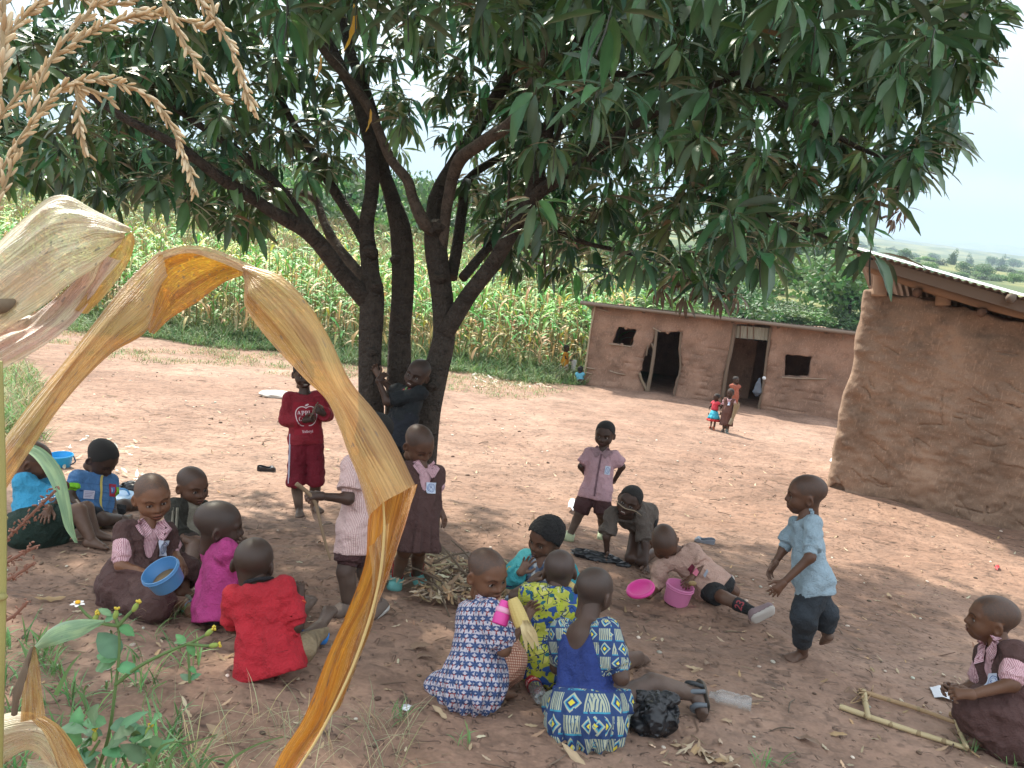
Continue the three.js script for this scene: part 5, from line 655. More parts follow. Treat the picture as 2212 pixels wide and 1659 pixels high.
{ // blue quilted vest over a lime shirt
  const K = person({ label: 'child in blue quilted vest and lime green sleeves sitting with head bowed', H: 1.1, hs: 1.14, pel: [193, 1108, 's'], neck: [204, 1028, 0.1], head: [222, 988, -0.5], ty: 28, face: [42, 38, 0], skin: skinDark, hair: hairBlack, eyes: 'down',
    a: [[155, 1072, -0.2], [172, 1094, -0.8], [182, 1100, -0.4]], b: [[240, 1086, -0.3], [251, 1127, 'g', 0.03], [262, 1140, 'g', 0.012]], la: [[222, 1122, 'g', 0.06], [262, 1122, 'g'], [285, 1122, 'g', 0.02]], lb: [[268, 1092, 'g', 0.09], [318, 1092, 'g', 0.06], [340, 1090, 'g', 0.04]],
    wear: [{ n: 'trousers', m: cloth([0.02, 0.022, 0.026]), legs: 0.8, lo: 0.012, topAt: 0.06 }, { n: 'shirt', m: cloth([0.24, 0.62, 0.03]), top: true, sl: 0.62, lo: 0.014, hem: 0.0, cuff: 2.4 }, { n: 'vest', m: cloth([0.075, 0.19, 0.40]), top: true, lo: 0.026, hem: 0.03, fold: 0.004, nr: 0.05 }] });
  patch(K, 'zip', [[-0.006, 0.0], [0.008, 0.0], [0.008, -0.30], [-0.006, -0.30]], mat(C3(0.55, 0.45, 0.12)), { nu: 2, nv: 16, off: 0.005 });
  patch(K, 'label', [[-0.085, -0.09], [-0.035, -0.09], [-0.035, -0.135], [-0.085, -0.135]], mat(C3(1, 1, 1), 0.8, { map: canvasTex(64, 48, (g) => { g.fillStyle = '#b9b4c4'; g.fillRect(0, 0, 64, 48); g.fillStyle = '#7c748c'; for (let i = 0; i < 4; i++) g.fillRect(6, 8 + i * 9, 52 - i * 6, 3); }) }), { nu: 4, nv: 4 });
  patch(K, 'label', [[0.055, -0.04], [0.10, -0.04], [0.10, -0.11], [0.055, -0.11]], mat(C3(1, 1, 1), 0.8, { map: canvasTex(64, 64, (g) => { g.fillStyle = '#a8283c'; g.fillRect(0, 0, 64, 64); g.fillStyle = '#4f74b0'; g.fillRect(16, 16, 32, 32); g.fillStyle = '#b8b0c0'; g.fillRect(22, 20, 8, 22); }) }), { nu: 4, nv: 4 });
  patch(K, 'label', [[-0.08, -0.215], [-0.02, -0.22], [-0.02, -0.238], [-0.08, -0.235]], mat(C3(0.03, 0.03, 0.02)), { nu: 3, nv: 2 });
  for (let i = 0; i < 6; i++) patch(K, 'seam', [[-0.10, -0.05 - i * 0.042], [0.10, -0.05 - i * 0.042], [0.10, -0.053 - i * 0.042], [-0.10, -0.053 - i * 0.042]], mat(C3(0.045, 0.12, 0.27)), { nu: 12, nv: 1, off: 0.003 });
}
{ // pinafore girl with the blue bowl
  const K = person({ label: 'girl in maroon pinafore and pink shirt sitting with one hand in blue bowl', H: 1.1, hs: 1.1, pel: [290, 1264, 's'], neck: [318, 1138, -0.1], head: [329, 1070, -0.2], ty: 22, face: [14, 8, -4], skin: skinWarm, hair: { c: [0.062, 0.045, 0.036], t: 0.0011, stub: true }, dust: 0.15,
    a: [[262, 1222, -0.6], [318, 1240, -0.5], [346, 1243, -0.1]], b: [[374, 1192, 0.1], [386, 1210, -0.9], [397, 1228, -0.5]], la: [[338, 1305, 'g', 0.075], [390, 1302, 'g'], [412, 1325, 'g', 0.02]], lb: [[392, 1240, 'g', 0.11], [396, 1276, 'g', 0.05], [425, 1290, 'g', 0.02]], hb: [0.5, 0.3, 0.8], ca: 0.7,
    wear: [{ ...schoolShirt }, pinafore(1, { legs: 1.35, lk: 0.10, k: 0.06, fold: 0.012, pleat: [11, 0.014, 0.02], cones: [['pel', 0.09, [252, 1272, 0.06], 0.06], [[252, 1272, 0.06], 0.06, [318, 1318, 0.03], 0.045], ['pel', 0.09, [330, 1322, 0.02], 0.04], ['hipB', 0.07, 'knB', 0.05]], cuts: [['knA', 'anA', 0.35], ['knB', 'anB', 0.3]] })], shoes: { only: 'a', flip: true, sole: mat(C3(0.16, 0.17, 0.13)), m: mat(C3(0.16, 0.25, 0.31)) } });
  collar(K, collarM); patch(K, 'badge', [[0.032, -0.045], [0.078, -0.045], [0.078, -0.11], [0.032, -0.11]], badge1, { off: 0.01 });
}
{ // olive jacket with pale stripes
  const K = person({ label: 'child in olive and cream striped jacket looking over shoulder beside the pinafore girl', H: 1.08, hs: 1.1, pel: [402, 1162, 's'], neck: [408, 1088, 0], head: [416, 1047, -0.2], ty: 45, face: [34, 6, 2], skin: skinMid, hair: hairAsh,
    a: [[376, 1140, -0.4], [402, 1166, -0.7], [420, 1172, -0.3]], b: [[446, 1140, 0.3], [448, 1168, 0], [440, 1176, -0.3]], la: [[424, 1180, -0.9], [408, 1225, 'g'], [425, 1240, 'g', 0.02]], lb: [[462, 1172, 0.2], [466, 1215, 'g'], [482, 1222, 'g', 0.02]],
    wear: [{ n: 'shorts', m: cloth([0.06, 0.042, 0.036]), legs: 0.72, lo: 0.016, topAt: 0.06 }, { n: 'jacket', m: cloth([0.26, 0.235, 0.185]), top: true, sl: 0.3, lo: 0.022, hem: 0.04, fl: 0.008, nr: 0.044, fold: 0.008 }, { n: 'sleeve', m: cloth([0.035, 0.032, 0.024]), sl: 1.6, lo: 0.025, fold: 0.008 }] });
  const { J, H } = K; for (const o of [-0.012, 0.014]) { const a = J.shA.clone().addScaledVector(K.up, 0.03 * H), pts = []; for (let i = 0; i <= 5; i++) { const p = J.shA.clone().lerp(J.elA, i / 5).addScaledVector(K.fwd, o * H); const n = EYE.clone().sub(p).normalize(); pts.push(p.addScaledVector(n, 0.066 * H - i * 0.0012)); } K.add('stripe', tube(pts, pts.map(() => 0.0075), 5, 3), cloth([0.36, 0.33, 0.26])); }
}
{ // magenta polo
  const K = person({ label: 'child in magenta polo shirt seen from behind with face turned right', H: 1.12, hs: 1.17, pel: [466, 1310, 's'], neck: [475, 1184, 0.1], head: [474, 1132, -0.2], nl: 0.15, ty: 108, face: [92, 6, 0], skin: skinDark, hair: hairAsh,
    a: [[520, 1250, 0.5], [540, 1200, 0.3], [530, 1172, -0.2]], b: [[548, 1228, 0.5], [552, 1188, 0.2], [538, 1172, -0.4]], la: [[556, 1280, 'g', 0.12], [612, 1296, 'g'], [640, 1288, 'g', 0.03]], lb: [[556, 1262, 'g', 0.12], [620, 1276, 'g'], [648, 1268, 'g', 0.03]],
    wear: [{ n: 'shorts', m: cloth([0.03, 0.03, 0.04]), legs: 0.9, lo: 0.012, topAt: 0.04 }, { n: 'polo', m: cloth([0.43, 0.045, 0.205]), top: true, sl: 0.85, lo: 0.02, hem: 0.06, fl: 0.012, cuff: 2.2, nr: 0.046, fold: 0.008 }] });
  K.add('collar', tube([0, 1, 2, 3, 4, 5, 6].map((i) => { const a = -2.6 + i * 0.87; return K.W(K.J.neck, Math.sin(a) * 0.05, 0.022 + Math.cos(a) * -0.012, Math.cos(a) * 0.046); }), [0.012, 0.014, 0.014, 0.014, 0.014, 0.014, 0.012], 6, 4), cloth([0.30, 0.02, 0.13]));
}
{ // red T-shirt, back view
  const K = person({ label: 'child in red T-shirt and khaki trousers seen from behind with raised right hand', H: 1.08, hs: 1.08, pel: [578, 1414, 's'], neck: [558, 1266, 0.1], head: [548, 1213, 0.3], ty: 162, face: [166, 14, 0], skin: skinDark, hair: hairBald, dust: 0.5,
    a: [[640, 1352, -0.1], [648, 1294, 0.3], [645, 1262, 0.2]], b: [[502, 1352, 0.4], [540, 1372, 0.8], [560, 1376, 0.5]], la: [[650, 1398, 'g', 0.10], [692, 1352, 'g', 0.06], [716, 1312, 'g', 0.12]], lb: [[610, 1360, 'g', 0.14], [655, 1320, 'g', 0.05], [672, 1290, 'g', 0.09]], ha: [-0.3, 0.1, 1], ca: 1.0,
    wear: [{ n: 'trousers', m: cloth([0.27, 0.205, 0.125]), legs: 1.86, lo: 0.014, topAt: 0.05, fold: 0.008 }, { n: 'shirt', m: cloth([0.42, 0.014, 0.026]), top: true, sl: 0.92, lo: 0.02, hem: 0.075, fl: 0.016, cuff: 2.4, nr: 0.05, fold: 0.010 }] });
  K.add('neckband', tube([0, 1, 2, 3, 4, 5, 6, 7, 8].map((i) => { const a = i * 0.7854; return K.W(K.J.neck, Math.sin(a) * 0.052, 0.016 - Math.cos(a) * 0.006, Math.cos(a) * 0.046 + 0.008); }), Array(9).fill(0.008), 6, 4), cloth([0.03, 0.03, 0.035]));
  const w = K.J.wrA.clone().lerp(K.J.elA, 0.12), d = K.J.elA.clone().sub(K.J.wrA).normalize(), g = new THREE.TorusGeometry(0.0215 * K.H, 0.0035, 6, 20); g.applyQuaternion(new THREE.Quaternion().setFromUnitVectors(V(0, 0, 1), d)).translate(w.x, w.y, w.z); K.add('wristband', g, mat(C3(0.6, 0.08, 0.03), 0.5));
}
// ---------- standing children in the middle ----------
const redJersey = cloth([0.27, 0.016, 0.03]);
{ const K = person({ label: 'boy in red printed sweatshirt and red shorts standing barefoot left of the tree', H: 1.1, hs: 1.04, at: [655, 1112], pel: [661, 950, 0], neck: [658, 852, 0], head: [656, 806, 0], ty: 6, face: [14, 4, 0], skin: skinDark, hair: hairBlack, mouth: 'smile', dust: 0.6,
    a: [[618, 905, 0], [656, 908, -0.9], [684, 903, -0.3]], b: [[706, 897, 0], [699, 894, -0.9], [682, 884, -0.4]], la: [[640, 1042, 0], [646, 1098, 'g'], [648, 1119, 'g', 0.015]], lb: [[682, 1038, 0], [679, 1090, 'g'], [692, 1104, 'g', 0.015]], ca: 0.9, cbl: 0.9, ha: [0, 0.3, 1], hb: [0, 0.3, 1],
    wear: [{ n: 'shorts', m: cloth([0.19, 0.008, 0.022]), legs: 1.06, lo: 0.014, topAt: 0.08, fold: 0.008, cuff: 1.6, lk: 0.003 }, { n: 'sweatshirt', m: redJersey, top: true, sl: 1.9, lo: 0.022, hem: 0.03, fl: 0.004, nr: 0.048, fold: 0.007 }] });
  const art = canvasTex(256, 320, (g, w, h) => { g.fillStyle = '#8e1428'; g.fillRect(0, 0, w, h); g.strokeStyle = '#ddd0d2'; g.fillStyle = '#ddd0d2'; g.lineWidth = 9; g.beginPath(); g.moveTo(128, 62); g.bezierCurveTo(80, 20, 12, 60, 18, 130); g.bezierCurveTo(22, 200, 60, 236, 100, 232); g.moveTo(128, 62); g.bezierCurveTo(176, 20, 244, 60, 238, 130); g.bezierCurveTo(234, 200, 196, 236, 150, 232); g.stroke(); g.beginPath(); g.ellipse(138, 30, 22, 9, -0.4, 0, 7); g.fill(); g.textAlign = 'center'; g.font = 'bold 58px serif'; g.fillText('APPLE', 128, 128); g.font = 'bold 54px serif'; g.fillText('Candy', 128, 182); g.font = 'bold 34px serif'; g.fillText('Yobeyi', 136, 302); });
  patch(K, 'print', [[-0.078, -0.05], [0.078, -0.05], [0.078, -0.262], [-0.078, -0.262]], mat(C3(1, 1, 1), 0.85, { map: art }), { nu: 12, nv: 14, off: 0.0025, on: K.sdf.sweatshirt });
  for (const q of [-0.004, 0.006]) { const l = []; for (let i = 0; i <= 6; i++) l.push(K.J.hipA.clone().addScaledVector(K.up, 0.05).lerp(K.J.knA.clone(), i / 6).addScaledVector(K.side, -(0.062 - i * 0.001)).addScaledVector(K.fwd, 0.02 + q * 3)); K.add('stripe', tube(l, l.map(() => 0.006), 5, 2), mat(C3(0.55, 0.5, 0.6))); }
  const p0 = K.J.tipB.clone(), s = thing('stick', 'thin stick held between the hands of boy in red sweatshirt', 'stick', p0); mesh('stem', bar(V(-0.03, -0.06, 0.02), V(0.02, 0.06, 0.03), 0.005, 0.004), poleMat, s);
}
{ const K = person({ label: 'child in pale striped shirt and maroon shorts holding long stick behind dry leaf', H: 1.12, hs: 1.08, at: [790, 1318], pel: [778, 1152, 0], neck: [788, 1000, 0], head: [806, 932, 0], nl: 0.14, ty: -125, face: [-115, 4, 0], skin: skinDark, hair: hairBlack,
    b: [[752, 1078, -0.3], [696, 1072, -0.4], [668, 1070, 0]], a: [[838, 1070, 0.2], [826, 1130, 0], [822, 1155, 0]], la: [[790, 1238, 0], [815, 1306, 'g'], [800, 1326, 'g', 0.02]], lb: [[746, 1236, 0], [752, 1305, 'g'], [736, 1318, 'g', 0.02]], cbl: 1.3,
    wear: [{ n: 'shorts', m: maroonS, legs: 0.75, lo: 0.024, topAt: 0.05 }, { n: 'shirt', m: paleStripe, top: true, sl: 0.72, lo: 0.028, hem: 0.085, fl: 0.012, cuff: 2.0, tile: 0.12, fold: 0.008, nr: 0.046 }], shoes: { sole: soleWhite, m: cloth([0.16, 0.12, 0.1]), lace: soleWhite } });
  const s = thing('walking_stick', 'long brown bent stick held by the child in pale striped shirt', 'stick', onGround(K.root.position.x, K.root.position.z)); const z = depthOf(K.J.tipB) - 0.0, pts = [[640, 1045, z - 0.05], [662, 1062, z - 0.02], [680, 1085, z], [692, 1130, z], [702, 1170, z], [714, 1210, z]].map(([x, y, d]) => P(x, y, d).sub(s.position)); mesh('stem', tube(pts, [0.011, 0.010, 0.009, 0.008, 0.007, 0.005], 7, 5, 0.3), mat(C3(0.22, 0.15, 0.09)), s);
}
{ const K = person({ label: 'girl in maroon pinafore standing in red socks and turquoise shoes near tree', H: 1.0, hs: 1.06, at: [872, 1282], pel: [900, 1108, 0], neck: [912, 1010, 0], head: [906, 958, -0.1], ty: 22, face: [38, 26, -3], skin: skinMid, hair: hairBald, eyes: 'down',
    b: [[943, 1066, -0.1], [951, 1103, 0.2], [963, 1127, 0]], a: [[870, 1062, 0.3], [866, 1106, 0.2], [868, 1130, 0]], la: [[874, 1190, 0], [857, 1250, 'g'], [846, 1288, 'g', 0.02]], lb: [[906, 1186, 0], [900, 1244, 'g'], [916, 1272, 'g', 0.02]], cbl: 0.45, sb: 1.8, hb: [0.8, 0.3, 0.5],
    wear: [{ ...schoolShirt, m: pinkStripe, sl: 0.8 }, pinafore(1, { cones: [[['pel', 0, 0.02, 0], 0.075, ['pel', 0, -0.245, 0], 0.13], [['pel', -0.03, 0, 0], 0.07, ['pel', -0.05, -0.245, 0], 0.11], [['pel', 0.03, 0, 0], 0.07, ['pel', 0.05, -0.245, 0], 0.11]], hem: 0.20, pleat: [11, 0.010, 0.06] }), { n: 'sock', m: cloth([0.30, 0.012, 0.02]), cones: [['anA', 0.029, ['anA', 0, 0.075, 0], 0.034], ['anB', 0.029, ['anB', 0, 0.075, 0], 0.034]], fold: 0.005, k: 0.005 }], shoes: { sole: mat(C3(0.45, 0.38, 0.3)), m: cloth([0.16, 0.44, 0.42]), g: 0.011, lace: mat(C3(0.6, 0.42, 0.24)) } });
  collar(K, collarM); patch(K, 'badge', [[0.005, -0.075], [0.058, -0.072], [0.058, -0.13], [0.005, -0.132]], badge1, { off: 0.008 });
}
{ const K = person({ label: 'child in black clothes hugging the middle stem of the mango tree', H: 1.08, hs: 1.06, at: [880, 1150], pel: [868, 912, -0.12], neck: [897, 842, 0.2], head: [903, 806, -0.2], ty: -62, face: [-28, 2, 16], skin: skinDark, hair: hairAsh, mouth: 'smile',
    b: [[836, 868, -0.4], [817, 822, 0.2], [830, 806, 0.3]], a: [[846, 842, 0.9], [818, 812, -0.2], [808, 794, 0]], la: [[848, 975, 0.6], [842, 1040, 0.2], [850, 1065, 0]], lb: [[846, 968, -0.5], [862, 1035, 0], [848, 1060, 0]], ca: 0.8, cbl: 0.7,
    wear: [{ n: 'shorts', m: cloth([0.016, 0.018, 0.026]), legs: 0.95, lo: 0.03, topAt: 0.06, fold: 0.01 }, { n: 'shirt', m: cloth([0.014, 0.017, 0.020]), top: true, sl: 0.85, lo: 0.018, hem: 0.02, cuff: 2, fold: 0.008 }] });
  for (const [x, y, c] of [[-0.05, -0.02, [0.35, 0.03, 0.05]], [-0.02, -0.01, [0.1, 0.2, 0.06]], [0.02, -0.015, [0.35, 0.03, 0.05]], [0.0, -0.035, [0.35, 0.05, 0.08]]]) patch(K, 'embroidery', [[x, y], [x + 0.022, y + 0.004], [x + 0.02, y - 0.018], [x, y - 0.016]], mat(C3(...c)), { nu: 3, nv: 3, off: 0.003 });
  const z = depthOf(K.J.pel) - 0.10; K.add('drawstring', tube([P(886, 893, z), P(872, 915, z), P(868, 930, z), P(876, 942, z), P(862, 950, z), P(856, 962, z)], Array(6).fill(0.004), 5, 4), mat(C3(0.5, 0.46, 0.5)));
}
{ const K = person({ label: 'boy in pink school shirt and maroon shorts standing with hands behind back', H: 0.97, hs: 1.0, at: [1262, 1168], pel: [1289, 1058, 0], neck: [1302, 976, 0], head: [1307, 936, 0], ty: -8, face: [-12, 6, 0], gaze: [-0.25, 0], skin: skinDark, hair: hairBlack, dust: 0.7,
    a: [[1255, 1008, 0.2], [1276, 1040, 1], [1290, 1046, 0.5]], b: [[1344, 1008, 0.2], [1326, 1040, 1], [1308, 1046, 0.5]], la: [[1252, 1108, -0.1], [1232, 1153, 'g'], [1226, 1174, 'g', 0.02]], lb: [[1300, 1112, 0], [1302, 1150, 'g'], [1300, 1166, 'g', 0.02]],
    wear: [{ n: 'shorts', m: maroonS, legs: 0.95, lo: 0.024, topAt: 0.05, fold: 0.006 }, { n: 'shirt', m: cloth([0.52, 0.32, 0.36]), top: true, sl: 0.75, lo: 0.022, hem: 0.075, fl: 0.012, cuff: 2.2, nr: 0.046, fold: 0.006 }], shoes: { sole: mat(C3(0.3, 0.34, 0.22)), m: mat(C3(0.42, 0.47, 0.29), 0.6), g: 0.011, low: true } });
  collar(K, cloth([0.54, 0.34, 0.38])); patch(K, 'badge', [[0.048, -0.10], [0.086, -0.10], [0.086, -0.165], [0.048, -0.165]], badge1, { off: 0.004 }); patch(K, 'placket', [[-0.006, -0.02], [0.008, -0.02], [0.008, -0.34], [-0.006, -0.34]], cloth([0.42, 0.25, 0.30]), { nu: 2, nv: 20, off: 0.003 });
}
// ---------- the group at the right of the heap ----------
{ const K = person({ label: 'boy in dark grey T-shirt crouching on hands and knees with straw in mouth', H: 1.02, hs: 1.08, at: [1365, 1215], pel: [1392, 1118, 0.22], neck: [1352, 1108, -1], head: [1361, 1080, -0.5], ty: 0, face: [-10, 2, 16], skin: skinDark, hair: hairBlack, mouth: 'smile',
    shA: [1322, 1112, -0.2], shB: [1384, 1122, 0], a: [[1310, 1160, -0.3], [1311, 1200, 'g', 0.03], [1304, 1212, 'g', 0.012]], b: [[1394, 1175, -0.2], [1396, 1224, 'g', 0.03], [1400, 1240, 'g', 0.012]], la: [[1362, 1205, 'g', 0.05], [1400, 1180, 'g'], [1412, 1172, 'g', 0.02]], lb: [[1386, 1212, 'g', 0.05], [1418, 1190, 'g'], [1430, 1182, 'g', 0.02]],
    wear: [{ n: 'shorts', m: cloth([0.018, 0.018, 0.02]), legs: 0.9, lo: 0.016, topAt: 0.06 }, { n: 'shirt', m: cloth([0.11, 0.088, 0.074]), top: true, sl: 0.85, lo: 0.026, hem: 0.0, cuff: 2.6, nr: 0.056, nf: 0.03, k: 0.03, fold: 0.012, cones: [[['neck', -0.03, -0.10, 0.09], 0.03, ['neck', 0.02, -0.16, 0.11], 0.04]] }] });
  const s = thing('straw', 'dry straw held in the mouth of the crouching boy', 'straw', K.J.head.clone()); const z = depthOf(K.J.head) - 0.105; mesh('stem', tube([P(1330, 1082, z), P(1350, 1098, z), P(1372, 1104, z), P(1386, 1114, z)].map((p) => p.sub(s.position)), [0.003, 0.0035, 0.003, 0.002], 5, 4), mat(C3(0.3, 0.24, 0.16)), s);
}
{ const K = person({ label: 'boy in peach T-shirt reclining on one elbow with numbered black socks', H: 1.0, hs: 1.12, at: [1463, 1306], pel: [1530, 1258, 's', 0.10], neck: [1464, 1190, -0.2], head: [1436, 1172, -0.3], nl: 0.14, ty: 10, face: [28, 44, -22], skin: skinMid, hair: hairBald, eyes: 'down', dust: 0.4,
    shA: [1428, 1226, -0.5], shB: [1496, 1190, 0.2], a: [[1420, 1270, 'g', 0.04], [1402, 1288, 'g', 0.06], [1388, 1280, 'g', 0.09]], b: [[1517, 1222, -0.4], [1494, 1248, -0.5], [1483, 1264, -0.3]], la: [[1566, 1292, 'g', 0.08], [1632, 1324, 'g', 0.07], [1678, 1304, 'g', 0.13]], lb: [[1584, 1278, 'g', 0.07], [1566, 1250, 'g'], [1556, 1244, 'g', 0.03]], ca: 0.9, cbl: 0.9, ha: [-0.6, -0.2, 0.6],
    wear: [{ n: 'shorts', m: cloth([0.022, 0.022, 0.024]), legs: 0.72, lo: 0.02, topAt: 0.05, cuff: 1.5 }, { n: 'shirt', m: cloth([0.50, 0.325, 0.265]), top: true, sl: 0.9, lo: 0.022, hem: 0.06, fl: 0.01, cuff: 2.6, nr: 0.054, fold: 0.011 }, { n: 'sock', m: cloth([0.022, 0.024, 0.026]), cones: [['anA', 0.033, 'midA', 0.04], ['anB', 0.03, 'midB', 0.036]].map((c) => [c[0], c[1], c[0] === 'anA' ? 'knA' : 'knB', 0.001]).slice(0, 0).concat([]), fold: 0 }], shoes: { sole: mat(C3(0.50, 0.46, 0.42)), m: cloth([0.26, 0.19, 0.20]), g: 0.009, lace: mat(C3(0.55, 0.5, 0.5)) } });
  const sock = (an, kn) => { const e = an.clone().lerp(kn, 0.62); K.add('sock', tube([an.clone().lerp(kn, -0.05), an.clone().lerp(kn, 0.2), an.clone().lerp(kn, 0.45), e], [0.03, 0.030, 0.038, 0.040], 14, 4), cloth([0.022, 0.024, 0.026])); };
  sock(K.J.anA, K.J.knA); sock(K.J.anB, K.J.knB);
  const num = mat(C3(1, 1, 1), 0.85, { map: canvasTex(128, 96, (g) => { g.fillStyle = '#26282b'; g.fillRect(0, 0, 128, 96); g.fillStyle = '#a0464c'; g.font = 'bold 92px sans-serif'; g.textAlign = 'center'; g.fillText('23', 64, 82); }) });
  { const a = K.J.anA.clone().lerp(K.J.knA, 0.42), leg = K.J.anA.clone().sub(K.J.knA).normalize(), n = EYE.clone().sub(a).normalize(); n.addScaledVector(leg, -n.dot(leg)).normalize(); const ax = n.clone().cross(leg).normalize(), tubeF = cone(K.J.anA.clone().lerp(K.J.knA, 0.2), 0.031, K.J.anA.clone().lerp(K.J.knA, 0.62), 0.041); patch(K, 'number', [[-0.034, -0.034], [0.034, -0.034], [0.034, 0.034], [-0.034, 0.034]], num, { org: a, axes: [ax, leg, n], on: tubeF, off: 0.003, nu: 8, nv: 6 }); }
  for (const [c, pts] of [['#6a2034', [[-0.015, -0.105], [0.03, -0.10], [0.028, -0.125], [-0.02, -0.135]]], ['#c06a7e', [[0.0, -0.135], [0.035, -0.13], [0.03, -0.158], [0.005, -0.165]]], ['#9aa0ac', [[0.03, -0.19], [0.07, -0.18], [0.068, -0.195], [0.03, -0.206]]]]) patch(K, 'print', pts, mat(lin(c)), { nu: 4, nv: 4, off: 0.003 });
}
{ const teal = cloth([0.035, 0.27, 0.31]); const K = person({ label: 'curly haired child in turquoise and plaid jacket sitting with raised open hand', H: 1.08, hs: 1.06, at: [1170, 1335], pel: [1172, 1305, 's'], neck: [1174, 1202, -0.1], head: [1178, 1160, -0.3], ty: -18, face: [-38, 12, 6], skin: skinMid, hair: { c: [0.008, 0.007, 0.007], t: 0.014, curly: true, up: -0.004 },
    a: [[1100, 1248, -0.4], [1126, 1236, -0.7], [1144, 1206, -0.3]], b: [[1236, 1255, 0], [1218, 1276, -0.8], [1206, 1282, -0.4]], la: [[1118, 1300, 'g', 0.14], [1112, 1345, 'g'], [1108, 1365, 'g', 0.02]], lb: [[1235, 1300, 'g', 0.12], [1250, 1335, 'g'], [1262, 1345, 'g', 0.02]], ca: 0.35, sa: 1.6, ha: [0.2, 0.5, -0.8],
    wear: [{ n: 'trousers', m: plaid, legs: 1.6, lo: 0.018, topAt: 0.06, tile: 0.3 }, { n: 'shirt', m: plaid, top: true, sl: 0.2, lo: 0.018, hem: 0.03, tile: 0.26, nr: 0.056, scoop: [0.03, 1, 0.09, 0.02] }, { n: 'sleeve', m: teal, sl: 1.72, lo: 0.022, cuff: 1.8, fold: 0.009 }] });
  patch(K, 'shoulder_panel', [[-0.135, -0.045], [-0.105, -0.045], [-0.10, -0.09], [-0.135, -0.09]], cloth([0.55, 0.42, 0.03]), { nu: 4, nv: 4, off: 0.006 }); patch(K, 'shoulder_panel', [[-0.15, -0.09], [-0.10, -0.09], [-0.10, -0.14], [-0.15, -0.14]], cloth([0.02, 0.03, 0.14]), { nu: 4, nv: 4, off: 0.006 });
}
{ person({ label: 'child in green, yellow and blue wax print seen from behind with bare head', H: 1.04, hs: 0.98, at: [1180, 1465], pel: [1182, 1432, 's'], neck: [1198, 1282, 0.1], head: [1208, 1230, 0.3], ty: 196, face: [188, 12, 4], skin: [0.06, 0.036, 0.027], hair: { c: [0.075, 0.056, 0.05], stub: true },
    a: [[1256, 1312, 0.4], [1246, 1278, 0.6], [1234, 1268, 0.2]], b: [[1112, 1288, 0.1], [1150, 1256, 0.5], [1168, 1236, 0.2]], la: [[1225, 1390, 'g', 0.16], [1236, 1372, 'g', 0.05], [1240, 1355, 'g', 0.03]], lb: [[1116, 1350, 0.3, 1.05], [1130, 1420, 'g', 0.06], [1136, 1444, 'g', 0.02]],
    wear: [{ n: 'dress', m: wax, top: true, sl: 0.5, lo: 0.024, k: 0.06, tile: 0.24, cuff: 3, fold: 0.01, nr: 0.056, cones: [['pel', 0.085, [1150, 1440, 0.05], 0.06], ['pel', 0.09, [1215, 1445, 0.05], 0.06], ['hipA', 0.07, 'knA', 0.05]], pleat: [9, 0.008, 0.05] }, { n: 'sock', m: cloth([0.02, 0.03, 0.06]), cones: [['anB', 0.028, ['anB', 0, 0.12, 0], 0.035]], fold: 0.003 }] }); }
{ const K = person({ label: 'girl in blue and white star print dress looking back over her shoulder', H: 1.12, hs: 1.03, at: [1014, 1513], pel: [1022, 1474, 's'], neck: [1036, 1310, 0.1], head: [1053, 1237, -0.3], nl: 0.165, ty: 118, face: [40, 6, 0], gaze: [0.3, 0], skin: skinWarm.map((v) => v * 0.8), hair: hairAsh,
    a: [[1088, 1402, -0.1], [1104, 1346, 0.4], [1114, 1318, 0.2]], b: [[1098, 1385, 0.9], [1132, 1345, 0.2], [1142, 1325, 0]], la: [[1100, 1428, 'g', 0.11], [1072, 1490, 'g', 0.05], [1085, 1500, 'g', 0.03]], lb: [[1098, 1398, 'g', 0.14], [1128, 1445, 'g', 0.05], [1150, 1462, 'g', 0.03]],
    wear: [{ n: 'underskirt', m: check, cones: [['knA', 0.05, [1084, 1468, 0.03], 0.04], ['knA', 0.05, 'hipA', 0.055], ['knB', 0.045, 'knA', 0.05]], tile: 0.16, k: 0.06, fold: 0.008 }, { n: 'dress', m: star, top: true, sl: 0.92, lo: 0.022, cuff: 2.8, k: 0.05, tile: 0.135, nr: 0.058, fold: 0.006, cones: [[['pel', 0, 0.1, 0], 0.075, ['pel', 0, -0.01, -0.01], 0.11], ['pel', 0.09, [945, 1478, 0.02], 0.045], ['pel', 0.09, [1005, 1502, 0.02], 0.04], ['pel', 0.09, [1066, 1490, 0.02], 0.04]], pleat: [12, 0.012, 0.10] }] });
}
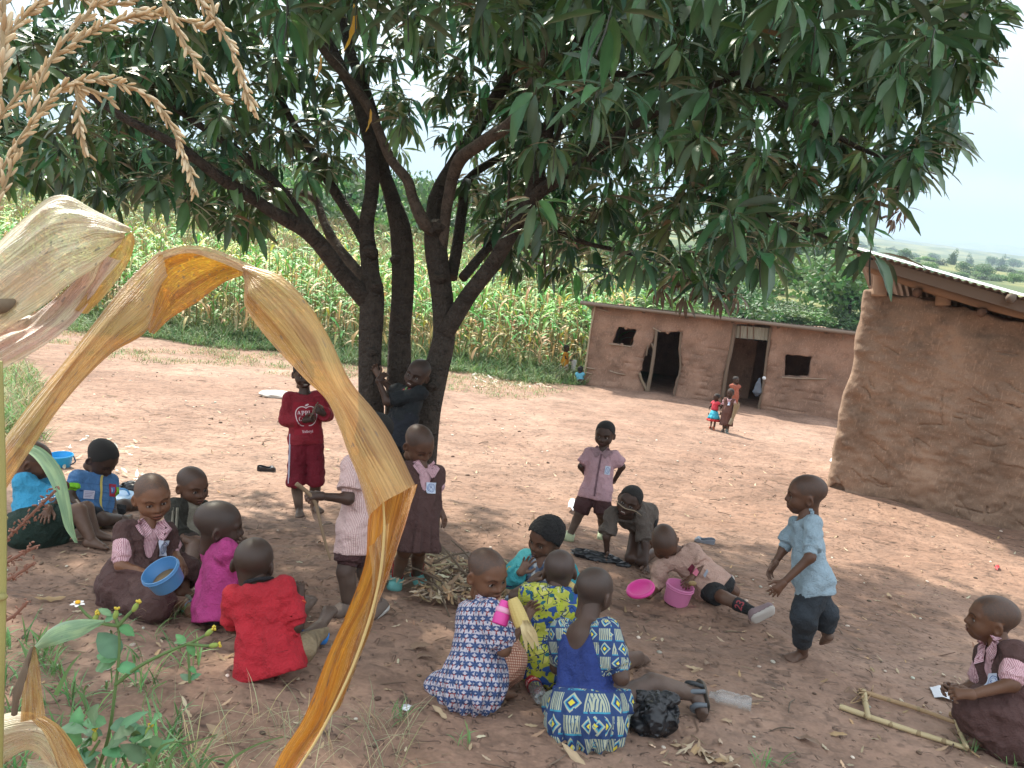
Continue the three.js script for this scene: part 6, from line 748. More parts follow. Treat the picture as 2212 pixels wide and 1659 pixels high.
{ const K = person({ label: 'girl in blue bodice and patterned skirt seen from behind with sandalled leg stretched out', H: 1.13, hs: 0.99, at: [1262, 1579], pel: [1262, 1538, 's'], neck: [1262, 1350, 0.1], head: [1284, 1274, 0.3], nl: 0.165, ty: 152, face: [150, 14, 0], skin: [0.055, 0.034, 0.026], hair: hairAsh, dust: 0.3,
    a: [[1342, 1464, -0.1], [1344, 1402, 0.4], [1336, 1368, 0.3]], b: [[1204, 1440, 0.7], [1240, 1420, 0.9], [1252, 1405, 0.5]], la: [[1408, 1478, 'g', 0.10], [1497, 1498, 'g', 0.075], [1513, 1538, 'g', 0.03]], lb: [[1320, 1440, 'g', 0.14], [1380, 1420, 'g', 0.05], [1400, 1410, 'g', 0.03]],
    wear: [{ n: 'leggings', m: cloth([0.035, 0.028, 0.027]), legs: 1.22, lo: 0.009, cuff: 1, topAt: 0.03 }, { n: 'skirt', m: geo, cones: [['pel', 0.085, [1198, 1520, 0.03], 0.05], ['pel', 0.085, [1258, 1558, 0.03], 0.04], ['pel', 0.085, [1330, 1535, 0.03], 0.05], ['hipA', 0.075, [1362, 1482, 0.06], 0.055], [['pel', 0, 0.09, 0], 0.075, ['pel', 0, -0.03, 0], 0.12]], topAt: 0.075, k: 0.07, tile: 0.30, pleat: [14, 0.013, 0.09], fold: 0.006 }, { n: 'bodice', m: cloth([0.022, 0.045, 0.20]), top: true, lo: 0.017, hem: -0.055, nr: 0.066, scoop: [0.074, -1, 0.06, 0.045], fold: 0.004 }, { n: 'sleeve', m: geo, sl: 0.8, lo: 0.02, cuff: 2.4, tile: 0.2 }], shoes: { only: 'a', sandal: true, sole: mat(C3(0.10, 0.085, 0.07)), m: mat(C3(0.13, 0.15, 0.17), 0.7), m2: mat(C3(0.04, 0.045, 0.05), 0.7) } });
  // the sleeves start under the bodice
}
{ person({ label: 'barefoot toddler in pale blue T-shirt and rolled dark jeans walking left', H: 1.0, hs: 1.06, at: [1722, 1432], pel: [1757, 1252, 0], neck: [1738, 1122, 0], head: [1741, 1066, 0], nl: 0.14, ty: -62, face: [-80, 8, 0], skin: skinMid, hair: hairBald, dust: 0.3,
    b: [[1750, 1204, -1, 1.1], [1693, 1258, -0.3], [1665, 1288, 0]], a: [[1694, 1184, 0.1], [1675, 1214, -0.2], [1660, 1240, 0]], lb: [[1737, 1334, -0.1], [1733, 1408, 'g'], [1690, 1424, 'g', 0.015]], la: [[1780, 1322, 0.2], [1786, 1368, 0.4], [1764, 1394, 'g', 0.02]], ca: 0.45, cbl: 0.5, hb: [0.3, 0.7, 0.5],
    wear: [{ n: 'jeans', m: cloth([0.028, 0.036, 0.046]), legs: 1.72, lo: 0.020, topAt: 0.05, cr: 0.036, fold: 0.010 }, { n: 'shirt', m: cloth([0.30, 0.40, 0.47]), top: true, sl: 0.78, lo: 0.016, hem: 0.075, fl: 0.008, cover: 0.035, cuff: 2.6, nr: 0.05, fold: 0.009 }] }); }
{ const K = person({ label: 'girl in maroon pinafore sitting at right edge with hands together', H: 1.12, hs: 1.05, at: [2150, 1628], pel: [2212, 1582, 's'], neck: [2160, 1398, 0], head: [2143, 1334, 0], nl: 0.15, ty: -58, face: [-72, 4, 0], skin: skinWarm.map((v) => v * 0.75), hair: hairAsh,
    b: [[2186, 1478, -0.4], [2100, 1500, -0.4], [2062, 1497, 0]], a: [[2112, 1478, 0.2], [2072, 1490, -0.2], [2048, 1484, -0.2]], lb: [[2128, 1548, 'g', 0.11], [2196, 1612, 'g', 0.05], [2210, 1625, 'g', 0.03]], la: [[2112, 1530, 'g', 0.14], [2130, 1590, 'g', 0.05], [2120, 1600, 'g', 0.03]], ca: 1.1, cbl: 1.1,
    wear: [{ ...schoolShirt, sl: 0.85 }, pinafore(1, { legs: 1.5, lk: 0.08, k: 0.05, fold: 0.014, pleat: [11, 0.014, 0.02], cones: [['pel', 0.09, [2205, 1618, 0.04], 0.06], ['pel', 0.09, [2260, 1600, 0.06], 0.07], ['knB', 0.06, [2165, 1604, 0.04], 0.05]] })] });
  collar(K, collarM); patch(K, 'badge', [[0.03, -0.085], [0.075, -0.085], [0.075, -0.15], [0.03, -0.15]], badge1, { off: 0.008 });
}
// ---------- far figures ----------
function far(o) { const [fx, fy] = o.foot, hgt = fy - o.top, lx = o.lean ?? 0.14 * hgt, q = (t, dx = 0) => [fx + lx * t + dx * hgt, fy - hgt * t]; const z = depthOf(Gp(fx, fy)), H = hgt * z / PF * 1.02; const p3 = (t, dx, s = 0) => [...q(t, dx), s];
  return person({ H, hs: o.hs || Math.min(1, H * 1.05), at: [fx, fy], pel: [...q(0.46), 0], neck: p3(0.755, 0), head: p3(0.89, o.hd || 0), ty: o.ty || 0, face: o.face || [o.ty || 0, 5, 0], skin: skinDark, hair: o.hair || hairBlack, noFeet: false, a: o.a ? o.a.map(([t, d, s]) => p3(t, d, s)) : [p3(0.6, -0.16), p3(0.46, -0.16), p3(0.38, -0.15)], b: o.b ? o.b.map(([t, d, s]) => p3(t, d, s)) : [p3(0.6, 0.16), p3(0.46, 0.17), p3(0.38, 0.16)], la: [p3(0.25, -0.05), p3(0.04, -0.05), p3(-0.02, -0.05)], lb: [p3(0.25, 0.05), p3(0.04, 0.05), p3(-0.02, 0.06)], wear: o.wear, label: o.label, shoes: o.shoes }); }
const gown = (m, hem, r, extra = {}) => ({ n: 'dress', m, top: true, lo: 0.02, sl: 0.4, cuff: 2, k: 0.05, cones: [[['pel', 0, 0.05, 0], 0.09, ['pel', 0, -hem - 0.08, 0], r]], hem, pleat: [9, 0.008, 0.06], ...extra });
far({ foot: [1538, 928], top: 849, ty: -50, face: [-70, 5, 0], label: 'small girl in red top and bright blue skirt walking near the mud building', wear: [{ n: 'skirt', m: cloth([0.05, 0.42, 0.58]), cones: [[['pel', 0, 0.06, 0], 0.09, ['pel', 0, -0.24, 0], 0.20]], hem: 0.17, topAt: 0.07, pleat: [9, 0.012, 0.06] }, { n: 'hem_band', m: cloth([0.55, 0.04, 0.04]), cones: [[['pel', 0, -0.14, 0], 0.17, ['pel', 0, -0.3, 0], 0.205]], hem: 0.235, topAt: -0.165, pleat: [9, 0.012, 0.06] }, { n: 'top', m: cloth([0.6, 0.05, 0.08]), top: true, lo: 0.02, sl: 0.4, hem: -0.06 }], shoes: { sole: soleDark, m: cloth([0.5, 0.12, 0.05]) } });
{ const K = far({ foot: [1566, 935], top: 838, ty: -15, face: [-18, 8, 0], label: 'girl in brown pinafore and pink sleeves carrying a broom near mud building', wear: [{ ...schoolShirt, m: cloth([0.62, 0.38, 0.42]), sl: 0.85 }, pinafore(1, { m: cloth([0.13, 0.058, 0.045]), cones: [[['pel', 0, 0.03, 0], 0.09, ['pel', 0, -0.36, 0], 0.16]], hem: 0.30, pleat: [10, 0.008, 0.06] })], b: [[0.60, 0.14, -0.3], [0.44, 0.12, -0.3], [0.36, 0.10, 0]], shoes: { sole: soleWhite, m: cloth([0.2, 0.26, 0.25]) } });
  patch(K, 'badge', [[0.0, -0.07], [0.05, -0.07], [0.05, -0.14], [0.0, -0.14]], badge1, { off: 0.01, nu: 3, nv: 3 });
  const z = depthOf(K.J.wrB) - 0.05, c = P(1583, 900, z), s = thing('broom', 'straw hand broom held by the girl in brown pinafore', 'broom', c); const r = rng(2), list = []; for (let i = 0; i < 34; i++) list.push(bar(P(1577 + r() * 4, 914, z).sub(c), P(1592 + (r() - 0.5) * 13, 868 + r() * 10, z + (r() - 0.5) * 0.08).sub(c), 0.006, 0.004, 4)); mesh('bristles', merged(list), mat(C3(0.36, 0.28, 0.17)), s); mesh('binding', bar(P(1576, 917, z).sub(c), P(1582, 905, z).sub(c), 0.03, 0.035, 7), mat(C3(0.3, 0.25, 0.17)), s); }
far({ foot: [1580, 892], top: 812, ty: 20, face: [60, 5, 0], label: 'child in orange dress standing in the right doorway of mud building', wear: [gown(cloth([0.34, 0.10, 0.06]), 0.28, 0.14)] });
{ const K = far({ foot: [1215, 816], top: 744, ty: 70, face: [70, 10, 0], label: 'girl in yellow tunic over patterned skirt standing by the maize', a: [[0.6, 0.0, -0.3], [0.52, 0.14, -0.2], [0.52, 0.22, 0]], b: [[0.6, 0.05, 0.3], [0.53, 0.18, 0], [0.53, 0.26, 0]], wear: [{ n: 'skirt', m: floral, cones: [[['pel', 0, 0.05, 0], 0.10, ['pel', 0, -0.36, 0], 0.17]], hem: 0.30, topAt: 0.05, pleat: [8, 0.01, 0.05], tile: 0.3 }, gown(cloth([0.60, 0.27, 0.03]), 0.17, 0.13, { sl: 0.3 })], shoes: { sole: soleWhite, m: cloth([0.6, 0.55, 0.52]) } });
  const p = K.J.tipB.clone(), s = thing('cloth', 'white cloth hanging from the hands of girl in yellow tunic', 'cloth', p), L = [V(-0.05, 0, 0), V(-0.04, -0.15, 0.02), V(-0.06, -0.32, 0)], Rr = [V(0.09, 0.01, 0), V(0.08, -0.15, -0.02), V(0.06, -0.30, 0.01)]; mesh('sheet', strip(L, Rr, 0.03, 6, 5, 0.02, 3), mat(C3(0.7, 0.7, 0.72), 0.8, { side: THREE.DoubleSide }), s); }
{ const z = depthOf(Gp(1251, 827)), H = 0.95; person({ label: 'child in light blue shirt crouching at the left corner of mud building', H, hs: 0.9, at: [1251, 827], pel: [1252, 822, 's', 0.12], neck: [1253, 806, 0], head: [1254, 798, 0], ty: 150, face: [160, 10, 0], skin: skinDark, hair: { c: [0.01, 0.009, 0.009], t: 0.012 }, a: [[1260, 814, 0.3], [1258, 820, 0.5], [1255, 822, 0]], b: [[1244, 814, 0], [1243, 821, 0.4], [1246, 823, 0]], la: [[1260, 816, 0.8], [1258, 826, 'g'], [1260, 827, 'g']], lb: [[1246, 816, 0.4], [1246, 826, 'g'], [1243, 828, 'g']], wear: [{ n: 'shorts', m: cloth([0.06, 0.025, 0.035]), legs: 1.0, lo: 0.02, topAt: 0.05 }, { n: 'shirt', m: cloth([0.13, 0.42, 0.58]), top: true, sl: 0.6, lo: 0.025, hem: 0.0 }] }); }
// ---------- bowls, bottles, bags ----------
const plasticM = (c, o = {}) => new THREE.MeshPhysicalMaterial({ color: C3(...c), roughness: 0.38, side: THREE.DoubleSide, ...o });
const lathe = (pts, seg = 40) => new THREE.LatheGeometry(pts.map(([x, y]) => new THREE.Vector2(x, y)), seg);
const tilt = (ax, deg) => new THREE.Quaternion().setFromAxisAngle(ax.clone().normalize(), deg * Math.PI / 180);
const vr = V(1, 0, 0), vt = V(0, 0, 1);
const tub = (r0, r1, h, t = 0.003) => lathe([[0, 0], [r0 - 0.004, 0], [r0, 0.004], [r1, h - 0.012], [r1 + 0.003, h - 0.011], [r1 + 0.003, h], [r1 - t, h], [r0 - t, t + 0.004], [0, t + 0.002]]);
{ const c = P(366, 1262, 3.27), o = thing('bowl', 'mid blue plastic bowl tilted in lap of the pinafore girl at left', 'bowl', c); o.quaternion.copy(tilt(V(0.75, 0, -0.55), 0).multiply(tilt(V(0.2, 0, 1), 22)).multiply(tilt(vr, 16))); mesh('shell', tub(0.064, 0.074, 0.085), plasticM([0.075, 0.22, 0.44]), o); mesh('rim', new THREE.TorusGeometry(0.0765, 0.0035, 8, 48).rotateX(Math.PI / 2).translate(0, 0.074, 0), plasticM([0.075, 0.22, 0.44]), o); mesh('food', new THREE.IcosahedronGeometry(0.05, 3).scale(1.15, 0.3, 1.15).translate(0, 0.03, 0), mat(C3(0.12, 0.08, 0.04)), o); }
{ const c = Gp(131, 1007), o = thing('bowl', 'bright cyan plastic bowl on the ground behind the child in cyan blouse', 'bowl', c); mesh('shell', tub(0.075, 0.09, 0.10), plasticM([0.02, 0.36, 0.68]), o); mesh('rim', new THREE.TorusGeometry(0.093, 0.004, 8, 48).rotateX(Math.PI / 2).translate(0, 0.092, 0), plasticM([0.02, 0.36, 0.68]), o); for (const s of [1]) mesh('handle', tube([V(0.09, 0.085, -0.03), V(0.12, 0.05, 0), V(0.095, 0.03, 0.03)], [0.006, 0.006, 0.006], 6, 5), plasticM([0.03, 0.05, 0.09]), o); }
{ const c = Gp(264, 1092), o = thing('food_container', 'blue round food container with lighter lid beside the child in quilted vest', 'container', c); mesh('body', tub(0.075, 0.085, 0.075), plasticM([0.06, 0.25, 0.55]), o); mesh('lid', lathe([[0, 0.088], [0.05, 0.088], [0.06, 0.082], [0.085, 0.08], [0.09, 0.074], [0.09, 0.066], [0.086, 0.066]]), plasticM([0.30, 0.48, 0.68]), o); mesh('handle', tube([V(-0.05, 0.085, 0), V(-0.03, 0.115, 0), V(0.03, 0.115, 0), V(0.05, 0.085, 0)], [0.006, 0.007, 0.007, 0.006], 6, 5), plasticM([0.10, 0.32, 0.62]), o); }
{ const c = Gp(706, 1395), o = thing('cup', 'small bright blue plastic cup by the bare foot of child in red T-shirt', 'cup', c); o.quaternion.copy(tilt(V(0.3, 0, 1), 70)); o.position.y += 0.035; mesh('shell', tub(0.028, 0.036, 0.06), plasticM([0.03, 0.22, 0.62]), o); }
{ const c = Gp(630, 1372), o = thing('lid', 'blue plastic lid on the ground beside the khaki trousers', 'lid', c); mesh('disc', lathe([[0, 0.02], [0.05, 0.02], [0.055, 0.012], [0.055, 0]]), plasticM([0.03, 0.2, 0.6]), o); }
{ const c = Gp(1463, 1312), o = thing('tub', 'open pale pink plastic tub on the ground before the reclining boy', 'tub', c); o.quaternion.copy(tilt(vt, -7)); o.position.z -= 0.06; mesh('shell', tub(0.072, 0.079, 0.115), plasticM([0.62, 0.20, 0.38]), o); mesh('rim', new THREE.TorusGeometry(0.0815, 0.0035, 8, 48).rotateX(Math.PI / 2).translate(0, 0.098, 0), plasticM([0.62, 0.20, 0.38]), o); mesh('food', new THREE.IcosahedronGeometry(0.05, 3).scale(1.2, 0.25, 1.2).translate(0, 0.03, 0), mat(C3(0.2, 0.1, 0.05)), o); }
{ const c = P(1384, 1274, 4.42), o = thing('flat_cover', 'hot pink plastic lid held up by the reclining boy', 'lid', c); o.quaternion.copy(tilt(V(1, 0, 0.0), 9)).multiply(tilt(vt, 22)); mesh('disc', lathe([[0, 0.004], [0.055, 0.004], [0.062, 0.016], [0.078, 0.016], [0.082, 0.008], [0.082, 0], [0.076, 0], [0.074, 0.01], [0.062, 0.008], [0.056, -0.006], [0, -0.006]]), plasticM([0.72, 0.06, 0.30]), o); }
{ const f = (px, py, z) => P(px, py, z), p = f(1496, 1260, 4.42), o = thing('food_piece', 'piece of food in the fingers of the reclining boy over the tub', 'food', p); mesh('lump', new THREE.IcosahedronGeometry(0.018, 2).scale(1.3, 0.8, 0.9), mat(C3(0.30, 0.2, 0.09)), o); }
{ const a = P(1078, 1350, 2.93), b = P(1090, 1312, 2.95), o = thing('pink_bottle', 'hot pink plastic drinking bottle held under the arm of girl in star print dress', 'bottle', a); o.quaternion.copy(quatY(b.clone().sub(a))); mesh('shell', lathe([[0, 0], [0.026, 0], [0.03, 0.006], [0.03, 0.035], [0.027, 0.045]]), plasticM([0.65, 0.05, 0.30]), o); mesh('band', lathe([[0.0275, 0.045], [0.031, 0.048], [0.031, 0.062], [0.024, 0.066]]), plasticM([0.72, 0.35, 0.5]), o); mesh('neck', lathe([[0.024, 0.066], [0.022, 0.09], [0.019, 0.09], [0.019, 0.06]]), plasticM([0.70, 0.05, 0.33]), o); }
function cobOf(o, a, b, L, r) { const f = (x, y, z) => { const t = clamp(y / L), rad = r * (1 - 0.35 * Math.pow(t, 3)), an = Math.atan2(z, x), row = Math.abs(Math.sin(an * 6)) * 0.0022, kern = Math.abs(Math.sin(y * 310 + (Math.floor(an / 0.5236) & 1) * 1.57)) * 0.0018; return Math.max(Math.hypot(x, z) - rad - row * 0.7 - kern * 0.6, -y, y - L); }; mesh('kernels', net(f, V(-r * 1.3, -0.005, -r * 1.3), V(r * 1.3, L + 0.01, r * 1.3), 0.0028), mat(C3(0.52, 0.39, 0.13), 0.5), o); }
{ const a = P(1130, 1352, 2.90), b = P(1108, 1296, 2.93), o = thing('maize_cob', 'half eaten maize cob with trailing pale husk held between the sitting girls', 'maize cob', a); const q = quatY(b.clone().sub(a)); o.quaternion.copy(q); cobOf(o, a, b, 0.105, 0.027); const inv = q.clone().invert(), L2 = (x, y, z) => P(x, y, z).sub(a).applyQuaternion(inv); const hm = mat(C3(0.55, 0.44, 0.23), 0.7, { side: THREE.DoubleSide });
  for (const [x0, x1, ex, ey, w] of [[1122, 1134, 1152, 1402, 7], [1126, 1140, 1164, 1398, 5], [1130, 1138, 1143, 1388, 6], [1122, 1130, 1138, 1408, 4], [1134, 1140, 1158, 1380, 5]]) mesh('husk', strip([L2(x0, 1340, 2.89), L2((x0 + ex) / 2 - w, 1365, 2.86), L2(ex - w * 0.3, ey, 2.88)], [L2(x1, 1340, 2.87), L2((x1 + ex) / 2 + w, 1362, 2.86), L2(ex + w * 0.3, ey, 2.88)], 0.004, 4, 6), hm, o); }
{ const a = P(1243, 1280, 3.5), b = P(1226, 1260, 3.5), o = thing('maize_cob', 'pale maize cob piece held beside the child in wax print', 'maize cob', a); o.quaternion.copy(quatY(b.clone().sub(a))); cobOf(o, a, b, 0.055, 0.022); }
const clearM = new THREE.MeshPhysicalMaterial({ color: C3(0.93, 0.96, 0.97), roughness: 0.08, transmission: 0.9, thickness: 0, ior: 1.45, side: THREE.DoubleSide });
{ const a = Gp(1168, 1524), b = Gp(1136, 1466), o = thing('soda_bottle', 'clear plastic soda bottle with red label lying by the star print dress', 'bottle', a); a.y += 0.03; b.y += 0.03; o.position.copy(a); o.quaternion.copy(quatY(b.clone().sub(a), 1.2)); const L = a.distanceTo(b), k = L / 0.2; const S = (l) => l.map(([x, y]) => [x, y * k]);
  mesh('shell', lathe(S([[0, 0.012], [0.012, 0.004], [0.024, 0], [0.030, 0.012], [0.031, 0.05], [0.028, 0.06], [0.029, 0.075], [0.031, 0.12], [0.026, 0.145], [0.013, 0.172], [0.012, 0.185]])), clearM, o); mesh('cap', lathe(S([[0.0135, 0.178], [0.0145, 0.18], [0.0145, 0.197], [0.012, 0.2], [0, 0.2]])), plasticM([0.45, 0.02, 0.03]), o);
  for (let i = 0; i < 5; i++) { const an = i * 1.2566; mesh('base_lobe', new THREE.SphereGeometry(0.0105, 10, 8).translate(Math.cos(an) * 0.019, 0.009, Math.sin(an) * 0.019), clearM, o); }
  const lab = lathe(S([[0.0316, 0.082], [0.0318, 0.1], [0.0316, 0.122]]), 32); mesh('label', lab, mat(C3(1, 1, 1), 0.4, { side: THREE.DoubleSide, map: canvasTex(512, 128, (g, w, h) => { g.fillStyle = '#b01c2c'; g.fillRect(0, 0, w, h); g.fillStyle = '#f1dede'; g.font = 'italic bold 64px serif'; g.fillText('Coca-Cola', 20, 86); g.fillText('Coca-Cola', 300, 86); }) }), o); }
{ const a = Gp(1622, 1536), b = Gp(1530, 1512), o = thing('water_bottle', 'empty clear ribbed plastic water bottle lying beside the sandalled foot', 'bottle', a); a.y += 0.03; b.y += 0.028; o.position.copy(a); o.quaternion.copy(quatY(b.clone().sub(a))); const L = a.distanceTo(b), pr = [[0, 0.01], [0.02, 0.002], [0.028, 0.004], [0.031, 0.014], [0.031, 0.03]]; for (let i = 0; i < 3; i++) pr.push([0.026, 0.036 + i * 0.001 + i * 0.0], [0.031, 0.05 + i * 0.0]); const pts = [[0, 0.01], [0.02, 0.002], [0.028, 0.004], [0.0315, 0.014], [0.0315, 0.035], [0.026, 0.045], [0.026, 0.05], [0.0305, 0.062], [0.027, 0.072], [0.031, 0.08], [0.0285, 0.087], [0.0315, 0.094], [0.0285, 0.101], [0.0315, 0.108], [0.0285, 0.115], [0.0315, 0.122], [0.030, 0.134], [0.022, 0.150], [0.0135, 0.158], [0.0125, 0.178], [0.011, 0.18]]; mesh('shell', lathe(pts.map(([x, y]) => [x, y * L / 0.18])), clearM, o); }
const bagM = new THREE.MeshPhysicalMaterial({ color: C3(0.014, 0.015, 0.018), roughness: 0.36, side: THREE.DoubleSide });
function bagGeo(rx, ry, rz, seed, cell, rid = 0.16) { const f = (x, y, z) => { const a = Math.abs(fbm(x / rx * 1.7 + seed, y / ry * 1.7, z / rz * 1.7, 3)), b = Math.abs(fbm(x / rx * 4 + seed, y / ry * 4, z / rz * 4 + 3, 2)); const k = Math.hypot(x / rx, y / ry, z / rz); return (k - 1 + a * rid * 3.4 + b * rid * 0.45 - rid * 0.6) * Math.min(rx, ry, rz) * 0.75; }; return net(f, V(-rx * 1.3, -ry * 1.3, -rz * 1.3), V(rx * 1.3, ry * 1.3, rz * 1.3), cell); }
{ const p = Gp(1408, 1585), o = thing('plastic_bag', 'crumpled black plastic bag lying beside the patterned skirt', 'plastic bag', p); mesh('bag', bagGeo(0.098, 0.08, 0.09, 3, 0.0048, 0.2).translate(0, 0.062, -0.03), bagM, o); mesh('corner', bagGeo(0.05, 0.03, 0.035, 8, 0.005, 0.25).translate(0.05, 0.12, -0.05), bagM, o); mesh('corner', bagGeo(0.045, 0.03, 0.03, 12, 0.005, 0.25).translate(-0.05, 0.115, -0.05), bagM, o); }
{ const p = Gp(1292, 1208), o = thing('plastic_bag', 'flattened black plastic bag on the ground beside the crouching boy', 'plastic bag', p); mesh('bag', bagGeo(0.17, 0.032, 0.06, 21, 0.007, 0.26).rotateY(-0.25).translate(-0.02, 0.02, 0), bagM, o); mesh('corner', bagGeo(0.05, 0.022, 0.035, 25, 0.007, 0.25).translate(0.16, 0.018, 0.09), bagM, o); }
{ const p = Gp(292, 1062), o = thing('plastic_bag', 'small black plastic bag behind the blue food container', 'plastic bag', p); mesh('bag', bagGeo(0.10, 0.045, 0.06, 31, 0.009, 0.24).translate(0, 0.035, 0), bagM, o); }
// ---------- shoes and sacking left on the ground ----------
function looseShoe(px, py, turn, label, mUp, mIn, H = 1) { const o = thing('shoe', label, 'shoe', Gp(px, py)); o.rotation.y = turn; const prof = (x, y, z, w) => { const t = clamp((x + 0.085) / 0.17), hw = w * (0.028 + 0.006 * Math.sin(t * 3.1)) * (t < 0.08 ? 0.9 : 1); return Math.max(Math.hypot(Math.max(0, Math.abs(x) - 0.055), z) - hw, 0 - y - 0.0); };
  const outer = (x, y, z) => Math.max(prof(x, y, z, 1), y - mix(0.045, 0.026, sst(-0.05, 0.03, x)) - 0.012 * sst(0.02, 0.06, x) + 0.02 * sst(0.05, 0.085, x)), inner = (x, y, z) => Math.max(prof(x, y, z, 0.82), 0.007 - y, x - 0.028 - y * 0.3); mesh('upper', net((x, y, z) => Math.max(outer(x, y, z), -inner(x, y, z)), V(-0.11, -0.01, -0.05), V(0.11, 0.06, 0.05), 0.0045), mUp, o); mesh('sole', net((x, y, z) => Math.max(prof(x, y + 1, z, 1.06), Math.abs(y) - 0.005), V(-0.11, -0.012, -0.05), V(0.11, 0.012, 0.05), 0.0045), soleDark, o); mesh('insole', net((x, y, z) => Math.max(prof(x, y + 1, z, 0.8), Math.abs(y - 0.009) - 0.0035), V(-0.11, -0.002, -0.05), V(0.05, 0.02, 0.05), 0.0045), mIn, o); return o; }
looseShoe(575, 1016, 0.45, 'worn black and grey slip-on shoe lying left of the boy in red sweatshirt', mat(C3(0.035, 0.035, 0.04), 0.35), mat(C3(0.02, 0.02, 0.022)));
looseShoe(1522, 1172, 2.9, 'grey slip-on shoe lying on soil behind the reclining boy', mat(C3(0.22, 0.24, 0.28), 0.5), mat(C3(0.05, 0.05, 0.06)));
{ const o = thing('flip_flop', 'lilac rubber flip-flop beside the crumpled black bag', 'flip-flop', Gp(1392, 1530)); o.rotation.y = 0.6; mesh('sole', net((x, y, z) => Math.max(Math.hypot(Math.max(0, Math.abs(x) - 0.05), z) - 0.034 - x * 0.06, Math.abs(y - 0.012) - 0.006), V(-0.1, -0.01, -0.05), V(0.11, 0.03, 0.05), 0.005), mat(C3(0.32, 0.22, 0.38)), o); mesh('strap', tube([V(-0.02, 0.01, -0.03), V(0.01, 0.035, -0.015), V(0.05, 0.02, 0), V(0.01, 0.035, 0.015), V(-0.02, 0.01, 0.03)], [0.006, 0.006, 0.005, 0.006, 0.006], 6, 5), mat(C3(0.40, 0.30, 0.46)), o); }
{ const p = Gp(594, 857), o = thing('sack', 'flat pale sack lying on the bare soil behind boy in red', 'sack', p); mesh('cloth', bagGeo(0.30, 0.05, 0.2, 51, 0.018, 0.12).translate(0.05, 0.04, 0), mat(C3(0.50, 0.47, 0.42)), o); }
// ---------- frame of maize stalks and paper at the lower right ----------
{ const A = Gp(1880, 1520), o = thing('stalk_frame', 'frame of broken dry maize stalks laid on the ground at lower right', 'stalk frame', A), m1 = mat(C3(0.52, 0.42, 0.24), 0.7), m2 = mat(C3(0.40, 0.27, 0.15), 0.8), node = mat(C3(0.30, 0.22, 0.12)); const L = (x, y, h = 0.014) => GpH(x, y, h).sub(A);
  const stalk = (list, r, m) => { const pts = list.map(([x, y, h]) => L(x, y, h)); mesh('stalk', tube(pts, pts.map((_, i) => r * (1 - 0.25 * i / pts.length)), 9, 6, 0.25), m, o); for (let i = 1; i < pts.length - 1; i++) mesh('node', new THREE.SphereGeometry(r * 1.18, 10, 8).scale(1, 0.8, 1).translate(pts[i].x, pts[i].y, pts[i].z), node, o); };
  stalk([[1814, 1526], [1870, 1546], [1924, 1564], [1985, 1584], [2040, 1601], [2092, 1618]], 0.0125, m1); stalk([[1868, 1496, 0.03], [1920, 1512, 0.02], [1985, 1532], [2062, 1560]], 0.011, m2); stalk([[1866, 1494, 0.03], [1870, 1520, 0.03], [1876, 1550, 0.03]], 0.013, m1); stalk([[2066, 1556, 0.02], [2076, 1585, 0.02], [2088, 1614, 0.03]], 0.011, m1); stalk([[2052, 1542], [2080, 1551], [2112, 1560]], 0.012, m2); stalk([[2080, 1606], [2100, 1624], [2116, 1636]], 0.004, m2);
  const r = rng(4); for (let i = 0; i < 9; i++) { const x = 1845 + r() * 40, y = 1486 + r() * 20; mesh('shred', tube([L(x, y, 0.02), L(x - 25 * r() + 8, y + (r() - 0.3) * 22, 0.03 + r() * 0.03), L(x - 50 * r() + 30, y + (r() - 0.5) * 30, 0.012)], [0.003, 0.003, 0.0015], 4, 4), m2, o); } }
const paperM = mat(C3(0.72, 0.74, 0.78), 0.8, { side: THREE.DoubleSide });
const flat = (name, label, cat, pts, m, h = 0.006, dip = 0.006) => { const o = thing(name, label, cat, Gp(pts[0][0], pts[0][1])), q = pts.map(([x, y]) => GpH(x, y, h).sub(o.position)); mesh('sheet', strip([q[0], q[0].clone().lerp(q[1], 0.5).add(V(0, dip, 0)), q[1]], [q[3], q[3].clone().lerp(q[2], 0.5).add(V(0, dip * 2, 0)), q[2]], dip, 6, 5, 0.006, pts[0][0]), m, o); return o; };
flat('paper', 'torn white paper on the ground before the girl at right edge', 'paper', [[2008, 1484], [2040, 1482], [2064, 1518], [2018, 1506]], paperM);
flat('paper', 'small white paper scrap with dark print near bottom centre', 'paper', [[866, 1533], [872, 1521], [894, 1528], [880, 1537]], mat(C3(1, 1, 1), 0.8, { side: THREE.DoubleSide, map: canvasTex(64, 64, (g) => { g.fillStyle = '#dde0e4'; g.fillRect(0, 0, 64, 64); g.fillStyle = '#444'; for (let i = 0; i < 3; i++) g.fillRect(14, 24 + i * 8, 30, 3); }) }));
flat('wrapper', 'crumpled white plastic wrapper behind the boy in pink shirt', 'wrapper', [[1226, 1098], [1232, 1084], [1244, 1092], [1238, 1104]], paperM, 0.03, 0.03);
flat('wrapper', 'white scrap lying on the sunlit ground near the walking toddler', 'wrapper', [[1792, 995], [1800, 988], [1808, 998], [1800, 1004]], paperM, 0.01, 0.02);
flat('wrapper', 'small red wrapper on the soil at the right', 'wrapper', [[2148, 1226], [2154, 1222], [2160, 1228], [2154, 1232]], mat(C3(0.5, 0.03, 0.04), 0.5, { side: THREE.DoubleSide }), 0.008, 0.01);
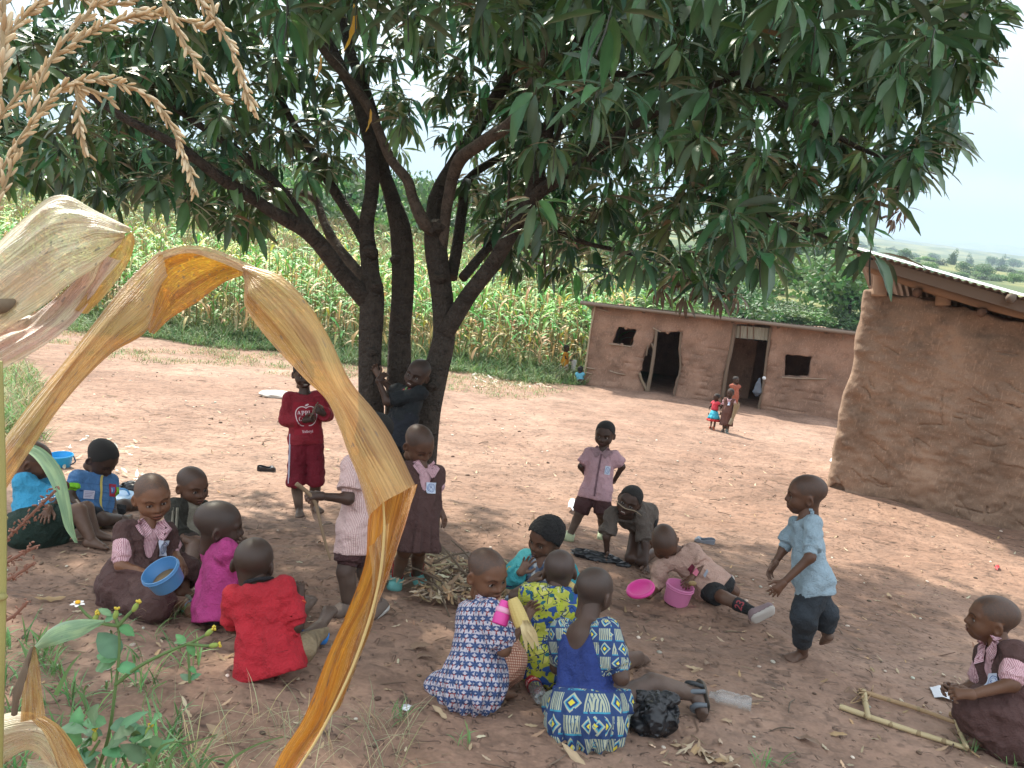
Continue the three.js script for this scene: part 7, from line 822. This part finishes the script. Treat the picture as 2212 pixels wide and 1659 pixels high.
// ---------- dry leaves, husks, twigs ----------
const dryLeafM = leafMat({ transmission: 0.2, roughness: 0.8 });
const dryG = [0, 1, 2, 3, 4, 5].map((i) => { const r = rng(900 + i), c = [[0.34, 0.24, 0.15], [0.46, 0.34, 0.21], [0.26, 0.17, 0.11], [0.52, 0.42, 0.29], [0.22, 0.14, 0.09], [0.40, 0.27, 0.14]][i]; return leafGeo(0.13, 0.034, mix(0.1, 0.7, r()), 6, () => c, 0.3, 0.35, (r() - 0.5) * 1.0).translate(0, -0.06, 0).rotateX(Math.PI / 2 - 0.12); });
const layFlat = (R) => new THREE.Quaternion().setFromEuler(new THREE.Euler((R() - 0.5) * 0.3, R() * 6.283, (R() - 0.5) * 0.4 + (R() < 0.4 ? Math.PI : 0)));
{ const c = Gp(978, 1262), o = thing('leaf_heap', 'heap of dry brown leaves and husks beside the turquoise shoes', 'leaf heap', c), R = rng(31), fA = Gp(850, 1285), fB = Gp(905, 1270), hill = (x, z) => 0.085 * Math.exp(-(x * x * 5.2 + z * z * 6)) , im = [];
  mesh('mound', net((x, y, z) => (y - hill(x, z) + 0.02 - fbm(x * 9, y * 9, z * 9, 3) * 0.03) * 0.8, V(-0.5, -0.06, -0.45), V(0.5, 0.15, 0.45), 0.02), mat(C3(0.16, 0.11, 0.075)), o);
  for (let i = 0; i < 900; i++) { const a = R() * 6.283, q = Math.sqrt(R()) * 0.52, x = Math.cos(a) * q * 1.05, z = Math.sin(a) * q * 0.85, w = onGround(c.x + x, c.z + z).sub(c); if (Math.hypot(c.x + x - fA.x, c.z + z - fA.z - 0.03) < 0.11 || Math.hypot(c.x + x - fB.x, c.z + z - fB.z - 0.03) < 0.10) continue; const m = M4(V(x, w.y + hill(x, z) + R() * 0.03, z), layFlat(R), mix(0.35, 0.85, R())); if (i < 170) { const l = mesh('leaf', dryG[i % 6], dryLeafM, o); l.applyMatrix4(m); } else im.push(m); } scatter('loose_leaves', dryG, dryLeafM, im, o);
  for (let i = 0; i < 26; i++) { const a = R() * 6.283, x = (R() - 0.35) * 0.7, z = (R() - 0.5) * 0.6, d = V(Math.cos(a), (R() - 0.4) * 0.3, Math.sin(a)).multiplyScalar(mix(0.06, 0.2, R())), p = V(x, onGround(c.x + x, c.z + z).y - c.y + hill(x, z) + 0.03, z); mesh('stem', tube([p, p.clone().add(d).add(V(0, 0.015, 0)), p.clone().addScaledVector(d, 2)], [0.006, 0.006, 0.004], 5, 3), i % 3 ? poleMat : mat(C3(0.42, 0.36, 0.22)), o); } }
{ const R = rng(71); let first = null; // leaves one can pick out on the yard
  const spots = []; for (const [x, y, s] of [[1205, 1608, 1.5], [1735, 1598, 1.6], [1805, 1590, 0.9], [1500, 1447, 0.9], [1527, 1440, 1], [950, 1545, 1], [470, 1590, 1.2], [1010, 1720, 1], [110, 1300, 1.3], [690, 1180, 1.4], [560, 1085, 0.9], [895, 1400, 1.5], [905, 1420, 1.2], [1360, 1370, 0.5], [1410, 1383, 0.6], [1430, 1383, 0.6], [1575, 1560, 0.8], [2085, 1500, 1.6], [1920, 1290, 1.1], [1940, 1310, 0.9], [2145, 1300, 0.6], [330, 1340, 0.6], [1240, 1640, 1.1], [1150, 1130, 1.2], [1120, 1132, 0.8]]) spots.push([Gp(x, y), s]);
  for (let i = 0; i < 200; i++) { const px = mix(120, 2200, R()), py = mix(900, 1650, Math.pow(R(), 0.8)); const p = Gp(px, py); if (p.z < -9 || noise(p.x * 1.2, p.z * 1.2, 4) < 0.35) continue; spots.push([p, mix(0.2, 0.6, R())]); }
  spots.forEach(([p, s], i) => { const o = new THREE.Mesh(dryG[Math.floor(R() * 6)], dryLeafM); o.name = numbered('fallen_leaf'); o.castShadow = o.receiveShadow = true; o.position.copy(p).add(V(0, 0.012 * s, 0)); o.quaternion.copy(layFlat(R)); o.scale.setScalar(s * 0.8); scene.add(o); tag(o, 'dry brown leaf lying on the bare soil of the yard', 'fallen leaf', 'fallen leaves on the yard'); });
  const lit = new THREE.Group(); lit.name = 'litter'; scene.add(lit); stuff(lit, 'small leaf bits, twigs and pale crumbs strewn over the bare soil', 'litter');
  const ms = [], mt = [], mp = []; for (let i = 0; i < 2600; i++) { const d = mix(1.6, 14, Math.pow(R(), 1.2)), x = (R() * 2 - 1) * d * 0.75, n = noise(x * 0.9 + 4, d * 0.9, 8); if (n < 0.3) continue; const p = onGround(x, -d, 0.004); (R() < 0.5 ? ms : R() < 0.65 ? mt : mp).push(M4(p, layFlat(R), mix(0.15, 0.5, R()) * (d > 7 ? 1.5 : 1))); }
  scatter('leaf_bits', dryG, dryLeafM, ms, lit); const tg = paint(tube([V(-0.12, 0.006, 0), V(0, 0.02, 0.015), V(0.14, 0.006, -0.01)], [0.006, 0.007, 0.004], 5, 3), () => [0.16, 0.11, 0.08]), tg2 = paint(tube([V(-0.09, 0.006, 0), V(0.02, 0.012, 0.02), V(0.1, 0.006, 0.03)], [0.005, 0.005, 0.003], 5, 3), () => [0.30, 0.22, 0.14]); const dm = new THREE.MeshStandardMaterial({ vertexColors: true, roughness: 0.9 }); scatter('twigs', [tg, tg2], dm, mt, lit); const pb = paint(new THREE.IcosahedronGeometry(0.03, 1).scale(1, 0.5, 0.8), () => [0.55, 0.48, 0.40]), pb2 = paint(new THREE.IcosahedronGeometry(0.03, 1).scale(1.2, 0.6, 0.8), () => [0.13, 0.085, 0.06]); [pb, pb2].forEach((g) => g.deleteAttribute('uv')); scatter('crumbs', [pb, pb2], dm, mp, lit);
  const hk = new THREE.Group(); hk.name = 'husk_litter'; scene.add(hk); stuff(hk, 'pale scattered maize husks and rubbish at the foot of the maize', 'litter'); const hs = []; for (let i = 0; i < 260; i++) hs.push(M4(Gp(mix(1020, 1190, R()), mix(800, 838, R())).add(V(0, 0.02, 0)), layFlat(R), mix(0.6, 1.5, R()))); for (let i = 0; i < 60; i++) hs.push(M4(Gp(mix(60, 330, R()), mix(940, 1050, R())).add(V(0, 0.02, 0)), layFlat(R), mix(0.4, 0.9, R()))); scatter('husks', [dryG[3], dryG[1], paint(dryG[3].clone(), () => [0.66, 0.62, 0.55])], dryLeafM, hs, hk); 
  const hw = thing('husk_debris', 'strip of broken husk and twigs at bottom centre right of the black bag', 'husk', Gp(1500, 1630)); for (let i = 0; i < 16; i++) { const l = mesh('husk', dryG[i % 6], dryLeafM, hw); const p = Gp(1450 + i * 9 + R() * 10, 1606 + i * 3.2 + R() * 14); l.applyMatrix4(M4(p.sub(hw.position).add(V(0, 0.015, 0)), layFlat(R), mix(0.5, 1.1, R()))); } }
// ---------- maize and weeds close to the camera ----------
const fibre = dataTex(256, (u, v) => { const a = tnoise(u, v, 128, 2) * 0.5 + tnoise(u, v * 0.06, 64, 4) * 0.9 + tfbm(u, v, 4, 7, 4) * 0.5, k = 0.55 + a * 0.38; return [k, k * (0.95 + 0.05 * a), k * (0.88 + 0.1 * a)]; });
const streak = (c1, c2, seed) => dataTex(256, (u, v) => { const s = tnoise(u, v * 0.12, 64, seed) * 0.35 + tnoise(u, v * 0.3, 8, seed + 1) * 0.65, b = tfbm(u, v, 5, seed + 2, 4), k = sst(0.25, 0.8, s + b * 0.55), f = 0.82 + 0.3 * (tnoise(u, 0.5, 128, seed + 3) - 0.3) + 0.16 * b, sp2 = sst(0.80, 0.88, tnoise(u, v, 40, seed + 5)) * sst(0.55, 0.7, tnoise(u, v, 9, seed + 6)); return [0, 1, 2].map((i) => mix(mix(c1[i], c2[i], k) * f, 0.12, sp2 * 0.6)); });
const dryBlade = (t, tr = 0.42) => new THREE.MeshPhysicalMaterial({ map: t, bumpMap: fibre, bumpScale: 0.0025, roughness: 0.55, transmission: tr, thickness: 0, side: THREE.DoubleSide });
const tan = dryBlade(streak([0.72, 0.46, 0.16], [0.45, 0.23, 0.06], 11), 0.5), orange = dryBlade(streak([0.84, 0.42, 0.06], [0.58, 0.23, 0.03], 21), 0.6), pale = dryBlade(streak([0.86, 0.76, 0.50], [0.66, 0.50, 0.33], 31), 0.45);  // orange: backlit glow put into the base colour of the leaf's shadow-side strips
const edgeP = (l) => l.map(([x, y, z]) => P(x, y, z));
function blade(o, name, L, R, m, dip = 0.01, wob = 0.006, nu = 14) { const b = o.position, g = strip(edgeP(L).map((p) => p.sub(b)), edgeP(R).map((p) => p.sub(b)), dip, nu, 8, wob, L[0][0] * 0.01); return mesh(name, g, m, o); }
{ const o = thing('dry_maize_leaf', 'large curling dry backlit orange maize leaf arching across the view before the children', 'maize leaf', P(-10, 1040, 0.6));
  blade(o, 'blade', [[-30, 1010, 0.60], [50, 890, 0.625], [140, 780, 0.66], [225, 668, 0.70], [285, 598, 0.735], [348, 540, 0.76]], [[-30, 1130, 0.59], [52, 995, 0.62], [140, 868, 0.655], [240, 765, 0.70], [320, 712, 0.735], [330, 640, 0.75]], tan, 0.012);
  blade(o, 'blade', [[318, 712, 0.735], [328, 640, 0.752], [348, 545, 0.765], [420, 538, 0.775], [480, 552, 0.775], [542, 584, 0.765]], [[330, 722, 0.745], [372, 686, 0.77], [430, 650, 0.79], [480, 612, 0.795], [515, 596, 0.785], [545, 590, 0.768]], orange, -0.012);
  blade(o, 'blade', [[338, 545, 0.755], [400, 530, 0.762], [470, 540, 0.765], [550, 576, 0.757]], [[352, 560, 0.765], [410, 548, 0.77], [470, 562, 0.772], [545, 594, 0.765]], pale, 0.003);
  blade(o, 'blade', [[528, 572, 0.758], [600, 592, 0.752], [655, 640, 0.745], [708, 718, 0.735], [758, 818, 0.725], [810, 890, 0.715], [860, 975, 0.705], [898, 1048, 0.70]], [[536, 596, 0.765], [541, 665, 0.775], [598, 752, 0.768], [672, 828, 0.758], [724, 873, 0.75], [752, 950, 0.74], [784, 1035, 0.73], [800, 1130, 0.718]], tan, 0.022, 0.008, 18);
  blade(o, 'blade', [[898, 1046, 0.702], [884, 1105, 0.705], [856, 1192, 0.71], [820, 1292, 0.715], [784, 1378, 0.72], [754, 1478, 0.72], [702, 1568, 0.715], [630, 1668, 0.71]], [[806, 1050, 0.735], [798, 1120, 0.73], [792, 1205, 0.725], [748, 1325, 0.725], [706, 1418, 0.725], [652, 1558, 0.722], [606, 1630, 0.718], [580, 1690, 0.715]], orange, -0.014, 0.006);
  blade(o, 'blade', [[800, 1180, 0.714], [806, 1260, 0.712], [786, 1340, 0.715], [752, 1450, 0.716], [700, 1560, 0.712]], [[838, 1130, 0.703], [832, 1240, 0.705], [812, 1320, 0.708], [776, 1420, 0.71], [740, 1520, 0.71]], tan, 0.005);
  mesh('midrib', tube(edgeP([[824, 1040, 0.706], [828, 1090, 0.702], [830, 1150, 0.70], [816, 1270, 0.704], [770, 1420, 0.708], [700, 1570, 0.708], [640, 1668, 0.706]]).map((p) => p.sub(o.position)), [0.0008, 0.001, 0.0012, 0.0013, 0.0013, 0.0012, 0.001], 6, 6), mat(C3(0.52, 0.40, 0.17), 0.7), o); }
{ const o = thing('dry_maize_leaf', 'broad pale dry maize leaf folded over at the left edge of the view', 'maize leaf', P(-20, 660, 0.62));
  blade(o, 'blade', [[-60, 580, 0.60], [40, 480, 0.625], [118, 424, 0.645], [200, 448, 0.655], [287, 494, 0.66]], [[-60, 770, 0.585], [30, 700, 0.60], [120, 640, 0.62], [200, 580, 0.64], [262, 520, 0.655]], pale, 0.016, 0.014, 22);
  blade(o, 'blade', [[287, 494, 0.66], [290, 530, 0.668], [270, 580, 0.67], [235, 630, 0.665], [190, 680, 0.655]], [[250, 512, 0.655], [225, 552, 0.665], [190, 590, 0.668], [150, 622, 0.66], [110, 660, 0.65]], dryBlade(streak([0.80, 0.55, 0.22], [0.64, 0.36, 0.08], 41), 0.5), 0.006, 0.006);  // folded-back piece, its backlit glow painted in as an orange tone
  blade(o, 'blade', [[262, 560, 0.667], [210, 630, 0.66], [140, 712, 0.64], [60, 768, 0.615], [-60, 830, 0.59]], [[160, 620, 0.662], [110, 655, 0.65], [50, 690, 0.63], [0, 712, 0.61], [-70, 740, 0.59]], dryBlade(streak([0.80, 0.68, 0.50], [0.62, 0.42, 0.33], 51)), 0.01, 0.012, 20);
  mesh('stem_node', tube(edgeP([[-30, 668, 0.585], [8, 660, 0.59], [30, 650, 0.60]]).map((p) => p.sub(o.position)), [0.006, 0.0055, 0.002], 8, 4), mat(C3(0.14, 0.10, 0.06)), o); }
{ const o = thing('maize_tassel', 'golden dry maize tassel with drooping branches at the top left', 'maize tassel', P(0, 380, 0.56)), b = o.position, R = rng(17), gold = [[0.60, 0.47, 0.28], [0.70, 0.58, 0.38], [0.48, 0.34, 0.18], [0.62, 0.46, 0.25]], sm = new THREE.MeshPhysicalMaterial({ vertexColors: true, roughness: 0.7, transmission: 0.2, thickness: 0, side: THREE.DoubleSide });
  const spike = new THREE.SphereGeometry(1, 7, 6).scale(0.0012, 0.0046, 0.0010); spike.deleteAttribute('uv');
  const br = (list, dens = 1, z0 = 0.56, big = 1) => { const pts = list.map(([x, y, dz]) => P(x, y, z0 + (dz || 0)).sub(b)), cv = new THREE.CatmullRomCurve3(pts), L = cv.getLength(), n = Math.floor(L / 0.0021 * dens), l = []; const st = paint(tube(pts, pts.map(() => 0.0011 * big), 5, 6), () => [0.40, 0.30, 0.16]); st.deleteAttribute('uv'); l.push(st.toNonIndexed()); for (let i = 0; i < n; i++) { const t = (i + R() * 0.6) / n, p = cv.getPoint(t), T = cv.getTangent(t), e = V(R() - 0.5, R() - 0.5, R() - 0.5).cross(T).normalize(), d = T.clone().addScaledVector(e, mix(0.1, 0.9, R())).normalize(), c = gold[Math.floor(R() * 4)], g = paint(spike.clone(), (x, y) => c.map((v) => v * (0.8 + 40 * (y + 0.005)))); g.applyMatrix4(M4(p.clone().addScaledVector(e, 0.0017 * big).addScaledVector(d, 0.002), quatY(d), mix(0.75, 1.2, R()) * big)); l.push(g.toNonIndexed()); } mesh('tassel_branch', mergeGeometries(l), sm, o); };
  br([[-20, 420], [30, 320], [80, 250], [135, 190], [200, 172], [262, 182], [332, 218], [378, 288], [404, 350], [424, 420]], 1.1); br([[-20, 280, 0.03], [60, 180, 0.03], [150, 100, 0.03], [230, 55, 0.03], [300, 34, 0.03], [352, 30, 0.03]], 1, 0.56, 1.05); br([[340, -30, 0.02], [368, 30, 0.02], [400, 95, 0.02], [442, 165, 0.02], [494, 226, 0.02]], 0.8); br([[420, -40], [432, 0], [470, 50], [505, 118], [530, 190], [548, 242]], 1.4); br([[160, 178], [170, 230], [176, 285], [190, 338]], 0.9); br([[150, 182], [200, 195], [250, 222]], 0.8); br([[-20, 120, 0.06], [40, 50, 0.06], [110, -20, 0.06]], 1, 0.56, 1.2); br([[290, 20, 0.03], [350, 30, 0.03], [410, 48, 0.03], [440, 60, 0.03]], 1); br([[0, 200, -0.08], [6, 90, -0.08], [10, -40, -0.08]], 0.9, 0.56, 1.3); br([[60, 250, -0.02], [110, 130, -0.02], [180, 40, -0.02], [240, -20, -0.02]], 0.8); br([[440, 60], [462, 30], [450, -20]], 0.8); br([[-20, 470, 0.0], [10, 400, 0], [40, 320, 0]], 0.8); br([[150, -20, 0.05], [220, 10, 0.05], [300, 0, 0.05]], 0.7); }
{ const o = thing('maize_stalk', 'green maize stalk with dry husk at the left edge of the view', 'maize stalk', P(-14, 1500, 0.6)), b = o.position, q = (l) => edgeP(l).map((p) => p.sub(b)); mesh('stalk', tube(q([[-4, 780, 0.55], [2, 1000, 0.56], [4, 1180, 0.57], [0, 1420, 0.58], [-8, 1700, 0.6]]), [0.0028, 0.003, 0.0032, 0.0034, 0.004], 10, 6), mat(C3(0.32, 0.30, 0.10), 0.6), o);
  blade(o, 'husk', [[-40, 1560, 0.62], [30, 1538, 0.63], [90, 1545, 0.64], [150, 1600, 0.645], [215, 1700, 0.65]], [[-40, 1700, 0.60], [20, 1640, 0.61], [60, 1620, 0.62], [100, 1650, 0.625], [120, 1720, 0.63]], pale, 0.02, 0.006); blade(o, 'husk', [[60, 1545, 0.60], [95, 1580, 0.60], [120, 1640, 0.60], [140, 1710, 0.60]], [[80, 1540, 0.61], [130, 1570, 0.615], [175, 1640, 0.62], [210, 1700, 0.62]], tan, 0.006, 0.004); blade(o, 'husk', [[44, 1560, 0.58], [50, 1480, 0.585], [62, 1420, 0.59], [72, 1395, 0.59]], [[98, 1545, 0.59], [90, 1490, 0.59], [84, 1440, 0.59], [76, 1397, 0.59]], tan, 0.008, 0.003); mesh('dead_silk', tube(q([[30, 1545, 0.57], [40, 1490, 0.57], [58, 1430, 0.575], [70, 1398, 0.58]]), [0.0016, 0.0024, 0.0018, 0.001], 7, 8, 1.6), mat(C3(0.12, 0.085, 0.055)), o); blade(o, 'husk', [[56, 1660, 0.55], [80, 1672, 0.55], [120, 1700, 0.55]], [[60, 1640, 0.555], [100, 1645, 0.555], [160, 1690, 0.555]], pale, 0.012, 0.003);
  for (const [y, dy] of [[1120, 30], [1290, 26]]) mesh('node', new THREE.SphereGeometry(0.0042, 12, 8).scale(1, 0.6, 1).translate(...P(3, y, 0.57).sub(b).toArray()), mat(C3(0.25, 0.22, 0.08)), o); }
{ const gb = new THREE.MeshPhysicalMaterial({ color: 0xffffff, map: streak([0.20, 0.34, 0.18], [0.30, 0.44, 0.22], 61), roughness: 0.6, transmission: 0.3, thickness: 0, side: THREE.DoubleSide }), o = thing('green_maize_leaf', 'narrow green maize leaf hanging in front of the child in cyan blouse', 'maize leaf', P(50, 965, 0.95)); blade(o, 'blade', [[30, 962, 0.95], [70, 985, 0.95], [105, 1035, 0.94], [128, 1095, 0.93], [140, 1140, 0.93], [162, 1172, 0.93]], [[40, 955, 0.96], [90, 968, 0.96], [135, 1018, 0.95], [152, 1090, 0.94], [160, 1140, 0.935], [168, 1173, 0.93]], gb, 0.006, 0.003, 8);
  const o2 = thing('green_maize_leaf', 'grey green maize leaf tip lying across the weeds at lower left', 'maize leaf', P(80, 1400, 1.5)); blade(o2, 'blade', [[78, 1400, 1.5], [120, 1352, 1.5], [170, 1338, 1.5], [226, 1340, 1.52]], [[82, 1402, 1.48], [130, 1390, 1.46], [180, 1372, 1.48], [228, 1342, 1.52]], gb, 0.012, 0.004, 8);
  const o3 = thing('dead_tassel', 'reddish brown dead tassel leaning in at the left edge', 'maize tassel', P(0, 1180, 0.8)), R = rng(5), sp3 = new THREE.SphereGeometry(1, 5, 4).scale(0.0011, 0.0026, 0.0011), rm = mat(C3(0.20, 0.095, 0.065)); for (const [l, d] of [[[[120, 1060], [80, 1100], [40, 1140], [-10, 1190]], 1], [[[80, 1180], [40, 1200], [0, 1225]], 0.7], [[[76, 1215], [30, 1245], [-10, 1262]], 0.8], [[[60, 1300], [30, 1330], [-8, 1350]], 0.4]]) { const pts = l.map(([x, y]) => P(x, y, 0.8).sub(o3.position)), cv = new THREE.CatmullRomCurve3(pts), n = Math.floor(cv.getLength() / 0.0011 * d), g = [tube(pts, pts.map(() => 0.0016), 5, 4).toNonIndexed()]; for (let i = 0; i < n; i++) { const p = cv.getPoint(i / n), s = sp3.clone().applyMatrix4(M4(p.add(V((R() - 0.5) * 0.009, (R() - 0.5) * 0.009, (R() - 0.5) * 0.009)), quatY(V(R() - 0.5, R() - 0.2, R() - 0.5)), mix(0.6, 1.2, R()))); g.push(s.toNonIndexed()); } mesh('tassel_branch', mergeGeometries(g), rm, o3); } }
// flowering weeds and grass at the lower left
{ const wm = leafMat({ transmission: 0.3, roughness: 0.6 }), stemM = mat(C3(0.10, 0.17, 0.05), 0.7), R = rng(23), lf = (L, w, c) => leafGeo(L, w, 0.5, 6, () => c, 0.2, 0.2);
  const weed = (label, zr, stems, leaves, buds, flower) => { const z = zr, o = thing('flowering_weed', label, 'weed', P(stems[0][0][0], stems[0][0][1], z)), b = o.position, q = (l) => l.map(([x, y, dz]) => P(x, y, z + (dz || 0)).sub(b)); for (const s of stems) mesh('stem', tube(q(s), s.map((_, i) => 0.0045 * (1 - 0.5 * i / s.length) * (s.r || 1)), 6, 5), stemM, o);
    for (const [x, y, dx, dy, L, w, dz] of leaves) { const p = P(x, y, z).sub(b), e = P(x + dx, y + dy, z + (dz || 0)).sub(b).sub(p).normalize(), zz = V(0, 1, 0.5).addScaledVector(e, -V(0, 1, 0.5).dot(e)).normalize(), m = new THREE.Matrix4().makeBasis(e.clone().cross(zz), e, zz); m.setPosition(p); const l = mesh('leaf', lf(L, w, [mix(0.09, 0.15, R()), mix(0.2, 0.3, R()), mix(0.08, 0.13, R())]), wm, o); l.applyMatrix4(m); }
    for (const [x, y, dx, dy] of buds) { const p = P(x, y, z).sub(b), d = P(x + dx, y + dy, z).sub(b).sub(p).normalize(); const g = new THREE.SphereGeometry(1, 9, 7).scale(0.006, 0.012, 0.006).applyMatrix4(M4(p, quatY(d))); mesh('bud', g, mat(C3(0.24, 0.32, 0.07)), o); const t = []; for (let i = 0; i < 7; i++) { const a = i * 0.9, e = V(Math.cos(a) * 0.004, 0.011 + R() * 0.006, Math.sin(a) * 0.004).applyQuaternion(quatY(d)); t.push(new THREE.SphereGeometry(0.0028, 6, 5).translate(p.x + e.x, p.y + e.y, p.z + e.z)); } mesh('floret', mergeGeometries(t), mat(C3(0.55, 0.42, 0.05)), o); }
    if (flower) { const [x, y] = flower, p = P(x, y, z).sub(b); mesh('flower_disc', new THREE.SphereGeometry(0.006, 12, 8).scale(1, 0.6, 1).translate(p.x, p.y + 0.004, p.z), mat(C3(0.75, 0.40, 0.02)), o); for (let i = 0; i < 5; i++) { const l = mesh('petal', leafGeo(0.012, 0.010, 0.3, 5, () => [0.82, 0.82, 0.82], 0.1), wm, o), a = i * 1.2566, e = V(Math.cos(a), 0.15, Math.sin(a)), zz = V(0, 1, 0).addScaledVector(e, -e.y).normalize(), m = new THREE.Matrix4().makeBasis(e.clone().cross(zz), e.clone().normalize(), zz); m.setPosition(p.x + e.x * 0.004, p.y, p.z + e.z * 0.004); l.applyMatrix4(m); } } };
  weed('tall flowering weed with white petals, yellow buds and toothed leaves at lower left', 1.75, [[[190, 1720], [232, 1600], [250, 1480], [258, 1400], [256, 1350]], [[256, 1352], [215, 1345], [190, 1330], [168, 1306]], [[256, 1352], [248, 1330]], [[256, 1352], [275, 1330], [290, 1315]], [[248, 1480], [300, 1440], [370, 1405], [420, 1385], [450, 1368]], [[405, 1390], [440, 1395], [462, 1394]]], [[256, 1420, -30, -40, 0.075, 0.05], [250, 1430, -50, 10, 0.055, 0.04], [252, 1425, -40, -14, 0.05, 0.034], [258, 1352, 26, 14, 0.04, 0.024], [252, 1440, 45, 4, 0.05, 0.03], [225, 1345, -30, 6, 0.045, 0.022], [225, 1342, 20, -12, 0.04, 0.02], [400, 1392, -16, -20, 0.032, 0.018], [405, 1390, 14, 22, 0.034, 0.018], [402, 1388, -30, -4, 0.03, 0.014], [240, 1330, -20, -14, 0.035, 0.016]], [[250, 1328, 2, -10], [292, 1312, 8, -14], [452, 1366, 14, -12], [462, 1394, 16, -2], [206, 1336, 4, -10]], [168, 1304]);
  weed('low leafy weed with small yellow buds at the bottom left corner', 1.7, [[[150, 1720], [190, 1640], [215, 1600]], [[280, 1720], [275, 1660], [262, 1630]], [[330, 1720], [330, 1640], [300, 1600]]], [...Array(34)].map(() => { const x = mix(130, 350, R()), y = mix(1560, 1680, R()); return [x, y, (R() - 0.5) * 70, (R() - 0.7) * 50, mix(0.04, 0.08, R()), mix(0.022, 0.042, R()), (R() - 0.5) * 0.06]; }), [[250, 1615, 0, -10], [320, 1580, 4, -10], [205, 1590, 0, -10]], null);
  weed('slender green seedling with paired leaves before the red T-shirt child', 2.25, [[[410, 1475], [408, 1430], [405, 1392]]], [[410, 1470, -18, -14, 0.035, 0.02], [410, 1468, 18, -12, 0.035, 0.02], [408, 1440, 16, 12, 0.03, 0.016]], [], null);
  // long grass blades, each one told apart
  const gm2 = leafMat({ transmission: 0.35 }); [[[470, 1690], [500, 1640], [560, 1605], [612, 1590]], [[440, 1700], [420, 1640], [350, 1560], [330, 1490], [360, 1470]], [[310, 1690], [350, 1610], [420, 1600]], [[350, 1680], [380, 1620], [470, 1585]], [[430, 1690], [455, 1640], [500, 1630]], [[140, 1660], [90, 1600], [60, 1560]], [[120, 1500], [150, 1440], [175, 1410]], [[60, 1420], [40, 1380], [20, 1370]], [[70, 1430], [90, 1380], [120, 1360]]].forEach((l) => { const z = 1.65, o = thing('grass_blade', 'long arching green grass blade at the lower left', 'grass', P(l[0][0], l[0][1], z), 'grass blades at the lower left'), b = o.position; const A = l.map(([x, y], i) => P(x - 5 * (1 - i / (l.length - 1)), y, z).sub(b)), B = l.map(([x, y], i) => P(x + 5 * (1 - i / (l.length - 1)) + 0.4, y + 3, z + 0.01).sub(b)); mesh('blade', paint(strip(A, B, 0.002, 3, 6), () => [0.16, 0.30, 0.10]), gm2, o); });
  const gg = new THREE.Group(); gg.name = 'foreground_grass'; scene.add(gg); stuff(gg, 'thin grass and weeds sprouting from the soil in the foreground', 'grass'); const green = (r) => [mix(0.10, 0.17, r()), mix(0.2, 0.3, r()), mix(0.06, 0.10, r())], straw = (r) => [mix(0.32, 0.45, r()), mix(0.28, 0.36, r()), mix(0.15, 0.2, r())];
  const ms = [], md = []; for (let i = 0; i < 90; i++) { const px = mix(-40, 420, Math.pow(R(), 1.5)), py = mix(1380, 1720, R()); ms.push(M4(Gp(px, py), spin(R), mix(0.4, 1, R()))); } for (const [x, y] of [[1640, 1655], [1680, 1660], [2180, 1655], [2205, 1640], [880, 1560], [860, 1552], [1000, 1610], [330, 1330], [360, 1340], [390, 1335], [2090, 1625]]) ms.push(M4(Gp(x, y), spin(R), 0.55)); for (let i = 0; i < 34; i++) md.push(M4(Gp(mix(330, 900, R()), mix(1560, 1720, R())), spin(R), mix(0.5, 1.1, R())));
  for (const [x, y] of [[335, 1345], [365, 1350], [600, 1600], [720, 1650]]) md.push(M4(Gp(x, y), spin(R), 0.8));
  scatter('grass_tuft', [tuftGeo(31, 9, 0.16, green, 0.10, 0.008), tuftGeo(32, 7, 0.22, green, 0.08, 0.007)], gm2, ms, gg); scatter('dry_stems', [tuftGeo(33, 7, 0.24, straw, 0.06, 0.0025)], gm2, md, gg); }
renderer.render(scene, camera);
